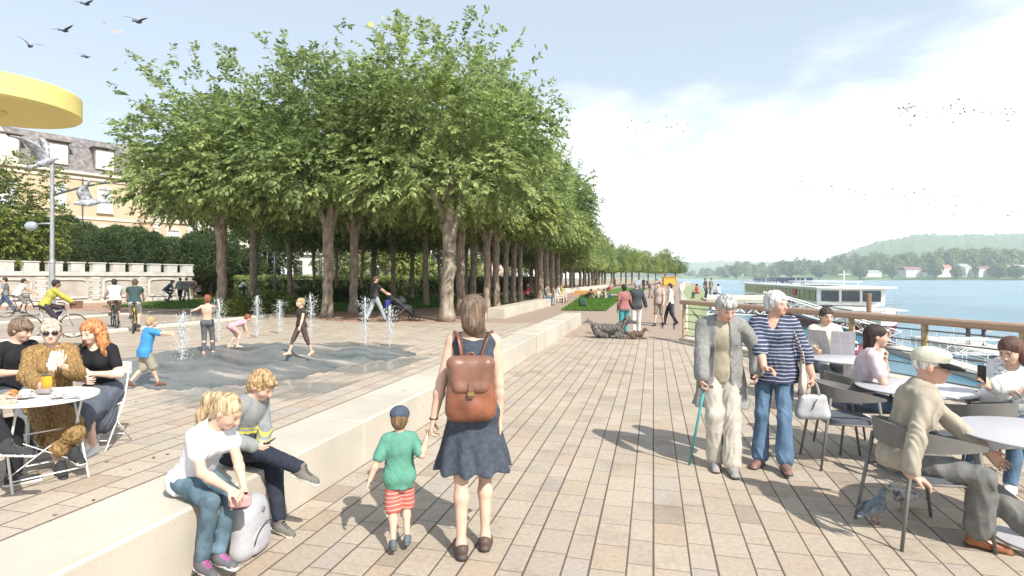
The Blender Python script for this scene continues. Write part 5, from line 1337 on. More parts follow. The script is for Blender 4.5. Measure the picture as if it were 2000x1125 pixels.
def bistro_chair(p, rz, label):
    t = thing('bistro_chair', label, 'chair', (p[0], p[1], 0), rz, 'white metal bistro chairs')
    g = MB(); g.lathe([(0, .445), (.19, .445), (.20, .452), (.195, .462), (0, .458)], n=36); obj('seat', g, white, t, smooth='auto')
    for sx in (-1, 1):
        g = MB(); g.tube([(sx * .19, .20, 0), (sx * .18, -.10, .45), (sx * .17, -.22, .86)], .009, 8); obj('leg', g, white, t, smooth=True)
        g = MB(); g.tube([(sx * .17, -.24, 0), (sx * .17, .14, .44)], .009, 8); obj('leg', g, white, t, smooth=True)
    g = MB(); g.tube([(-.17, .14, .1), (.17, .14, .1)], .006, 6); g.tube([(-.17, -.18, .09), (.17, -.18, .09)], .006, 6); obj('crossbar', g, white, t, smooth=True)
    g = MB()
    vs = []
    for i in range(13):
        a = (-1 + i / 6) * .9; x = .17 * math.sin(a) / math.sin(.9)
        for dz in (0, .13): vs += [(x, -.22 - .03 * math.cos(a), .74 + dz), (x, -.228 - .03 * math.cos(a), .74 + dz)]
    fs = []
    for i in range(12):
        o = i * 4; fs += [(o, o + 4, o + 6, o + 2), (o + 1, o + 3, o + 7, o + 5), (o + 2, o + 6, o + 7, o + 3), (o, o + 1, o + 5, o + 4)]
    g.add(vs, fs); obj('backrest', g, white, t, smooth='auto'); return t
# ------------------------------------------------------------------ people
class Fr:
    """local frame of a figure: pixel + depth -> local coordinates"""
    def __init__(s, loc, rz): s.loc = Vector(loc); s.rz = rz; s.M = Matrix.Rotation(-rz, 3, 'Z')
    def px(s, x, y, D): v = s.M @ (A(x, y, D) - s.loc); return V3(*v)
    def g(s, x, y, z=.08): v = s.M @ (G(x, y, z) - s.loc); return V3(*v)
    def w(s, p): v = s.M @ (Vector(p) - s.loc); return V3(*v)
def cm(n, c, **k): return mat(n, c, rough=k.pop('rough', .85), amt=k.pop('amt', .12), scale=k.pop('scale', 12), bump=k.pop('bump', .45), bscale=k.pop('bscale', 30), spec=.2, **k)
charcoal = cm('charcoal_denim', (.060, .072, .095), amt=.25, scale=30); leather = mat('brown_leather', (.16, .052, .026), rough=.32, amt=.25, scale=7, bump=.1, col2=(.22, .08, .04), coat=.25)
leather2 = mat('worn_leather', (.21, .10, .068), rough=.38, amt=.3, scale=5, coat=.2); brass = mat('brass', (.45, .32, .14), rough=.35, metal=.8)
def to_world(o_loc, rz, v): return Vector(o_loc) + Matrix.Rotation(rz, 3, 'Z') @ Vector(v)

def backpack_woman():
    p = G(925, 1056); rz = sight(p) + .02; T = Fr(p, rz); D = 3.85
    f = Fig('woman with long brown hair in charcoal dress seen from behind with leather backpack', p, rz, H=1.66, fem=True, q=.008, tone='fair', look=(-.45, .05), sw=1.02,
            hl=T.px(842, 838, 3.75), hr=T.px(976, 818, 3.83), el=(-.5, -.9, 0), er=(.5, -.8, 0), fr=T.g(948, 1046), fl_=T.g(901, 1064), tr=(.15, 1, -.1), cr=.3, cl=.7, nl=(1, 0, 0), brow=(.1, .06, .03))
    S = f.S
    # sleeveless dress: bodice with scooped back, A line skirt
    bod = f.sel(('torso',), .010)
    P = [q for q in bod] 
    nb = f.nk + V3(0, -.03, .03)
    P.append(Pr('e', nb, None, np.array([.095, .09, .075]), None, None, None, .01, '-', ''))
    for sg in (1, -1): P.append(cap(f.nk + V3(sg * .155, 0, -.02), f.nk + V3(sg * .19, 0, -.14), .05, .04, op='-', k=.02))
    P.append(cap(f.pel + V3(0, 0, .14), V3(0, 0, .50), .122, .262, fl=(V3(0, 1, 0), .78), k=.03))
    P.append(cap(f.pel - V3(0, 0, .12), V3(0, 0, .45), .11, .243, fl=(V3(0, 1, 0), .78), op='-', k=.004)); P.append(cut((0, 0, .50), (0, 0, -1)))
    def sway(Pn):
        a = np.arctan2(Pn[:, 0], Pn[:, 1]); w = np.clip((.95 - Pn[:, 2]) / .45, 0, 1)
        return w * .012 * np.sin(a * 9 + 2 * np.sin(Pn[:, 2] * 7)) + fold(.0035, 34, 3)(Pn)
    f.wear('dress', P, charcoal, disp=sway)
    g = MB(); g.lathe([(.238 + .001, .592), (.242, .594), (.24, .597)], n=64, axis=None)
    sn = mat('sandal', (.09, .06, .05), rough=.6)
    f.shoe(sn, sole=mat('sole_dark', (.05, .04, .035)), low=True)
    hh = (.15, .10, .065)
    f.hair(hh, vol=1.04, back=1, extra=[cap(f.h_(0, -.05, .03), f.h_(.015, -.075, -.09), .082 * f.Hs, .07 * f.Hs, k=.03), cap(f.h_(.015, -.07, -.08), f.hc + V3(.10, -.035, -.29), .072 * f.Hs, .020, k=.03, fl=(V3(0, 1, 0), .7)), cap(f.h_(.0, -.09, -.05), f.hc + V3(.03, -.06, -.22), .05, .02, k=.02), cap(f.h_(-.06, -.03, .0), f.h_(-.052, -.05, -.15), .02, .008)], amp=.003, f=170, ax=(1, 1, .05))
    g = MB(); w = f.ha['l']; g.lathe([(.028, -.006), (.032, 0), (.028, .006)], c=w, n=16); obj('bracelet', g, mat('bracelet', (.06, .03, .02), rough=.4), f.root)
    # backpack, a thing of its own
    b = thing('leather_backpack', 'brown leather backpack with flap and buckle carried by the woman in the dress', 'backpack', to_world(p, rz, (0, 0, 0)), rz)
    c = V3(-.022, -.17, 1.095); q_ = lambda x, y, z: c + V3(x * .86, y, z * .82)
    pr = [eli(q_(0, 0, -.10), (.152, .07, .156)), cap(q_(-.115, 0, -.20), q_(.115, 0, -.20), .055, k=.05), cap(q_(-.115, 0, .16), q_(.115, 0, .16), .05, k=.05), cap(q_(-.115, 0, -.2), q_(-.105, 0, .16), .055, k=.05), cap(q_(.115, 0, -.2), q_(.105, 0, .16), .055, k=.05), eli(q_(0, -.02, -.16), (.095, .065, .082), k=.02)]
    obj('bag_body', sdf_mesh('bag_body', pr, leather, h=.007, k=.03, disp=fold(.0015, 20, 4)), leather, b)
    pr = [cap(q_(-.118, -.01, .17), q_(.118, -.01, .17), .058, k=.04), cap(q_(-.118, -.035, .17), q_(-.10, -.052, .0), .034, .03, k=.04), cap(q_(.118, -.035, .17), q_(.10, -.052, .0), .034, .03, k=.04), eli(q_(0, -.045, .08), (.134, .036, .094), k=.03), cap(q_(-.08, -.056, -.01), q_(.08, -.056, -.01), .026, k=.04)]
    fl = obj('flap', sdf_mesh('flap', pr, leather2, h=.007, k=.03), leather2, b)
    g = MB(); g.rbox(q_(0, -.092, -.02), (.036, .012, .10), .004); obj('strap', g, leather2, b)
    g = MB(); g.rbox(q_(0, -.100, -.045), (.044, .008, .03), .003); obj('buckle', g, brass, b)
    for sg in (1, -1):
        g = MB(); g.tube(bezier(c + V3(sg * .055, .03, .155), (sg * .09, -.13, 1.43), (sg * .125, -.06, 1.455), (sg * .125, .04, 1.42), 10) + bezier((sg * .125, .04, 1.42), (sg * .135, .13, 1.3), (sg * .16, .09, 1.1), (sg * .135, -.11, .95), 10)[1:], .017, 8, sq=.4); obj('shoulder_strap', g, leather, b, smooth=True)
    g = MB(); g.tube(bezier(q_(-.035, .0, .21), q_(-.035, .0, .28), q_(.035, .0, .28), q_(.035, .0, .21), 10), .007, 8); obj('handle', g, leather, b, smooth=True)
backpack_woman()

def toddler():
    p = G(780, 1064); rz = sight(p); T = Fr(p, rz); D = 3.78
    f = Fig('small child in green shirt, red shorts and dark cap holding the woman hand', p, rz, H=.87, hs=1.42, q=.006, girth=1.18, hr=T.px(834, 852, 3.75), hl=T.px(722, 938, 3.7), er=(.4, -.6, -.5), el=(-.5, -.8, 0), fr=T.g(795, 1050), fl_=T.g(768, 1060), face=True, look=(-.1, .1), nr=(-1, 0, 0), cr=.6)
    f.top(cm('green_shirt', (.11, .29, .215)), sleeve=.8, hem=.16, g=.03, wid=1.5, loose=.02, hemr=.17, amp=.006)
    sh = stripes('red_check_shorts', (.50, .13, .10), (.62, .42, .38), period=.03, duty=.25)
    f.pants(sh, to=.95, g=.02, wid=.035, waist=.1)
    f.shoe(mat('kid_shoe', (.10, .12, .13), rough=.7), sole=mat('sole_dark', (.05, .04, .035)))
    f.hair((.20, .12, .06), vol=.98, back=1)
    Hs = f.Hs; h_ = f.h_
    pr = [eli(h_(0, -.018, .045), np.array([.092, .108, .078]) * Hs, f.R), cap(h_(-.04, .095, .02), h_(.04, .095, .02), .03 * Hs, fl=(V3(0, 0, 1), .3), k=.02), eli(h_(0, -.12, .012), np.array([.034, .03, .018]) * Hs, f.R, op='-', k=.004), cut(h_(0, 0, .005), f.R @ V3(0, 0, -1))]
    cp = mat('denim_cap', (.055, .075, .11), rough=.8, amt=.3, scale=20, bump=.2)
    c_ = tag(obj('cap', sdf_mesh('cap', pr, cp, h=.005, k=.015), cp, None, loc=p, rz=rz), 'dark blue cloth cap on the head of the small child', 'cap')
toddler()

def girl():
    seat = V3(-2.82, 2.93, .52); p = Vector((-2.62, 2.95, 0)); rz = math.radians(-101); T = Fr(p, rz); pel = T.w(Vector((-2.86, 3.00, .53)))
    f = Fig('blonde girl with ponytail in white shirt and torn jeans sitting on the bench end', p, rz, H=1.33, hs=1.13, fem=True, q=.007, pelvis=pel, neck=pel + V3(.0, .20, .335), look=(.38, .58), hr=T.px(447, 955, 3.33), hl=T.px(478, 958, 3.42), er=(.6, -.3, -.6), el=(-.8, .2, -.4),
            fr=T.px(395, 1094, 3.32), fl_=T.px(428, 1080, 3.38), kr=(0.05, 1, .5), kl=(-.05, 1, .5), tr=(.1, 1, -.12), tl=(-.1, 1, -.12), brow=(.35, .24, .13), cr=.5, cl=.5, dr=None, tone='fair', nr=(-.4, .3, -1), nl=(.4, .3, -1))
    f.top(cm('white_tee', (.68, .67, .69)), sleeve=.5, hem=.10, g=.016, wid=1.35, neckcut=.01, amp=.006, loose=.01)
    jn = cm('torn_jeans', (.095, .15, .185), amt=.45, scale=9); m2 = f.skinmat; kn = f.kn['r']
    def mf(Cn): return (np.linalg.norm((Cn - kn) * np.array([1, 1, 1.5]), axis=1) < .05).astype(int) * ((Cn[:, 1] > kn[1] + .0)).astype(int)
    f.pants([jn, m2], to=1.97, g=.008, amp=.005, matf=mf)
    f.shoe(mat('sneaker_grey', (.10, .10, .11), rough=.7), sole=white, lace=mat('pink_laces', (.62, .06, .30), rough=.6))
    pt = f.h_(0, -.115, .05)
    f.hair((.33, .22, .12), col2=(.52, .38, .22), vol=1.03, back=1, extra=[cap(f.h_(0, -.08, .04), pt, .045 * f.Hs, .026, k=.02), cap(pt, f.h_(.0, -.165, .0), .03, .040, k=.01), cap(f.h_(0, -.165, .0), f.h_(.0, -.150, -.12), .040, .034, k=.02), cap(f.h_(.0, -.150, -.12), f.h_(.01, -.11, -.25), .034, .012, k=.02)], amp=.004, f=170, ax=(1, 1, .1))
    bag = thing('grey_backpack', 'light grey school backpack standing on the paving in front of the girl', 'backpack', G(487, 1078), math.radians(-100) + .35)
    gm = mat('grey_canvas', (.40, .40, .42), rough=.9, amt=.08, scale=20, bump=.15, bscale=200); dk = mat('bag_dark', (.05, .05, .055), rough=.8)
    pr = [cap(V3(-.09, 0, .07), V3(.09, 0, .07), .07, k=.05), cap(V3(-.09, 0, .07), V3(-.065, 0, .28), .075, .07, k=.06), cap(V3(.09, 0, .07), V3(.065, 0, .28), .075, .07, k=.06), eli(V3(0, .01, .2), (.15, .085, .17), k=.05), cut((0, 0, 0.004), (0, 0, -1))]
    obj('bag_body', sdf_mesh('bag_body', pr, [gm, dk], h=.007, k=.04, matf=lambda Cn: (Cn[:, 1] < -.035).astype(int)), [gm, dk], bag)
    pr = [eli(V3(0, .075, .115), (.115, .04, .095), k=.03), cap(V3(-.07, .06, .05), V3(.07, .06, .05), .035, k=.04), cut((0, 0, .01), (0, 0, -1))]
    obj('front_pocket', sdf_mesh('front_pocket', pr, gm, h=.007, k=.02), gm, bag)
    g = MB(); g.tube(bezier((-.115, .1, .1), (-.11, .125, .24), (.11, .125, .24), (.115, .1, .1), 14), .004, 6); g.tube(bezier((-.13, .02, .2), (-.10, .06, .40), (.10, .06, .40), (.13, .02, .2), 14), .004, 6); obj('zip', g, dk, bag, smooth=True)
    g = MB(); g.box((0, .098, .285), (.03, .008, .03), Matrix.Rotation(.785, 3, 'Y')); obj('patch', g, mat('patch', (.2, .2, .21)), bag)
    g = MB(); g.tube(bezier((-.03, -.04, .35), (-.03, -.05, .42), (.03, -.05, .42), (.03, -.04, .35), 10), .008, 8); obj('handle', g, dk, bag, smooth=True)
    c = to_world(p, rz, (f.palm['r'] + f.palm['l']) / 2) - Vector((0, 0, .03)); t = obj('pink_purse', MB().rbox((0, 0, 0), (.13, .05, .09), .02), cm('pink_cloth', (.52, .30, .30)), loc=c, rz=.4); tag(t, 'small pink purse held by the blonde girl over her bag', 'purse')
girl()

def boy():
    p = Vector((-2.6, 3.55, 0)); rz = math.radians(-90); T = Fr(p, rz); pel = T.w(Vector((-2.98, 3.56, .525)))
    f = Fig('boy with tousled fair hair in grey sweater sitting cross legged on the bench', p, rz, H=1.38, hs=1.10, q=.007, pelvis=pel, neck=pel + V3(-.02, .09, .375), look=(.08, .6), hr=T.px(498, 872, 3.88), hl=T.px(512, 868, 4.02), er=(.7, -.5, -.4), el=(-.7, -.3, -.5),
            fl_=T.px(546, 1018, 3.95), fr=T.px(590, 915, 3.85), kr=(.5, .5, .6), kl=(0, 1, .6), tr=(-.15, .95, -.35), tl=(.05, 1, -.3), brow=(.3, .2, .1), cr=.8, cl=.8)
    gs = cm('grey_sweater', (.25, .26, .26)); yb = mat('yellow_band', (.55, .50, .08), rough=.8); dk = mat('sweater_dark', (.06, .07, .08), rough=.8)
    def mf(Cn):
        o = np.zeros(len(Cn), int); q = (Cn - f.pel) @ f.up; tor = np.abs((Cn - f.pel) @ f.sx) < .13
        o[tor & (q < .155)] = 2; o[tor & ((np.abs(q - .165) < .009) | (np.abs(q - .195) < .006))] = 1; return o
    f.top([gs, yb, dk], sleeve=1.95, hem=.03, g=.016, neckcut=.0, amp=.005, matf=mf)
    f.pants(cm('navy_trousers', (.028, .033, .048), amt=.2), to=1.97, g=.012, amp=.005, wid=.008)
    f.shoe(mat('grey_skate_shoe', (.15, .14, .12), rough=.85, amt=.2), sole=white, lace=black)
    f.hair((.26, .155, .07), col2=(.42, .28, .14), vol=1.1, front=-.0, amp=.011, f=70, ax=(1, 1, .6), back=1, extra=[eli(f.h_(.0, .07, .07), np.array([.06, .03, .03]) * f.Hs, f.R, tag='over', k=.02)])
    c = to_world(p, rz, (f.palm['r'] + f.palm['l']) / 2 + V3(0, .03, .03))
    tag(obj('phone', MB().rbox((0, 0, 0), (.07, .14, .009), .003, Matrix.Rotation(.5, 3, 'X')), mat('phone_black', (.02, .02, .022), rough=.15), loc=c, rz=rz + .3), 'dark phone in the hands of the boy on the bench', 'phone')
boy()

def elder_couple():
    gcoat = cm('grey_wool', (.245, .245, .235), amt=.2, scale=40, bump=.3); beige_ = cm('beige_knit', (.40, .355, .27)); tr_ = cm('cream_trousers', (.47, .43, .37), amt=.1)
    p = G(1408, 906); rz = sight(p) + PI + .10; T = Fr(p, rz); D = 5.4
    f = Fig('old man in long grey jacket and cream trousers walking with a green stick', p, rz, H=1.68, q=.008, tone='old', girth=1.04, pelvis=(0, 0, .90), neck=(.0, .09, 1.395), look=(.35, .55), hr=T.px(1370, 748, 5.2), hl=T.px(1478, 728, 5.25), er=(.5, -.8, 0), el=(-.7, -.6, -.2),
            fr=T.g(1398, 897), fl_=T.g(1430, 908), tr=(.1, 1, 0), tl=(-.05, 1, 0), brow=(.25, .24, .22), cr=1.0, cl=.6, nr=(-1, .2, 0), dr=(-.1, .3, -1))
    S = f.S
    ex = [cap(f.pel + V3(0, .0, .2), V3(0.0, -.01, .50), .17, .275, fl=(V3(0, 1, 0), .66), k=.05)]
    P = f.sel(('torso',), .024) + f.sleeve(1.9, .022, 1.3) + ex + [cap(f.nk + V3(-.06, -.03, .02), f.nk + V3(.06, -.03, .02), .04, k=.02)]
    P.append(cap(f.nk + V3(0, .10, .0), f.pel + V3(0, .17, -.5), .055, .10, op='-', k=.01, fl=(V3(0, 1, 0), 1.9)))
    P.append(Pr('e', f.nk + V3(0, .03, .06), None, np.array([.062, .07, .07]), None, None, None, .01, '-', ''))
    P.append(cap(f.pel - V3(0, 0, .10), V3(0, -.01, .42), .10, .225, fl=(V3(0, 1, 0), .62), op='-', k=.004))
    P.append(cut((0, 0, .56), (0, .0, -1)))
    f.wear('jacket', P, gcoat, amp=.013, f=22, k=.015)
    f.top(beige_, sleeve=0, hem=.08, g=.012, name='sweater', neckcut=-.005)
    f.pants(tr_, to=2.0, g=.010, wid=.012, flare=.03, amp=.012)
    f.shoe(cm('grey_shoe', (.30, .29, .27)), sole=mat('sole_dark', (.05, .04, .035)))
    f.hair((.21, .205, .195), col2=(.42, .41, .39), vol=1.04, amp=.006, f=90, back=1, extra=[eli(f.h_(0, .055, .065), np.array([.068, .04, .035]) * f.Hs, f.R, tag='over', k=.02)])
    h = to_world(p, rz, f.palm['r']); tip = G(1346, 908); st = thing('walking_stick', 'turquoise green walking stick in the right hand of the old man', 'walking stick', tip, 0)
    g = MB(); d = h - tip; g.tube([Vector((0, 0, 0)), d], .0125, 10); obj('shaft', g, mat('teal_stick', (.07, .33, .33), rough=.4), st, smooth=True)
    g = MB(); g.tube([d + Vector((-.05, .0, .0)) , d + Vector((0, 0, .008)), d + Vector((.07, -.02, .002))], .014, 10); obj('handle', g, dark, st, smooth=True)
    # woman
    p = G(1512, 905); rz = sight(p) + PI - .05; T = Fr(p, rz)
    st_ = stripes('navy_stripes', (.035, .045, .09), (.33, .36, .44), period=.034, duty=.30)
    f = Fig('elderly white haired woman in navy striped top and jeans arm in arm with the man', p, rz, H=1.64, fem=True, q=.008, girth=1.22, sw=1.12, tone='old', pelvis=(0, 0, .90), neck=(.0, .03, 1.40), look=(.95, .06), belly=.015, hr=T.px(1494, 728, 5.13), hl=T.px(1588, 738, 5.3), er=(.9, -.4, -.3), el=(-.6, -.8, 0),
            fr=T.g(1484, 893), fl_=T.g(1533, 908), tr=(.35, 1, 0), tl=(-.25, 1, 0), brow=(.5, .48, .45), cl=1.1, cr=.6, dl=(0, .1, -1), dr=(-.9, .4, -.1), nr=(0, .5, -.8))
    f.top(st_, sleeve={'r': 1.25, 'l': 1.25}, hem=.10, g=.022, wid=1.45, neckcut=.012, loose=.0, hemr=.19, amp=.006, name='striped_top', vneck=.09, extra=[cap(f.pel + V3(0, .01, .3), f.pel - V3(0, 0, .1), .16, .19, fl=(V3(0, 1, 0), .78), k=.05)])
    f.pants(cm('blue_jeans', (.10, .165, .25), amt=.35, scale=6), to=1.98, g=.008, wid=.0, flare=.03, amp=.009)
    f.shoe(mat('pinkbrown_sandal', (.20, .11, .09), rough=.6), sole=mat('sole_dark', (.05, .04, .035)), low=True)
    f.hair((.60, .59, .54), col2=(.80, .79, .74), vol=1.14, amp=.009, f=90, ax=(1, 1, .8), back=1)
    h = to_world(p, rz, f.ha['l'] + V3(0, .0, -.07)); b = thing('handbag', 'pale grey leather handbag dangling from the hand of the white haired woman', 'handbag', h - Vector((0, 0, .33)), sight(p) + .2)
    bm = mat('bag_grey', (.44, .44, .45), rough=.55, amt=.12, scale=8)
    pr = [cap(V3(-.10, 0, .05), V3(.10, 0, .05), .045, k=.04), cap(V3(-.085, 0, .2), V3(.085, 0, .2), .03, k=.04), cap(V3(-.1, 0, .05), V3(-.085, 0, .2), .045, .03, k=.04), cap(V3(.1, 0, .05), V3(.085, 0, .2), .045, .03, k=.04), eli(V3(0, 0, .11), (.13, .055, .11), k=.03)]
    obj('bag_body', sdf_mesh('bag_body', pr, bm, h=.007, k=.03, disp=fold(.003, 30, 8)), bm, b)
    for y in (-.02, .02): g = MB(); g.tube(bezier((-.055, y, .22), (-.045, y, .40), (.045, y, .40), (.055, y, .22), 12), .006, 6); obj('handle', g, bm, b, smooth=True)
    g = MB(); g.tube([(.02, -.06, .2), (-.02, -.062, .1)], .004, 5); obj('tassel', g, black, b)
    # cloth bag hanging from the far shoulder
    w = lambda v: to_world(p, rz, v); sh = f.sh['l']; base = w((0, 0, 0)); b = thing('shoulder_bag', 'flat cream cloth bag with dark striped strap on the shoulder of the white haired woman', 'shoulder bag', base, rz)
    pr = [cap(V3(-.245, .03, .80), V3(-.245, .03, 1.08), .09, .06, fl=(V3(1, 0, 0), .35), k=.03), cap(V3(-.245, -.06, .80), V3(-.245, .10, .80), .08, fl=(V3(1, 0, 0), .35), k=.03)]
    cl_ = cm('cream_cloth', (.52, .47, .40)); obj('bag_body', sdf_mesh('bag_body', pr, cl_, h=.008, k=.03, disp=fold(.003, 30, 9)), cl_, b)
    g = MB(); g.tube(bezier((-.245, -.05, 1.05), (-.24, -.08, 1.35), (-.15, -.02, 1.50), (-.13, .05, 1.39), 10) + bezier((-.13, .05, 1.39), (-.16, .13, 1.28), (-.25, .13, 1.15), (-.25, .09, 1.0), 10)[1:], .018, 6, sq=.35); obj('strap', g, stripes('strap_stripes', (.55, .5, .45), (.06, .05, .06), period=.03, duty=.4), b, smooth=True)
elder_couple()

def hat(f, name, label, m, brim_m, p, rz, peak=True):
    h_, Hs, R = f.h_, f.Hs, f.R
    pr = [eli(h_(0, -.020, .055), np.array([.091, .110, .084]) * Hs, R), eli(h_(0, .02, .082), np.array([.078, .088, .05]) * Hs, R), cut(h_(0, 0, .030), R @ V3(0, 0, -1))]
    t = thing(name, label, 'cap', p, rz)
    o = obj('crown', sdf_mesh('cap', pr, m, h=.006, k=.015), m, t)
    g = MB(); vs = []; fs = []; n = 14
    for i in range(n + 1):
        a = (-1 + 2 * i / n) * 1.15
        for (r1, r2, z) in ((.086, .098, .030), (.10 + .050 * math.cos(a), .115 + .085 * math.cos(a), .018)):
            v = h_(r1 * math.sin(a), -.012 + r2 * math.cos(a), z - (.012 * math.cos(a) if z < .02 else 0) * 1.4); vs += [v, v + R @ V3(0, 0, .009)]
    for i in range(n):
        o = i * 4; fs += [(o, o + 2, o + 6, o + 4), (o + 1, o + 5, o + 7, o + 3), (o + 2, o + 3, o + 7, o + 6)]
    g.add(vs, fs); obj('visor', g, brim_m, t, smooth=True)

def glasses(f, m, lens, dark_=False, p=None, rz=0, label='x'):
    h_, Hs = f.h_, f.Hs; t = thing('glasses', label, 'glasses', p, rz); rr = .024 if dark_ else .019
    for sg in (1, -1):
        g = MB(); g.ell(h_(sg * .033, .099, -.001), (rr * Hs, .004 * Hs, rr * .8 * Hs), 14, 8, Matrix(f.R.tolist())); obj('lens', g, lens, t, smooth=True)
        g = MB(); g.tube([h_(sg * .052, .098, .006), h_(sg * .078, .05, .006), h_(sg * .08, -.01, .0)], .0025 * Hs, 6); obj('temple_arm', g, m, t, smooth=True)
        g = MB(); a = [h_(sg * .033 + rr * 1.03 * math.cos(q), .099, -.001 + rr * .84 * math.sin(q)) for q in np.linspace(0, 2 * PI, 17)]; g.tube(a, (.0035 if dark_ else .0015) * Hs, 6, cap=False); obj('rim', g, m, t, smooth=True)
    g = MB(); g.tube([h_(-.010, .103, .003), h_(.010, .103, .003)], .0025 * Hs, 6); obj('bridge', g, m, t, smooth=True)

def old_sitter():
    p = FW * 3.95 + RT * 2.86; rz = YAW - PI / 2; place_chair(p, rz, 'graphite armchair in which the old man with the cap sits')
    T = Fr(p, rz)
    rz -= .52; p = p - RT * .05; T = Fr(p, rz)
    f = Fig('old man in cream cap and beige jacket sitting sideways with legs crossed', p, rz, H=1.68, q=.008, tone='old', girth=1.03, pelvis=(0, -.06, .56), neck=(.0, .06, 1.035), look=(-.05, .10), hr=T.px(1778, 928, 3.62), hl=(-.10, .42, .62), er=(1.0, -.9, .0), el=(-.6, -.6, -.4),
            fr=(.02, .36, .085), fl_=(.04, .66, .17), kr=(.1, 1, .3), kl=(.0, .8, .9), tr=(.05, 1, -.08), tl=(0, .95, .05), brow=(.5, .48, .45), cr=.5, dr=(.0, .9, -.3), nr=(0, -.3, -1))
    jk = cm('beige_jacket', (.36, .32, .255), amt=.16)
    P = f.sel(('torso',), .024) + f.sleeve(1.92, .013, 1.2) + [cap(f.pel + f.up * .2, f.pel - V3(0, 0, .05), .15, .18, fl=(V3(0, 1, 0), .8), k=.05), cap(f.nk + V3(-.05, -.04, .02), f.nk + V3(.05, -.04, .02), .042, k=.02)]
    P.append(cap(f.nk + V3(0, .12, -.0), f.pel + V3(0, .22, 0), .062, .085, op='-', k=.008, fl=(V3(0, 1, 0), 1.5))); P.append(Pr('e', f.nk + V3(0, .03, .07), None, np.array([.062, .07, .07]), None, None, None, .01, '-', ''))
    P.append(cut(f.pel - V3(0, 0, .08), (0, 0, -1)))
    f.wear('jacket', P, jk, amp=.014, f=24, k=.015)
    f.top(cm('white_shirt', (.70, .70, .70)), sleeve=0, hem=.0, g=.012, name='shirt', neckcut=0)
    f.pants(cm('grey_slacks', (.16, .16, .15), amt=.2), to=1.9, g=.012, wid=.010, flare=.035, amp=.010)
    f.shoe(mat('tan_leather_shoe', (.30, .10, .035), rough=.3, amt=.2, coat=.3), sole=mat('sole_brown', (.08, .04, .02)), low=False)
    f.hair((.62, .61, .58), vol=.97, amp=.003)
    hat(f, 'flat_cap', 'cream peaked cap with dark visor on the seated old man', cm('cream_cap', (.56, .53, .43)), mat('visor_dark', (.012, .012, .014), rough=.9, spec=.1), p, rz)
    glasses(f, dark, mat('clear_lens', (.5, .5, .5), rough=.05, trans=.9), p=p, rz=rz, label='thin rimmed glasses of the seated old man')
    c = to_world(p, rz, (.08, .10, .73)); tag(obj('camera_case', MB().rbox((0, 0, 0), (.10, .06, .09), .015), black, loc=c, rz=rz), 'small black case hanging at the chest of the seated old man', 'case')
old_sitter()

# tables and chairs on the right
cafe_table(ray(2032, 3.83), .49, 'foremost pale grey round table beside the seated old man', col=.07)
cafe_table(ray(1787, 5.45), .50, 'middle pale grey round table between the two young women')
cafe_table(ray(1655, 7.35), .44, 'farthest pale grey round table before the newspaper reader')
place_chair(FW * 4.72 + RT * 3.86, YAW + .12, 'empty graphite armchair with its back to us between old man and phone woman')
place_chair(FW * 5.45 + RT * 3.20, YAW - PI / 2 - .12, 'empty graphite armchair behind the pale handbag')
p = FW * 5.95 + RT * 3.62; place_chair(p, YAW - PI / 2, 'graphite armchair of the young woman drinking')

def drinker():
    p = FW * 5.85 + RT * 3.66; rz = YAW - PI / 2 - .42; T = Fr(p, rz); D = 5.7
    f = Fig('dark haired young woman in pink shirt drinking with elbows on the table', p, rz, H=1.66, fem=True, q=.009, tone='fair', pelvis=(0, -.04, .56), neck=(.0, .07, 1.05), look=(.0, .08), hr=T.px(1717, 703, 5.66), hl=T.px(1728, 700, 5.82), er=(.5, .2, -1), el=(-.5, .4, -1), cr=.9, cl=.9, dr=(-.4, .1, 1), dl=(.4, .1, 1), nr=(-.3, -1, 0), nl=(.3, -1, 0),
            fr=(.12, .42, .08), fl_=(-.1, .50, .08), kr=(.1, 1, .3), kl=(-.1, 1, .3), brow=(.06, .04, .03))
    f.top(cm('pink_shirt', (.60, .49, .52)), sleeve=.62, hem=.06, g=.016, wid=1.5, neckcut=.005, vneck=.04, amp=.006)
    f.pants(cm('blue_jeans', (.10, .165, .25)), to=1.97, g=.01); f.shoe(white, sole=white)
    f.hair((.035, .018, .014), vol=1.05, back=1, extra=[cap(f.h_(0, -.06, .0), f.h_(.0, -.075, -.22), .066 * f.Hs, .04, k=.03), cap(f.h_(.04, -.05, -.05), f.h_(.03, -.04, -.2), .03, .02)], ax=(1, 1, .06), amp=.003)
    c = to_world(p, rz, (f.palm['r'] + f.palm['l']) / 2); g = MB(); g.lathe([(.026, -.05), (.034, .05), (.031, .05), (.024, -.045)], n=20); tag(obj('cup', g, mat('paper_cup', (.60, .55, .48), rough=.7), loc=c), 'pale cup held to the mouth by the dark haired woman', 'cup')
drinker()
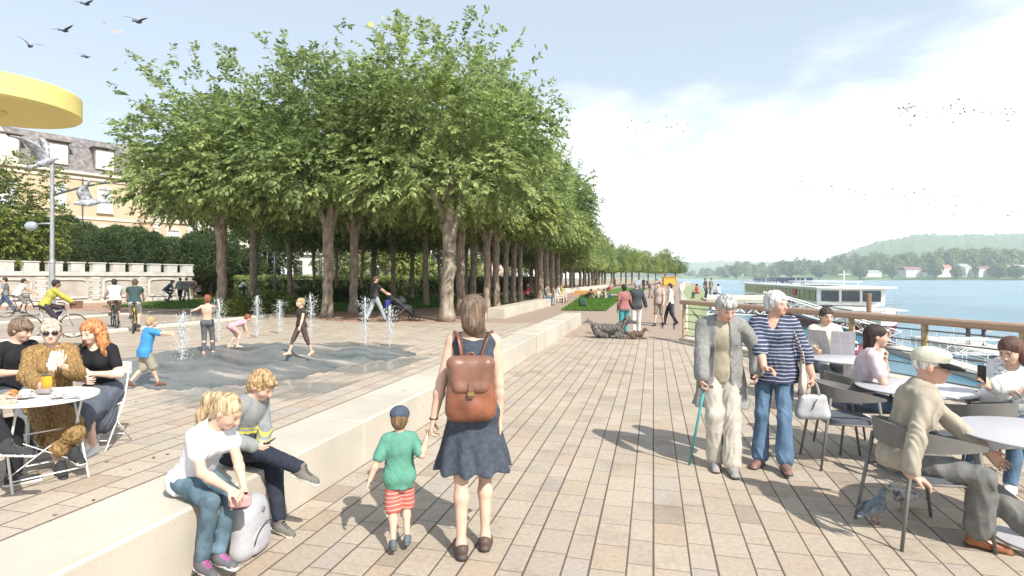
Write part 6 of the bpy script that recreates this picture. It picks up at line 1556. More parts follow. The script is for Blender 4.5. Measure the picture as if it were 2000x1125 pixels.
def reader():
    p = FW * 8.3 + RT * 4.6; rz = YAW + PI - .10; T = Fr(p, rz); place_chair(p, rz, 'graphite armchair of the man reading the newspaper')
    f = Fig('young man in cream shirt reading a newspaper at the farthest table', p, rz, H=1.74, q=.011, tone='fair', pelvis=(0, -.02, .56), neck=(0, .02, 1.09), look=(.0, .22), hr=T.px(1592, 680, 7.85), hl=T.px(1642, 668, 7.85), er=(.7, -.2, -.8), el=(-.7, -.2, -.8), cr=.8, cl=.8, fr=(.14, .38, .08), fl_=(-.16, .40, .08), kr=(.2, 1, .3), kl=(-.2, 1, .3), brow=(.05, .035, .025))
    f.top(cm('cream_shirt', (.62, .59, .47)), sleeve=1.85, hem=.03, g=.016, neckcut=.005, amp=.006); f.pants(cm('grey_jeans', (.15, .17, .19)), to=1.97); f.shoe(dark, sole=white)
    f.hair((.05, .035, .025), vol=1.05, amp=.006, f=80, back=1)
    c = A(1622, 672, 7.75); t = thing('newspaper', 'opened newspaper held up by the man in the cream shirt', 'newspaper', c, sight(c) - .25)
    def npaper():
        m, nt, b = newmat('newsprint'); N = nt.nodes; L = nt.links; tc = N.new('ShaderNodeTexCoord'); s = N.new('ShaderNodeSeparateXYZ'); L.new(tc.outputs['Object'], s.inputs[0])
        w = N.new('ShaderNodeTexBrick'); w.inputs['Scale'].default_value = 9; w.inputs['Brick Width'].default_value = 1.1; w.inputs['Row Height'].default_value = .12; w.offset = 0; w.inputs['Color1'].default_value = (.36, .34, .36, 1); w.inputs['Color2'].default_value = (.22, .20, .23, 1); w.inputs['Mortar'].default_value = (.58, .56, .57, 1); w.inputs['Mortar Size'].default_value = .035
        mp = N.new('ShaderNodeMapping'); mp.inputs['Rotation'].default_value = (PI / 2, 0, 0); L.new(tc.outputs['Object'], mp.inputs[0]); L.new(mp.outputs[0], w.inputs['Vector']); L.new(w.outputs[0], b.inputs['Base Color']); setv(b, 'Roughness', .9); return m
    nm = npaper()
    for sg in (-1, 1): g = MB(); g.box((sg * .145, .02, 0), (.29, .004, .40), Matrix.Rotation(sg * .35 + .0, 3, 'Z') @ Matrix.Rotation(.35, 3, 'X')); obj('page', g, nm, t)
reader()
def phone_woman():
    p = FW * 5.0 + RT * 4.48; rz = YAW + PI / 2 + .45; T = Fr(p, rz); place_chair(p, rz, 'graphite armchair of the woman looking at her phone')
    f = Fig('brown haired woman in patterned white top looking at her phone at the right edge', p, rz, H=1.64, fem=True, q=.008, tone='fair', pelvis=(0, -.05, .56), neck=(.0, .02, 1.03), look=(-.05, .45), hr=T.px(1966, 762, 4.85), hl=T.px(1918, 762, 4.75), er=(.7, -.4, -.5), el=(-.7, -.1, -.7), cr=.7, cl=.7, fr=(.12, .50, .08), fl_=(-.14, .45, .08), kr=(.1, 1, .3), kl=(-.2, 1, .3), brow=(.12, .07, .04), dl=(.2, .5, .8), nl=(1, 0, .2))
    pt = mat('patterned_top', (.33, .34, .36), rough=.85, amt=.5, scale=26, col2=(.80, .78, .74), stretch=(1, 1, 2.2), bump=.2)
    f.top(pt, sleeve=1.1, hem=.10, g=.016, wid=1.4, neckcut=.01, vneck=.03, amp=.008)
    P = f.sleeve(1.75, .03, 1.4) + [cap(f.sh['l'] - f.fwd * .05, f.sh['r'] - f.fwd * .05, .07, k=.05), cap(f.nk - f.fwd * .07 - f.up * .08, f.pel - f.fwd * .09, .13, .15, fl=(f.fwd, .35), k=.05)]
    f.wear('cardigan', P, cm('white_cardigan', (.72, .71, .68)), amp=.008)
    f.pants(cm('blue_jeans', (.10, .165, .25)), to=1.97, g=.01); f.shoe(white, sole=white)
    f.hair((.11, .05, .032), vol=1.05, back=1, extra=[cap(f.h_(0, -.07, .0), f.h_(-.05, -.07, -.20), .06, .045, k=.03), cap(f.h_(-.068, -.03, -.02), f.h_(-.10, .015, -.20), .030, .036, k=.03), cap(f.h_(-.10, .015, -.20), f.h_(-.11, .05, -.36), .036, .018, k=.02)], ax=(1, 1, .08))
    c = to_world(p, rz, f.palm['l'] + V3(.0, .02, .06)); tag(obj('phone', MB().rbox((0, 0, 0), (.075, .010, .15), .003), mat('phone_black', (.02, .02, .022), rough=.15), loc=c, rz=rz - .3), 'dark phone in the hand of the woman at the right edge', 'phone')
phone_woman()

# ------- left cafe
bt = ray(86, 5.03)
bistro_table(bt, .405, YAW + .9, 'white round folding table with breakfast at the left edge')
bistro_table(ray(152, 6.1), .30, YAW + .3, 'smaller white folding table behind the fur coat woman')
def fur_woman():
    p = FW * 5.62 + ray(100, 5.62) - FW * 5.62; rz = sight(p) + PI + .05; T = Fr(p, rz); bistro_chair(p, rz, 'white bistro chair hidden under the long fur coat')
    fur = mat('ochre_fur', (.19, .11, .04), rough=1, amt=.25, scale=55, bump=1, bscale=120, stretch=(1, 1, .25), col2=(.33, .21, .085))
    f = Fig('woman in long ochre fur coat and big sunglasses sitting at the breakfast table', p, rz, H=1.72, fem=True, q=.008, tone='pale', pelvis=(0, -.03, .56), neck=(.0, .02, 1.10), look=(-.1, .02), hr=T.px(76, 752, 5.2), hl=T.px(117, 712, 5.35), er=(.7, .0, -.7), el=(-.5, .3, -1), cr=.9, cl=.5, dl=(.1, .1, 1), nl=(0, -1, 0),
            fr=T.px(120, 915, 5.12), fl_=T.px(152, 905, 5.02), kr=(.25, 1, .4), kl=(-.25, 1, .4), brow=(.3, .2, .1), tr=(-.1, 1, -.1), tl=(-.25, 1, -.1))
    P = f.sel(('torso',), .032) + f.sleeve({'r': 1.85, 'l': 1.45}, .03, 1.2)
    for sd in 'rl': P += [cap(f.hp[sd], f.kn[sd] + V3(0, .03, 0), .115, .09, k=.08), cap(f.kn[sd] + V3(0, .03, 0), f.an[sd] + V3(0, .0, .16), .09, .085, k=.08)]
    P.append(cap(f.nk + V3(0, .12, .02), f.pel + V3(0, .22, .12), .055, .02, op='-', k=.01))
    P.append(cap(f.kn['r'] + V3(.02, .16, -.05), f.an['r'] + V3(-.02, .12, -.1), .07, .12, op='-', k=.02))
    P.append(Pr('e', f.nk + V3(0, .04, .08), None, np.array([.07, .08, .08]), None, None, None, .01, '-', ''))
    f.wear('fur_coat', P, fur, disp=strands(.012, 95, 3, (1, 1, .35)))
    f.top(cm('white_blouse', (.66, .64, .60)), sleeve=0, hem=0, g=.012, name='blouse', neckcut=0)
    f.shoe(mat('black_slipon', (.03, .03, .033), rough=.8), sole=white)
    f.hair((.36, .30, .22), col2=(.55, .48, .37), vol=1.05, back=1, extra=[eli(f.h_(0, -.07, .09), (.05, .05, .045))])
    glasses(f, black, mat('dark_lens', (.015, .013, .012), rough=.08), True, p, rz, 'large dark sunglasses on the woman in the fur coat')
    c = to_world(p, rz, f.palm['r'] + V3(-.01, .03, .03)); t = thing('juice_glass', 'glass of orange juice in the hand of the fur coat woman', 'glass', c - Vector((0, 0, .05)), 0)
    g = MB(); g.lathe([(.02, -.0), (.036, .02), (.044, .075), (.038, .125), (0, .125)], n=24); obj('juice', g, mat('orange_juice', (.75, .36, .03), rough=.3), t, smooth='auto')
    g = MB(); g.lathe([(.038, .128), (.038, .145), (.036, .145), (.036, .128)], n=24); obj('glass', g, mat('clear_glass', (.9, .88, .8), rough=.03, trans=.95), t, smooth='auto')
fur_woman()
def young_man():
    p = ray(22, 6.15); rz = sight(p) + PI + .55; T = Fr(p, rz); bistro_chair(p, rz, 'white bistro chair of the young man in black')
    f = Fig('young man with brown fringe in black shirt sitting at the left edge', p, rz, H=1.72, q=.009, tone='fair', pelvis=(0, -.03, .57), neck=(.0, .06, 1.09), look=(.3, .35), hr=(.12, .36, .80), hl=(-.10, .38, .80), er=(.8, -.3, -.5), el=(-.8, -.3, -.5), fr=(.15, .5, .08), fl_=(-.12, .58, .08), kr=(.2, 1, .3), kl=(-.2, 1, .3), brow=(.1, .06, .04))
    f.top(cm('black_tee', (.022, .022, .025)), sleeve=.62, hem=.04, g=.014, wid=1.35, neckcut=.01); f.pants(cm('grey_jeans', (.15, .17, .19)), to=1.9); f.shoe(mat('black_boot', (.02, .02, .02), rough=.4), sole=black)
    f.hair((.10, .06, .04), col2=(.2, .13, .09), vol=1.08, amp=.007, f=80, back=1, extra=[eli(f.h_(0.01, .075, .055), np.array([.062, .035, .035]) * f.Hs, f.R, tag='over', k=.02)])
young_man()
def redhead():
    p = ray(196, 6.0); rz = sight(p) + PI - .62; T = Fr(p, rz); bistro_chair(p, rz, 'white bistro chair of the woman with red curls')
    f = Fig('woman with long red curls in black top and grey skirt sitting side on', p, rz, H=1.70, fem=True, q=.009, tone='pale', pelvis=(0, -.04, .57), neck=(.0, .05, 1.09), look=(-.15, .32), hr=T.px(165, 742, 5.75), hl=T.px(178, 730, 5.8), er=(.7, -.3, -.6), el=(-.8, -.3, -.4), fr=T.px(168, 872, 5.75), fl_=T.px(184, 872, 5.8), kr=(.1, 1, .3), kl=(-.1, 1, .3), brow=(.3, .12, .05), cr=.7, cl=.7)
    f.top(cm('black_top', (.018, .018, .02)), sleeve=.6, hem=.0, g=.012, wid=1.15, neckcut=.035, vneck=.05)
    sk = cm('grey_skirt', (.10, .115, .145), amt=.25, scale=5)
    P = [q.grow(.014) for q in f.P if q.tag == 'torso'][:2]
    for sd in 'rl': P += [cap(f.hp[sd], f.kn[sd], .11, .115, k=.1)]
    P += [cap(f.pel - V3(0, .02, 0), f.pel + V3(-.05, .12, -.26), .12, .15, k=.1), cap((f.kn['r'] + f.kn['l']) / 2, (f.kn['r'] + f.kn['l']) / 2 + V3(0, .02, -.14), .12, .13, k=.08), cut(f.pel + V3(0, 0, .12), (0, 0, 1))]
    f.wear('skirt', P, sk, amp=.012, f=26); f.shoe(white, sole=white)
    f.hair((.36, .11, .035), col2=(.55, .24, .09), vol=1.12, back=1, amp=.014, f=60, ax=(1, 1, .5), extra=[cap(f.h_(0, -.06, .0), f.h_(0, -.09, -.17), .085, .075, k=.04), cap(f.h_(-.07, -.02, .0), f.h_(-.11, .0, -.24), .04, .055, k=.04), cap(f.h_(.07, -.02, .0), f.h_(.10, .01, -.2), .032, .04, k=.03)])
redhead()
def cropped_sitter():
    p = ray(-118, 4.55); rz = sight(p) - PI / 2 - .15; T = Fr(p, rz); bistro_chair(ray(-70, 4.5), rz, 'white bistro chair cut by the left edge of the picture')
    f = Fig('person cut by the left edge whose leg in black jeans and sneaker is visible', p, rz, H=1.74, q=.009, pelvis=(0, 0, .56), neck=(0, -.02, 1.09), fr=T.px(14, 868, 4.3), fl_=(-.1, .45, .08), kr=(.3, .6, .7), kl=(-.1, 1, .3), tr=(.1, .97, -.2), hr=(.15, .35, .75), hl=(-.15, .35, .75))
    f.top(cm('dark_tee', (.05, .05, .06)), sleeve=.6, hem=.03); f.pants(cm('black_jeans', (.022, .023, .026)), to=1.92, g=.012); f.shoe(mat('black_sneaker', (.035, .036, .04), rough=.8), sole=white, lace=mat('lace_dark', (.1, .1, .1))); f.hair((.1, .06, .04))
cropped_sitter()
def tableware():
    z = .751; cer = mat('ceramic', (.72, .71, .69), rough=.25, amt=.02)
    def cup(px, py, lb):
        p = G(px, py, z); p.z = z; t = thing('coffee_cup', lb, 'cup', p, rnd.uniform(0, 6)); g = MB(); g.lathe([(0, .008), (.022, .008), (.034, .03), (.042, .065), (.039, .065), (.031, .032), (.02, .015), (0, .015)], n=28); g.tube(bezier((.038, 0, .055), (.065, 0, .06), (.06, 0, .025), (.03, 0, .022), 8), .004, 6); obj('cup_body', g, cer, t, smooth='auto')
        g = MB(); g.lathe([(0, 0), (.04, 0), (.075, .012), (.072, .014), (.04, .005), (0, .005)], n=36); obj('saucer', g, cer, t, smooth='auto')
        g = MB(); g.lathe([(0, .055), (.036, .055)], n=24); obj('coffee', g, mat('coffee_foam', (.35, .22, .12)), t)
    cup(50, 776, 'white coffee cup beside the croissant plate'); cup(116, 775, 'white coffee cup at the right side of the breakfast table')
    p = G(22, 776, z); p.z = z; t = thing('plate', 'white plate with a croissant on the breakfast table', 'plate', p); g = MB(); g.lathe([(0, 0), (.07, 0), (.115, .015), (.112, .017), (.07, .005), (0, .005)], n=40); obj('dish', g, cer, t, smooth='auto')
    pr = [cap(V3(-.05, -.01, .028), V3(0, .018, .034), .016, .028), cap(V3(0, .018, .034), V3(.05, -.01, .028), .028, .016)]; m = mat('croissant', (.42, .19, .06), rough=.6, amt=.3, scale=30); tag(obj('croissant', sdf_mesh('croissant', pr, m, h=.005, disp=lambda P: .003 * np.sin(P[:, 0] * 260)), m, loc=p), 'golden croissant on the plate at the left edge', 'croissant')
    p = G(85, 768, z); p.z = z; g = MB(); g.rbox((0, 0, .02), (.12, .07, .04), .01); tag(obj('napkin_box', g, mat('tin', (.30, .27, .25), rough=.5), loc=p, rz=.4), 'small dull metal napkin box between the cups', 'box')
    p = G(140, 777, z); p.z = z; t = thing('saucer', 'thin saucer with a spoon at the table edge', 'saucer', p); g = MB(); g.lathe([(0, 0), (.035, 0), (.06, .008), (.035, .004), (0, .004)], n=30); obj('dish', g, cer, t, smooth='auto'); g = MB(); g.tube([(-.06, 0, .012), (.05, .01, .012)], .003, 6); g.ell((.06, .011, .013), (.016, .01, .003), 8, 5); obj('spoon', g, steel, t)
tableware()
# ------------------------------------------------------------------ people further off
PAL = {}
def simple(label, p, rel, H, top, bot, hairc, q=.016, sleeve=.6, pose='walk', dress=None, tone='fair', fem=False, group=None, to=2.0, hem=.06, shoe=None, **kw):
    rz = sight(p) + rel; S = H / 1.7; T = Fr(p, rz); a = dict(H=H, q=q, fem=fem, tone=tone, group=group, face=q < .02)
    if pose == 'walk': a.update(fr=(.08 * S, .22 * S, .08 * S), fl_=(-.08 * S, -.24 * S, .12 * S), tl=(-.1, 1, -.5), hr=(.26 * S, -.14 * S, .85 * S), hl=(-.26 * S, .16 * S, .9 * S))
    if pose == 'sit': a.update(pelvis=(0, 0, .52 * S + kw.get('zz', 0)), neck=(0, .05, 1.05 * S + kw.get('zz', 0)), fr=(.1 * S, .42 * S, .08 * S + kw.get('zz', 0)), fl_=(-.1 * S, .46 * S, .08 * S + kw.get('zz', 0)), kr=(.1, 1, .4), kl=(-.1, 1, .4), hr=(.16 * S, .34 * S, .72 * S + kw.get('zz', 0)), hl=(-.14 * S, .36 * S, .72 * S + kw.get('zz', 0)))
    if pose == 'ground': a.update(pelvis=(0, 0, .13), neck=(0, -.16, .62 * S), fr=(.14, .55 * S, .09), fl_=(-.12, .62 * S, .09), kr=(.2, .2, 1), kl=(-.2, .2, 1), hr=(.25, -.32, .1), hl=(-.2, .3, .4))
    if pose == 'bike':
        z = kw.get('zz', .0); a.update(pelvis=(0, -.14, 1.0 + z), neck=(0, .10, 1.47 + z), hr=(.24, .50, 1.06 + z), hl=(-.24, .50, 1.06 + z), fr=(.11, .02, .22 + z), fl_=(-.11, .10, .52 + z), kr=(.1, 1, .2), kl=(-.1, 1, .3), er=(.6, -.2, -.6), el=(-.6, -.2, -.6), cr=.9, cl=.9)
    a.update({k: v for k, v in kw.items() if k not in ('zz', 'hairkw', 'skirt')})
    f = Fig(label, p, rz, **a)
    if top is not None: f.top(top, sleeve=sleeve, hem=hem, g=.018, wid=1.3)
    if bot is not None:
        if kw.get('skirt') : pass
        f.pants(bot, to=to, g=.014)
    f.shoe(shoe or mat('black_shoe', (.03, .03, .03), rough=.6))
    f.hair(hairc, vol=1.04, back=1)
    return f
K = lambda n, c: mat(n, c, rough=.85, amt=.1, scale=6)
wht = K('cloth_white', (.66, .65, .63)); blk_ = K('cloth_black', (.03, .03, .035)); jn_ = K('cloth_jeans', (.06, .10, .17)); gry = K('cloth_grey', (.20, .20, .20)); brn = K('cloth_brown', (.09, .06, .05)); tealc = K('cloth_teal', (.05, .30, .33)); redc = K('cloth_red', (.42, .06, .07)); bei = K('cloth_beige', (.40, .34, .26)); lblue = K('cloth_lightblue', (.30, .42, .55)); pinkc = K('cloth_pink', (.60, .30, .30)); olive = K('cloth_olive', (.38, .36, .06))
hb, hk, hbl, hred, hgy = (.09, .05, .03), (.02, .014, .012), (.42, .29, .15), (.22, .08, .03), (.35, .34, .33)

# children at the fountain
p = G(283, 757); rz0 = -PI / 2 + .35; T = Fr(p, sight(p) + rz0)
f = simple('blond boy in bright blue shirt running towards the fountain jets', p, rz0, 1.10, None, None, hbl, q=.011, hs=1.22, hr=T.px(345, 655, 9.1), hl=T.px(338, 650, 9.6), er=(.4, -.2, -1), el=(-.4, -.2, -1), fr=(.05, .18, .06), fl_=(-.05, -.20, .12), tl=(0, 1, -.7), look=(0, .1), neck=(0, .07, .955), shoe=mat('kid_sandal', (.16, .07, .05)))
f.top(K('bright_blue', (.05, .25, .52)), sleeve=.75, hem=.16, g=.03, wid=1.5, loose=.03, hemr=.17); f.pants(K('khaki', (.30, .28, .22)), to=1.05, g=.02, wid=.03)
p = G(405, 690, .2); p.z = .2; T = Fr(p, sight(p) - .2)
f = simple('bare backed boy in wet grey trousers stretching his arms to the jets', p, -.2, 1.20, None, K('wet_grey', (.10, .105, .11)), hred, q=.012, hs=1.15, pose='stand', hr=T.px(432, 606, 10.6), hl=T.px(362, 613, 11.2), er=(.3, 0, -1), el=(-.3, 0, -1), fr=(.10, .05, .05), fl_=(-.06, -.05, .05), cr=.1, cl=.1, shoe=skin('fair'))
p = G(462, 678, .16); p.z = .16
f = simple('child in pink swimwear bending down with hands in the water', p, -PI / 2 + .3, 1.05, K('pink_swim', (.62, .33, .36)), K('pink_swim', (.62, .33, .36)), hred, q=.012, hs=1.18, pose='stand', pelvis=(0, -.12, .50), neck=(0, .18, .60), hr=(.1, .28, .14), hl=(-.1, .30, .14), fr=(.08, .0, .05), fl_=(-.08, -.14, .05), kr=(0, 1, 0), kl=(0, 1, 0), look=(0, .5), to=.35, sleeve=.1, shoe=skin('fair'))
p = G(588, 694, .22); p.z = .22
f = simple('blond child in dark brown clothes running barefoot over the mound', p, PI / 2 + .5, 1.12, K('dark_brown', (.045, .03, .028)), K('brown_leggings', (.085, .055, .05)), hbl, q=.011, hs=1.2, fr=(.05, .24, .07), fl_=(-.07, -.20, .05), hr=(.2, -.1, .52), hl=(-.2, .14, .56), to=1.4, sleeve=.15, shoe=skin('fair'))

# walkers on the promenade
p = G(1219, 657); simple('woman in teal trousers and pink top standing with the dogs', p, .3, 1.58, K('rose_top', (.30, .13, .12)), tealc, hk, q=.012, fem=True, tone='dark', pose='stand', hr=(.20, .22, .95), fr=(.07, .06, .07), fl_=(-.09, -.1, .07), shoe=K('red_boot', (.25, .03, .03)))
ps = G(1216, 655); 
p = G(1243, 652); simple('grey haired man in dark jacket and white trousers walking away', p, .05, 1.66, K('dark_jacket', (.05, .055, .06)), wht, hgy, q=.012, sleeve=2, hr=(.32, .15, .82), hem=.12, girth=1.1)
p = G(1287, 636); simple('man in beige shorts and pinkish shirt walking towards the river', p, PI - .4, 1.62, K('pinkish_shirt', (.45, .36, .31)), K('khaki_shorts', (.22, .18, .13)), hb, q=.013, to=1.1)
p = G(1309, 634); simple('woman with dark hair, white blouse and black trousers on the path', p, PI / 2 + .2, 1.56, wht, blk_, hk, q=.013, fem=True, sleeve=1)
p = G(1270, 582); simple('person bending over in dark clothes far down the promenade', p, .9, 1.6, blk_, gry, hk, q=.03, neck=(0, .30, 1.25))
p = G(1283, 577); simple('distant walker in pink shirt on the promenade', p, 0, 1.65, K('cloth_palepink', (.6, .42, .40)), wht, hb, q=.03)
p = G(1248, 571); simple('distant walker in light shirt near the last trees', p, 0, 1.7, lblue, gry, hk, q=.035)
p = G(1257, 568); simple('distant walker in dark coat near the last trees', p, PI, 1.7, blk_, blk_, hk, q=.035)
# people on the lawn
for i, (px, py, rel, t_, b_, h_, lb) in enumerate([(1152, 584, .6, brn, jn_, hk, 'person in brown sitting on the lawn leftmost of the three'), (1166, 583, 2.4, wht, gry, hb, 'person in white sitting on the lawn in the middle of the three'), (1183, 584, -.8, bei, jn_, hk, 'person in beige sitting on the lawn rightmost of the three'), (1190, 569, .4, redc, gry, hk, 'person in red sitting on the second lawn')]):
    simple(lb, G(px, py), rel, 1.65, t_, b_, h_, q=.022, pose='ground', sleeve=1)
p = G(1138, 600); g = MB(); g.rbox((0, 0, .3), (.5, .3, .5), .1); g.tube(bezier((-.12, 0, .5), (-.12, 0, .72), (.12, 0, .72), (.12, 0, .5), 8), .02, 6); tag(obj('travel_bag', g, K('dark_green_bag', (.04, .09, .06)), loc=p), 'dark green bag standing at the front corner of the lawn', 'bag')
# on and around the second bench
p = Vector((-6.75, 35.6, 0)); simple('person in dark jeans sitting on the right end of the second bench', p, -1.4, 1.7, gry, jn_, hk, q=.018, pose='sit', sleeve=1)
for i, (y, t_, lb) in enumerate(((39.5, wht, 'person in white on a deck chair beside the second bench'), (42.0, olive, 'person in olive on a deck chair beside the second bench'))):
    p = Vector((-6.6 - i * .2, y, 0)); simple(lb, p, -1.2, 1.7, t_, bei, hb, q=.02, pose='sit', sleeve=1)
    ch = thing('deck_chair', 'low white deck chair under the ' + ('person in white' if i == 0 else 'person in olive'), 'chair', p, sight(p) - 1.2); g = MB(); g.rbox((0, .1, .38), (.55, .6, .05), .01); obj('seat', g, white, ch); g = MB(); g.rbox((0, -.28, .62), (.55, .05, .6), .01); obj('backrest', g, white, ch)
    for sx in (-.25, .25):
        for sy in (-.25, .38): g = MB(); g.tube([(sx, sy, 0), (sx, sy, .38)], .02, 6); obj('leg', g, white, ch)
p = G(1030, 586); simple('person in red top sitting beside a trunk behind the second bench', p, -.9, 1.68, redc, blk_, hgy, q=.018, pose='sit', sleeve=1)
st = thing('stool', 'dark folding stool under the person in red', 'stool', p, 0); g = MB(); g.rbox((0, 0, .40), (.42, .42, .05), .01); obj('seat', g, blk_, st)
for a_ in ((-.18, -.18), (.18, -.18), (-.18, .18), (.18, .18)): g = MB(); g.tube([(a_[0], a_[1], 0), (-a_[0] * .6, a_[1], .39)], .015, 6); obj('leg', g, blk_, st)
p = G(1080, 573); simple('man in light blue shirt standing between the trunks', p, .3, 1.8, lblue, gry, hgy, q=.025)
p = G(1093, 573); simple('person in white shirt walking beside the man in light blue', p, .1, 1.78, wht, bei, hb, q=.025)
p = G(1165, 563); simple('distant person in pale blue among the far trunks', p, PI, 1.7, lblue, wht, hk, q=.035)
p = G(1201, 561); simple('distant person in maroon among the far trunks', p, PI, 1.7, K('cloth_maroon', (.15, .05, .07)), brn, hk, q=.035)
# terrace and pontoon
for px, D, t_, lb, rel in ((1378, 50, brn, 'long haired woman in brown standing on the landing terrace', -2.2), (1389, 50.5, bei, 'man in beige standing beside the long haired woman on the terrace', 2.4)):
    p = ray(px, D); simple(lb, p, rel, 1.72, t_, blk_ if t_ is brn else bei, hk, q=.022, fem=t_ is brn, sleeve=1, pose='stand')
for px, D, t_, lb in ((1362, 51.5, redc, 'person in red sitting at the left of the landing terrace'), (1404, 51.5, wht, 'person in white sitting at the right of the landing terrace')):
    p = ray(px, D); simple(lb, p, 1, 1.7, t_, gry, hk, q=.025, pose='sit', zz=-.1)
p = ray(1891, 49, -3.99); simple('person in dark clothes standing on the pontoon taking a picture', p, .3, 1.7, blk_, brn, hb, q=.018, pose='stand', sleeve=2, hr=(.12, .3, 1.55), hl=(-.1, .3, 1.55), er=(1, 0, -.6), el=(-1, 0, -.6))
p = ray(1921, 48, -3.99); simple('person in dark blue shirt with short trousers on the pontoon', p, -1.2, 1.7, K('cloth_navy', (.04, .06, .12)), gry, hk, q=.018, pose='stand', to=1.1, hr=(.3, .35, 1.2))

# cyclists
def bicycle(p, rz, label, m, basket=False, group='bicycles on the plaza', z=0):
    t = thing('bicycle', label, 'bicycle', (p[0], p[1], z), rz, group); r = .345
    for y in (-.53, .53):
        g = MB(); n = 28; g.tube([(0, y + r * math.cos(2 * PI * i / n), r + r * math.sin(2 * PI * i / n)) for i in range(n + 1)], .019, 6, cap=False); w = obj('wheel', g, black, t, smooth=True)
        g = MB()
        for i in range(14): a = 2 * PI * i / 14; g.tube([(0, y, r), (0, y + r * .95 * math.cos(a), r + r * .95 * math.sin(a))], .003, 3)
        g.lathe([(.03, -.04), (.03, .04)], c=(0, y, r), n=10, axis=Matrix.Rotation(PI / 2, 3, 'Y')); obj('spokes', g, steel, w)
    g = MB(); bb = Vector((0, -.10, .30)); hd = Vector((0, .36, .80)); st = Vector((0, -.24, .82)); ra = Vector((0, -.53, .345)); fa = Vector((0, .53, .345))
    for a_, b_ in ((bb, hd), (bb, st), (st + (bb - st) * .15, hd + Vector((0, 0, .04)))): g.tube([a_, b_], .018, 8)
    for sx in (-.05, .05): g.tube([ra + Vector((sx, 0, 0)), bb + Vector((sx * .5, 0, 0))], .010, 6); g.tube([ra + Vector((sx, 0, 0)), st + Vector((0, 0, -.1))], .009, 6); g.tube([fa + Vector((sx, 0, 0)), hd + Vector((sx * .5, 0, -.02))], .011, 6)
    g.tube([hd, hd + Vector((0, -.05, .24))], .015, 8); obj('frame', g, m, t, smooth=True)
    g = MB(); g.tube([(-.29, .18, 1.05), (-.24, .30, 1.05), (0, .31, 1.04), (.24, .30, 1.05), (.29, .18, 1.05)], .013, 8); obj('handlebar', g, dark, t, smooth=True)
    g = MB(); g.tube([st, st + Vector((0, -.02, .12))], .013, 6); g.ell((0, -.27, .965), (.075, .14, .03), 12, 6); obj('saddle', g, black, t, smooth=True)
    g = MB(); g.lathe([(.09, -.01), (.09, .01)], c=bb + Vector((.06, 0, 0)), n=16, axis=Matrix.Rotation(PI / 2, 3, 'Y')); g.tube([bb + Vector((.08, 0, 0)), bb + Vector((.10, .03, -.15)), bb + Vector((.17, .03, -.15))], .01, 6); g.tube([bb - Vector((.08, 0, 0)), bb + Vector((-.10, 0, .15)), bb + Vector((-.17, 0, .15))], .01, 6); obj('crankset', g, dark, t, smooth=True)
    if basket:
        g = MB(); g.box((0, .60, .98), (.34, .26, .22), None, 1.15); bt_ = thing('basket', 'brown wicker basket on the handlebar of the city bicycle', 'basket', (p[0], p[1], z), rz); obj('basket_body', g, mat('wicker', (.17, .09, .06), rough=.9, amt=.4, scale=40, bump=.6), bt_)
bm_ = mat('bike_black', (.03, .03, .035), rough=.3); bmy = mat('bike_yellow', (.42, .34, .05), rough=.4); bmw = mat('bike_white', (.6, .6, .6), rough=.3)
def rider(px, D, rel, label, blabel, top, bot, hc, m, basket=False, q=.014, sleeve=.7, to=2, tone='fair', H=1.75, fem=False, **kw):
    p = ray(px, D); bicycle(p, sight(p) + rel, blabel, m, basket); return simple(label, p, rel, H, top, bot, hc, q=q, pose='bike', sleeve=sleeve, to=to, tone=tone, fem=fem, **kw)
rider(224, 20.2, .12, 'cyclist in white shirt riding away towards the wall', 'black bicycle of the cyclist in the white shirt', wht, K('brown_shorts', (.25, .16, .12)), hk, bm_, to=1.0, sleeve=1)
rider(263, 18.6, -.05, 'cyclist in dark vest over light sleeves riding away', 'yellow framed bicycle of the cyclist in the dark vest', K('dark_vest', (.03, .06, .06)), K('light_shorts', (.4, .4, .4)), hb, bmy, to=1.0, sleeve=.3)
p_ = ray(262, 18.4)
rider(99, 16.6, -PI / 2 + .1, 'cyclist in yellow green jacket riding to the right', 'grey city bicycle with basket ridden by the yellow jacket cyclist', olive, K('cloth_darkpants', (.04, .03, .045)), hk, steel, basket=True, sleeve=2, fem=True, tone='dark', H=1.68)
rider(40, 26, -PI / 2 + .35, 'cyclist in white tank top at the far left', 'dark road bicycle of the cyclist in the tank top', wht, gry, hk, bm_, to=1.1, sleeve=.1)
rider(328, 38, -PI / 2, 'leaning cyclist in navy and dark helmet speeding along the wall', 'pale racing bicycle speeding along the wall', K('cloth_navy', (.04, .06, .12)), K('cloth_navy', (.04, .06, .12)), (.03, .04, .06), bmw, q=.02, neck=(0, .22, 1.36), sleeve=1)
rider(472, 47, -PI / 2 + .2, 'cyclist in white shirt passing behind the second trunk', 'bicycle passing behind the second trunk', wht, blk_, hk, bm_, q=.022, neck=(0, .2, 1.38))
rider(578, 42, PI / 2, 'cyclist in white leaning forward behind the forked tree', 'bicycle passing behind the forked tree', wht, bei, hgy, bm_, q=.022, neck=(0, .2, 1.38))
p = G(10, 613); simple('man in grey shirt and jeans walking at the far left', p, PI / 2 - .2, 1.78, gry, jn_, hk, q=.016, fr=(.08, .35, .08), fl_=(-.08, -.38, .14))
for px, D, rel, t_, b_, lb in ((352, 41, .3, gry, blk_, 'pedestrian in grey beside the end of the white wall'), (364, 42, -.4, blk_, gry, 'pedestrian in black in the middle of the group at the wall end'), (377, 43, .2, brn, bei, 'pedestrian in brown rightmost in the group at the wall end')):
    simple(lb, ray(px, D), rel, 1.78, t_, b_, hk, q=.024, sleeve=1.5)
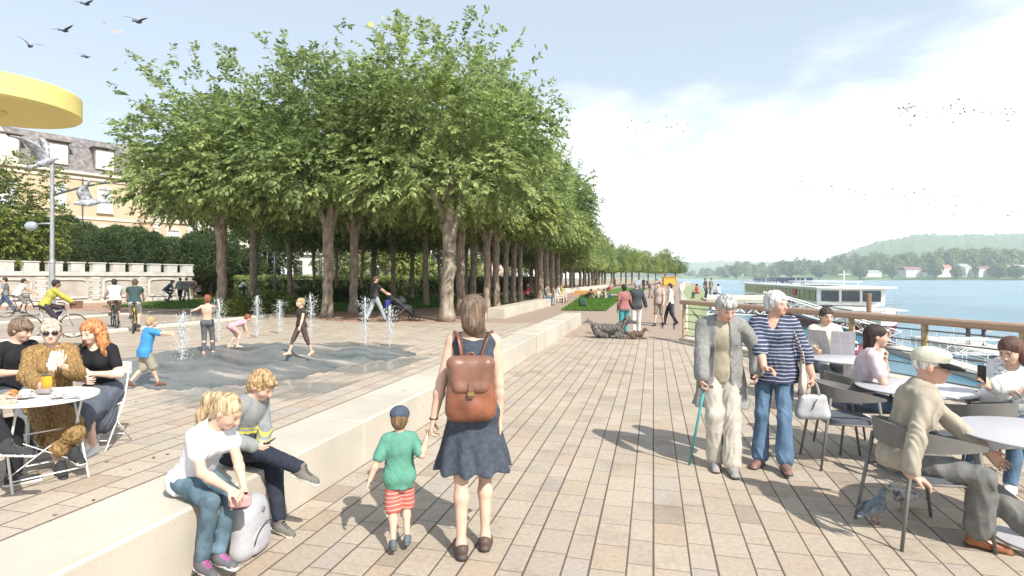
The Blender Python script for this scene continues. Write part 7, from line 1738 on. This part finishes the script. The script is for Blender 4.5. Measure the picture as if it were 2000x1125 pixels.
# woman with the pram
p = ray(733, 22.6); pr_rz = sight(p) - PI / 2 + .25
simple('woman in black top and grey trousers pushing a pram under the trees', p, -PI / 2 + .25, 1.84, blk_, K('pale_trousers', (.33, .35, .38)), hb, q=.014, fem=True, hr=(.18, .55, 1.10), hl=(-.18, .55, 1.10), fr=(.08, .40, .08), fl_=(-.08, -.36, .12))
def pram():
    c = p + Matrix.Rotation(pr_rz, 3, 'Z') @ Vector((0, 1.12, 0)); t = thing('pram', 'dark pram with big wheels pushed to the right by the woman', 'pram', c, pr_rz); fm = mat('pram_frame', (.10, .10, .11), rough=.4)
    g = MB()
    for sx in (-.27, .27): g.tube([(sx, -.58, 1.08), (sx, -.30, .85), (sx, .50, .20)], .018, 8); g.tube([(sx, -.40, .2), (sx, .12, .62)], .016, 8)
    g.tube([(-.27, -.58, 1.08), (.27, -.58, 1.08)], .02, 8); g.tube([(-.27, -.40, .2), (.27, -.40, .2)], .014, 8); g.tube([(-.27, .5, .2), (.27, .5, .2)], .014, 8); obj('frame', g, fm, t, smooth=True)
    for sx in (-.27, .27):
        for y, r in ((-.40, .19), (.50, .15)):
            g = MB(); n = 20; g.tube([(sx, y + r * math.cos(2 * PI * i / n), r + r * math.sin(2 * PI * i / n)) for i in range(n + 1)], .022, 6, cap=False)
            for i in range(6): g.tube([(sx, y, r), (sx, y + r * math.cos(i * 1.05), r + r * math.sin(i * 1.05))], .008, 4)
            obj('wheel', g, black, t, smooth=True)
    pr = [cap(V3(0, -.12, .62), V3(0, .28, .50), .17, .15, fl=(V3(1, 0, 0), 1.3), k=.05), cap(V3(0, .28, .5), V3(0, .42, .36), .09, fl=(V3(1, 0, 0), 1.8), k=.05)]; obj('seat', sdf_mesh('seat', pr, blk_, h=.015), blk_, t)
    pr = [eli(V3(0, -.10, .80), (.26, .27, .24)), cut((0, -.05, .72), (0, .6, -1))]; obj('hood', sdf_mesh('hood', pr, blk_, h=.015), blk_, t)
    hbm = K('violet_blue_bag', (.06, .06, .30)); b = thing('changing_bag', 'violet blue bag hanging from the pram handle', 'bag', c, pr_rz); g = MB(); g.rbox((0, -.62, .72), (.42, .20, .34), .05); g.tube([(-.15, -.62, .88), (0, -.58, 1.08), (.15, -.62, .88)], .012, 6); obj('bag_body', g, hbm, b)
pram()

# dogs
def dog(p, rz, label, sc, m, shaggy=0, lying=False, q=.012):
    t = thing('dog', label, 'dog', p, rz); s = sc; z = .50 * s if not lying else .20 * s; v = lambda x, y, zz: V3(x, y, zz) * s
    B = z / s
    P = [cap(v(0, .20, B), v(0, -.05, B + .01), .125 * s, .11 * s, k=.05), cap(v(0, -.05, B + .01), v(0, -.30, B + .02), .095 * s, .105 * s, k=.06), cap(v(0, .24, B + .06), v(0, .38, B + .20), .085 * s, .065 * s, k=.05),
         eli(v(0, .43, B + .24), np.array([.075, .09, .075]) * s), cap(v(0, .48, B + .22), v(0, .60, B + .18), .042 * s, .030 * s, k=.03), cap(v(0, -.36, B + .06), v(0, -.50, B + .20), .035 * s, .022 * s), cap(v(0, -.5, B + .2), v(0, -.62, B + .14), .028 * s, .02 * s)]
    for sx in (-1, 1):
        P.append(cap(v(sx * .065, .42, B + .30), v(sx * .095, .39, B + .20), .03 * s, .02 * s, k=.01))
        if not lying:
            P += [cap(v(sx * .08, .20, B - .05), v(sx * .08, .19, .24), .05 * s, .032 * s), cap(v(sx * .08, .19, .24), v(sx * .08, .21, .04), .032 * s, .025 * s), cap(v(sx * .08, .21, .03), v(sx * .08, .27, .025), .03 * s)]
            P += [cap(v(sx * .085, -.28, B), v(sx * .09, -.20, .30), .08 * s, .05 * s), cap(v(sx * .09, -.20, .30), v(sx * .085, -.36, .17), .042 * s, .028 * s), cap(v(sx * .085, -.36, .17), v(sx * .085, -.33, .04), .026 * s, .024 * s), cap(v(sx * .085, -.33, .03), v(sx * .085, -.27, .025), .03 * s)]
        else:
            P += [cap(v(sx * .12, .2, .08), v(sx * .12, .45, .04), .05 * s, .035 * s), cap(v(sx * .15, -.25, .12), v(sx * .16, -.05, .06), .08 * s, .05 * s)]
    o = obj('body', sdf_mesh('body', P, m, h=q, k=.04 * s, disp=strands(.045 * s if shaggy else .004, 45, 3, (1, 1, .5))), m, t)
    g = MB(); g.ell(v(0, .625, B + .19), (.02 * s, .016 * s, .016 * s), 8, 6); obj('nose', g, black, t, smooth=True)
    for sx in (-1, 1): g = MB(); g.ell(v(sx * .038, .49, B + .27), (.012 * s,) * 3, 8, 6); obj('eye', g, black, t, smooth=True)
fur_g = mat('shaggy_grey_fur', (.085, .075, .072), rough=1, amt=.5, scale=20, bump=1, bscale=60, col2=(.17, .15, .14))
dog(G(1190, 660), YAW - 1.9, 'large shaggy dark grey dog crouching beside the woman in teal', 1.25, fur_g, 1, lying=True)
dog(G(1243, 662), -1.2, 'small brown dog lying beside the larger shaggy one', .62, mat('brown_fur', (.13, .08, .055), rough=1, amt=.4, scale=20, bump=.8), 1, lying=True)

# ------------------------------------------------------------------ birds and leaves
def bird_mesh(sp=.32, body=.11, up=.6, mm=None, q=.008, fold_=.5, n=7):
    """flying bird, faces +y"""
    g = MB()
    g.tube([(0, -body * 1.9, 0), (0, -body * 1.2, .0), (0, -body * .6, 0), (0, 0, -.005), (0, body * .6, 0), (0, body * 1.0, .012), (0, body * 1.25, .012), (0, body * 1.5, .005)], [body * .30, body * .16, body * .34, body * .42, body * .34, body * .22, body * .20, .002], 10)
    for sx in (-1, 1):
        vs = []; fs = []
        for i in range(n + 1):
            t = i / n; x = sx * sp * t; z = up * sp * (t ** .8 - fold_ * t * t); ch = body * (1.25 - .25 * t if t < .55 else 1.15 * (1 - t) ** .55 + .05)
            sw_ = -body * (.2 + 1.2 * max(0, t - .4)) + body * .3 * math.sin(t * PI)
            for dy, th in ((.45, 0), (0, .006), (-.6, 0), (0, -.004)): vs.append((x, sw_ + ch * dy + body * .3, z + th))
        for i in range(n):
            for k in range(4): o = i * 4; fs.append((o + k, o + (k + 1) % 4, o + 4 + (k + 1) % 4, o + 4 + k))
        g.add(vs, fs)
    return g
bgm = mat('bird_grey', (.07, .07, .08), rough=.8, amt=.4, scale=20); pgm = mat('pigeon_grey', (.20, .22, .25), rough=.7, amt=.45, scale=18, col2=(.42, .44, .47))
for (px, py, D, rz, roll, sp, lb, up) in ((58, 90, 16, 1.2, .1, .30, 'dark bird low left above the yellow canopy with wings raised', .9), (126, 60, 18, .1, -.1, .42, 'gliding dark bird right of the low left one', .45), (168, 8, 19, .1, .0, .36, 'highest dark bird at the top edge', .5), (270, 43, 17, .15, .1, .40, 'dark bird with spread wings closest to the trees', .6), (168, 111, 22, .2, .3, .30, 'smallest dark bird under the gliding one', .4)):
    o = obj('bird', bird_mesh(sp=sp, up=up), bgm, smooth=True, loc=A(px, py, D)); o.rotation_euler = (.25, roll, rz); tag(o, lb, 'bird', 'dark birds above the canopy')
for (px, py, D, e, sp, lb, up) in ((88, 318, 9.5, (.35, .2, -1.2), .34, 'pale pigeon flapping with raised wings at the top of the lamp post', 1.9), (172, 396, 9.5, (-.2, .5, 2.4), .30, 'grey pigeon swooping below the lamp arm', 1.1)):
    o = obj('pigeon', bird_mesh(sp=sp, up=up, body=.15, fold_=.25), pgm, smooth=True, loc=A(px, py, D)); o.rotation_euler = e; tag(o, lb, 'pigeon')
def ground_pigeon(p, rz, lb, m):
    t = thing('pigeon', lb, 'pigeon', p, rz)
    pr = [cap(V3(0, .05, .13), V3(0, -.06, .115), .052, .042, k=.03), cap(V3(0, -.06, .115), V3(0, -.20, .09), .035, .014, k=.03, fl=(V3(0, 0, 1), .5)), cap(V3(0, .07, .14), V3(0, .10, .20), .032, .022, k=.02), eli(V3(0, .11, .215), (.022, .028, .022))]
    obj('body', sdf_mesh('body', pr, m, h=.006, k=.02), m, t)
    g = MB(); g.tube([(0, .132, .212), (0, .158, .203)], [.006, .002], 6); obj('beak', g, dark, t)
    for sx in (-1, 1):
        g = MB(); g.ell((sx * .045, -.04, .125), (.012, .10, .035), 10, 6); obj('wing', g, m, t, smooth=True)
        g = MB(); g.tube([(sx * .02, 0, .09), (sx * .02, 0, .005), (sx * .02, .03, .003)], .004, 5); obj('leg', g, mat('pigeon_leg', (.4, .12, .1)), t)
ground_pigeon(G(1708, 1022), YAW - PI / 2 + .5, 'blue grey pigeon walking between the legs of the old man chair', mat('pigeon_blue', (.17, .205, .225), rough=.7, amt=.35, scale=20))
ground_pigeon(G(1765, 998), YAW + PI / 2 + .3, 'speckled dark pigeon pecking under the old man chair', mat('pigeon_speckled', (.14, .13, .14), rough=.7, amt=.7, scale=30, col2=(.4, .4, .4)))
fb = bird_mesh(sp=.85, body=.42, up=.5, n=4).mesh('bird', mat('flock_grey', (.20, .20, .22), rough=.9), True)
r = random.Random(21)
def flock(n, cx, cy, wx, wy, slope_, D, label, grp, sk=1.0):
    for i in range(n):
        t = r.random() ** sk; px = cx + wx * t; py = cy + slope_ * (px - cx) + r.gauss(0, wy)
        o = bpy.data.objects.new('bird', fb); C.objects.link(o); o.location = A(px, py, D * r.uniform(.9, 1.15)); o.rotation_euler = (r.uniform(-.4, .4), r.uniform(-.6, .6), r.uniform(-1, 3)); s_ = r.uniform(.6, 1.25); o.scale = (s_,) * 3
        tag(o, label, 'bird', grp)
flock(75, 1752, 214, 270, 10, .04, 230, 'tiny bird of the dark high flock at the right', 'high flock at the right')
flock(18, 1756, 214, 36, 9, .02, 230, 'tiny bird of the dark high flock at the right', 'high flock at the right')
flock(90, 1545, 362, 260, 11, .10, 300, 'tiny bird of the pale long flock above the hills', 'long flock above the hills')
flock(55, 1780, 388, 240, 14, .12, 320, 'tiny bird of the pale long flock above the hills', 'long flock above the hills')
flock(30, 1215, 248, 170, 10, -.02, 380, 'tiny bird of the faint flock right of the trees', 'faint flock right of the trees')
lm_y = mat('leaf_yellow_green', (.45, .48, .12), rough=.7); lm_o = mat('leaf_orange', (.62, .30, .16), rough=.7)
for (px, py, s_, m_, lb) in ((228, 61, .045, lm_o, 'orange leaf drifting between the dark birds'), (203, 44, .02, lm_o, 'faint orange leaf left of the bigger one'), (224, 136, .034, lm_y, 'yellow green leaf drifting left of the tree crowns'), (245, 122, .012, lm_y, 'tiny yellow leaf left of the crowns'), (724, 47, .035, lm_y, 'yellow green leaf high above the middle crowns'), (748, 34, .015, lm_y, 'tiny leaf above the middle crowns'), (1066, 92, .032, lm_y, 'yellow leaf blown off to the right of the highest twigs'), (1045, 90, .016, lm_y, 'small leaf right beside the highest twigs'), (1104, 182, .030, lm_y, 'yellow leaf in front of the cloud edge'), (1148, 250, .02, lm_y, 'small leaf drifting before the cloud right of the crowns')):
    g = MB(); L_ = s_ * 2.0; vs = []
    for t, w in ((0, .02), (.25, .8), (.5, 1), (.75, .7), (1, .02)): vs += [(-w * s_ * .6, (t - .5) * L_, .1 * s_ * w), (0, (t - .5) * L_, 0), (w * s_ * .6, (t - .5) * L_, .1 * s_ * w)]
    fs = [(i * 3 + k, i * 3 + k + 1, i * 3 + 4 + k, i * 3 + 3 + k) for i in range(4) for k in range(2)]; g.add(vs, fs); o = obj('leaf', g, m_, loc=A(px, py, 4.5)); o.rotation_euler = (1.1 + px * .01, .5, px * .3); tag(o, lb, 'leaf', 'leaves drifting in the air')
# fallen leaves
lv = []
r = np.random.default_rng(8); n = 900
x = np.concatenate([r.uniform(-16, -3.6, 500), r.normal(-9, 3, 400)]); y = np.concatenate([r.uniform(3, 21, 500) , r.normal(18.5, 1.6, 400)]); ok = (x < -3.5) & ~((np.abs(x + 9) < 4) & (y > 7) & (y < 13.5)); x, y = x[ok], y[ok]; n = len(x)
a = r.uniform(0, 6.28, n); base = np.stack([x, y, np.full(n, .006)], 1); d = np.stack([np.cos(a), np.sin(a), r.uniform(-.02, .25, n)], 1); s_ = np.stack([-np.sin(a), np.cos(a), r.uniform(-.2, .2, n)], 1)
tag(obj('fallen_leaves', quads_mesh('fallen_leaves', leaf_arr(base, d, s_, r.uniform(.03, .07, n), r.uniform(.012, .022, n), r), mat('dry_leaf', (.25, .14, .06), rough=.9, amt=.4, scale=3)), None), kind='stuff')

# parked cars beyond the hedge
def car(px, D, rel, m, label):
    p = ray(px, D); t = thing('parked_car', label, 'car', p, YAW + rel)
    prof = [(-2.1, .35), (-2.15, .75), (-1.95, .92), (-1.3, .98), (-.75, 1.42), (.75, 1.46), (1.55, 1.02), (2.05, .90), (2.15, .5), (2.1, .35)]
    g = MB(); n = len(prof); vs = []
    for x, k in ((-.86, 1), (.86, 1)): vs += [(x * (.82 if z > 1.1 else 1), y, z) for y, z in prof]
    g.add(vs, [tuple(range(n)), tuple(range(2 * n - 1, n - 1, -1))] + [(i, (i + 1) % n + 0, (i + 1) % n + n, i + n)[::-1] for i in range(n)]); obj('body', g, m, t, smooth=False)
    for sx in (-1, 1):
        g = MB(); g.add([(sx * .80, -1.15, 1.0), (sx * .80, 1.35, 1.0), (sx * .73, .7, 1.38), (sx * .73, -.7, 1.36)], [(0, 1, 2, 3) if sx > 0 else (3, 2, 1, 0)]); g.v = [(v[0] + sx * .06, v[1], v[2]) for v in g.v]; obj('window', g, glassm, t)
        for y in (-1.3, 1.3): g = MB(); g.lathe([(.18, -.1), (.32, -.1), (.32, .1), (.18, .1)], c=(sx * .80, y, .32), n=20, axis=Matrix.Rotation(PI / 2, 3, 'Y')); obj('wheel', g, black, t)
car(405, 58, PI / 2, mat('car_white', (.62, .62, .60), rough=.3, coat=.5), 'white parked car beyond the hedge beside the first trunk')
car(455, 60, PI / 2 + .1, mat('car_silver', (.36, .37, .39), rough=.3, metal=.4), 'silver parked car beyond the hedge between the first two trunks')
car(770, 68, PI / 2, mat('car_grey', (.16, .17, .18), rough=.3), 'dark grey parked car beyond the hedge behind the pram')

# haze over the river valley
g = MB(); g.box((1200, 2500, 148), (9000, 9600, 312)); hz_m = bpy.data.materials.new('haze_air'); hz_m.use_nodes = True; nt = hz_m.node_tree
for n_ in list(nt.nodes):
    if n_.type == 'BSDF_PRINCIPLED': nt.nodes.remove(n_)
pv = nt.nodes.new('ShaderNodeVolumePrincipled'); pv.inputs['Color'].default_value = (.93, .96, 1, 1); pv.inputs['Density'].default_value = .00016; pv.inputs['Anisotropy'].default_value = 0; sc.cycles.volume_bounces = 2
nt.links.new(pv.outputs[0], nt.nodes['Material Output'].inputs['Volume'])
HAZE = True
if HAZE:
    tag(obj('haze', g, hz_m, smooth=False), kind='stuff')
# the prototypes that were never placed must not stay at the origin
if not used[0]: pass
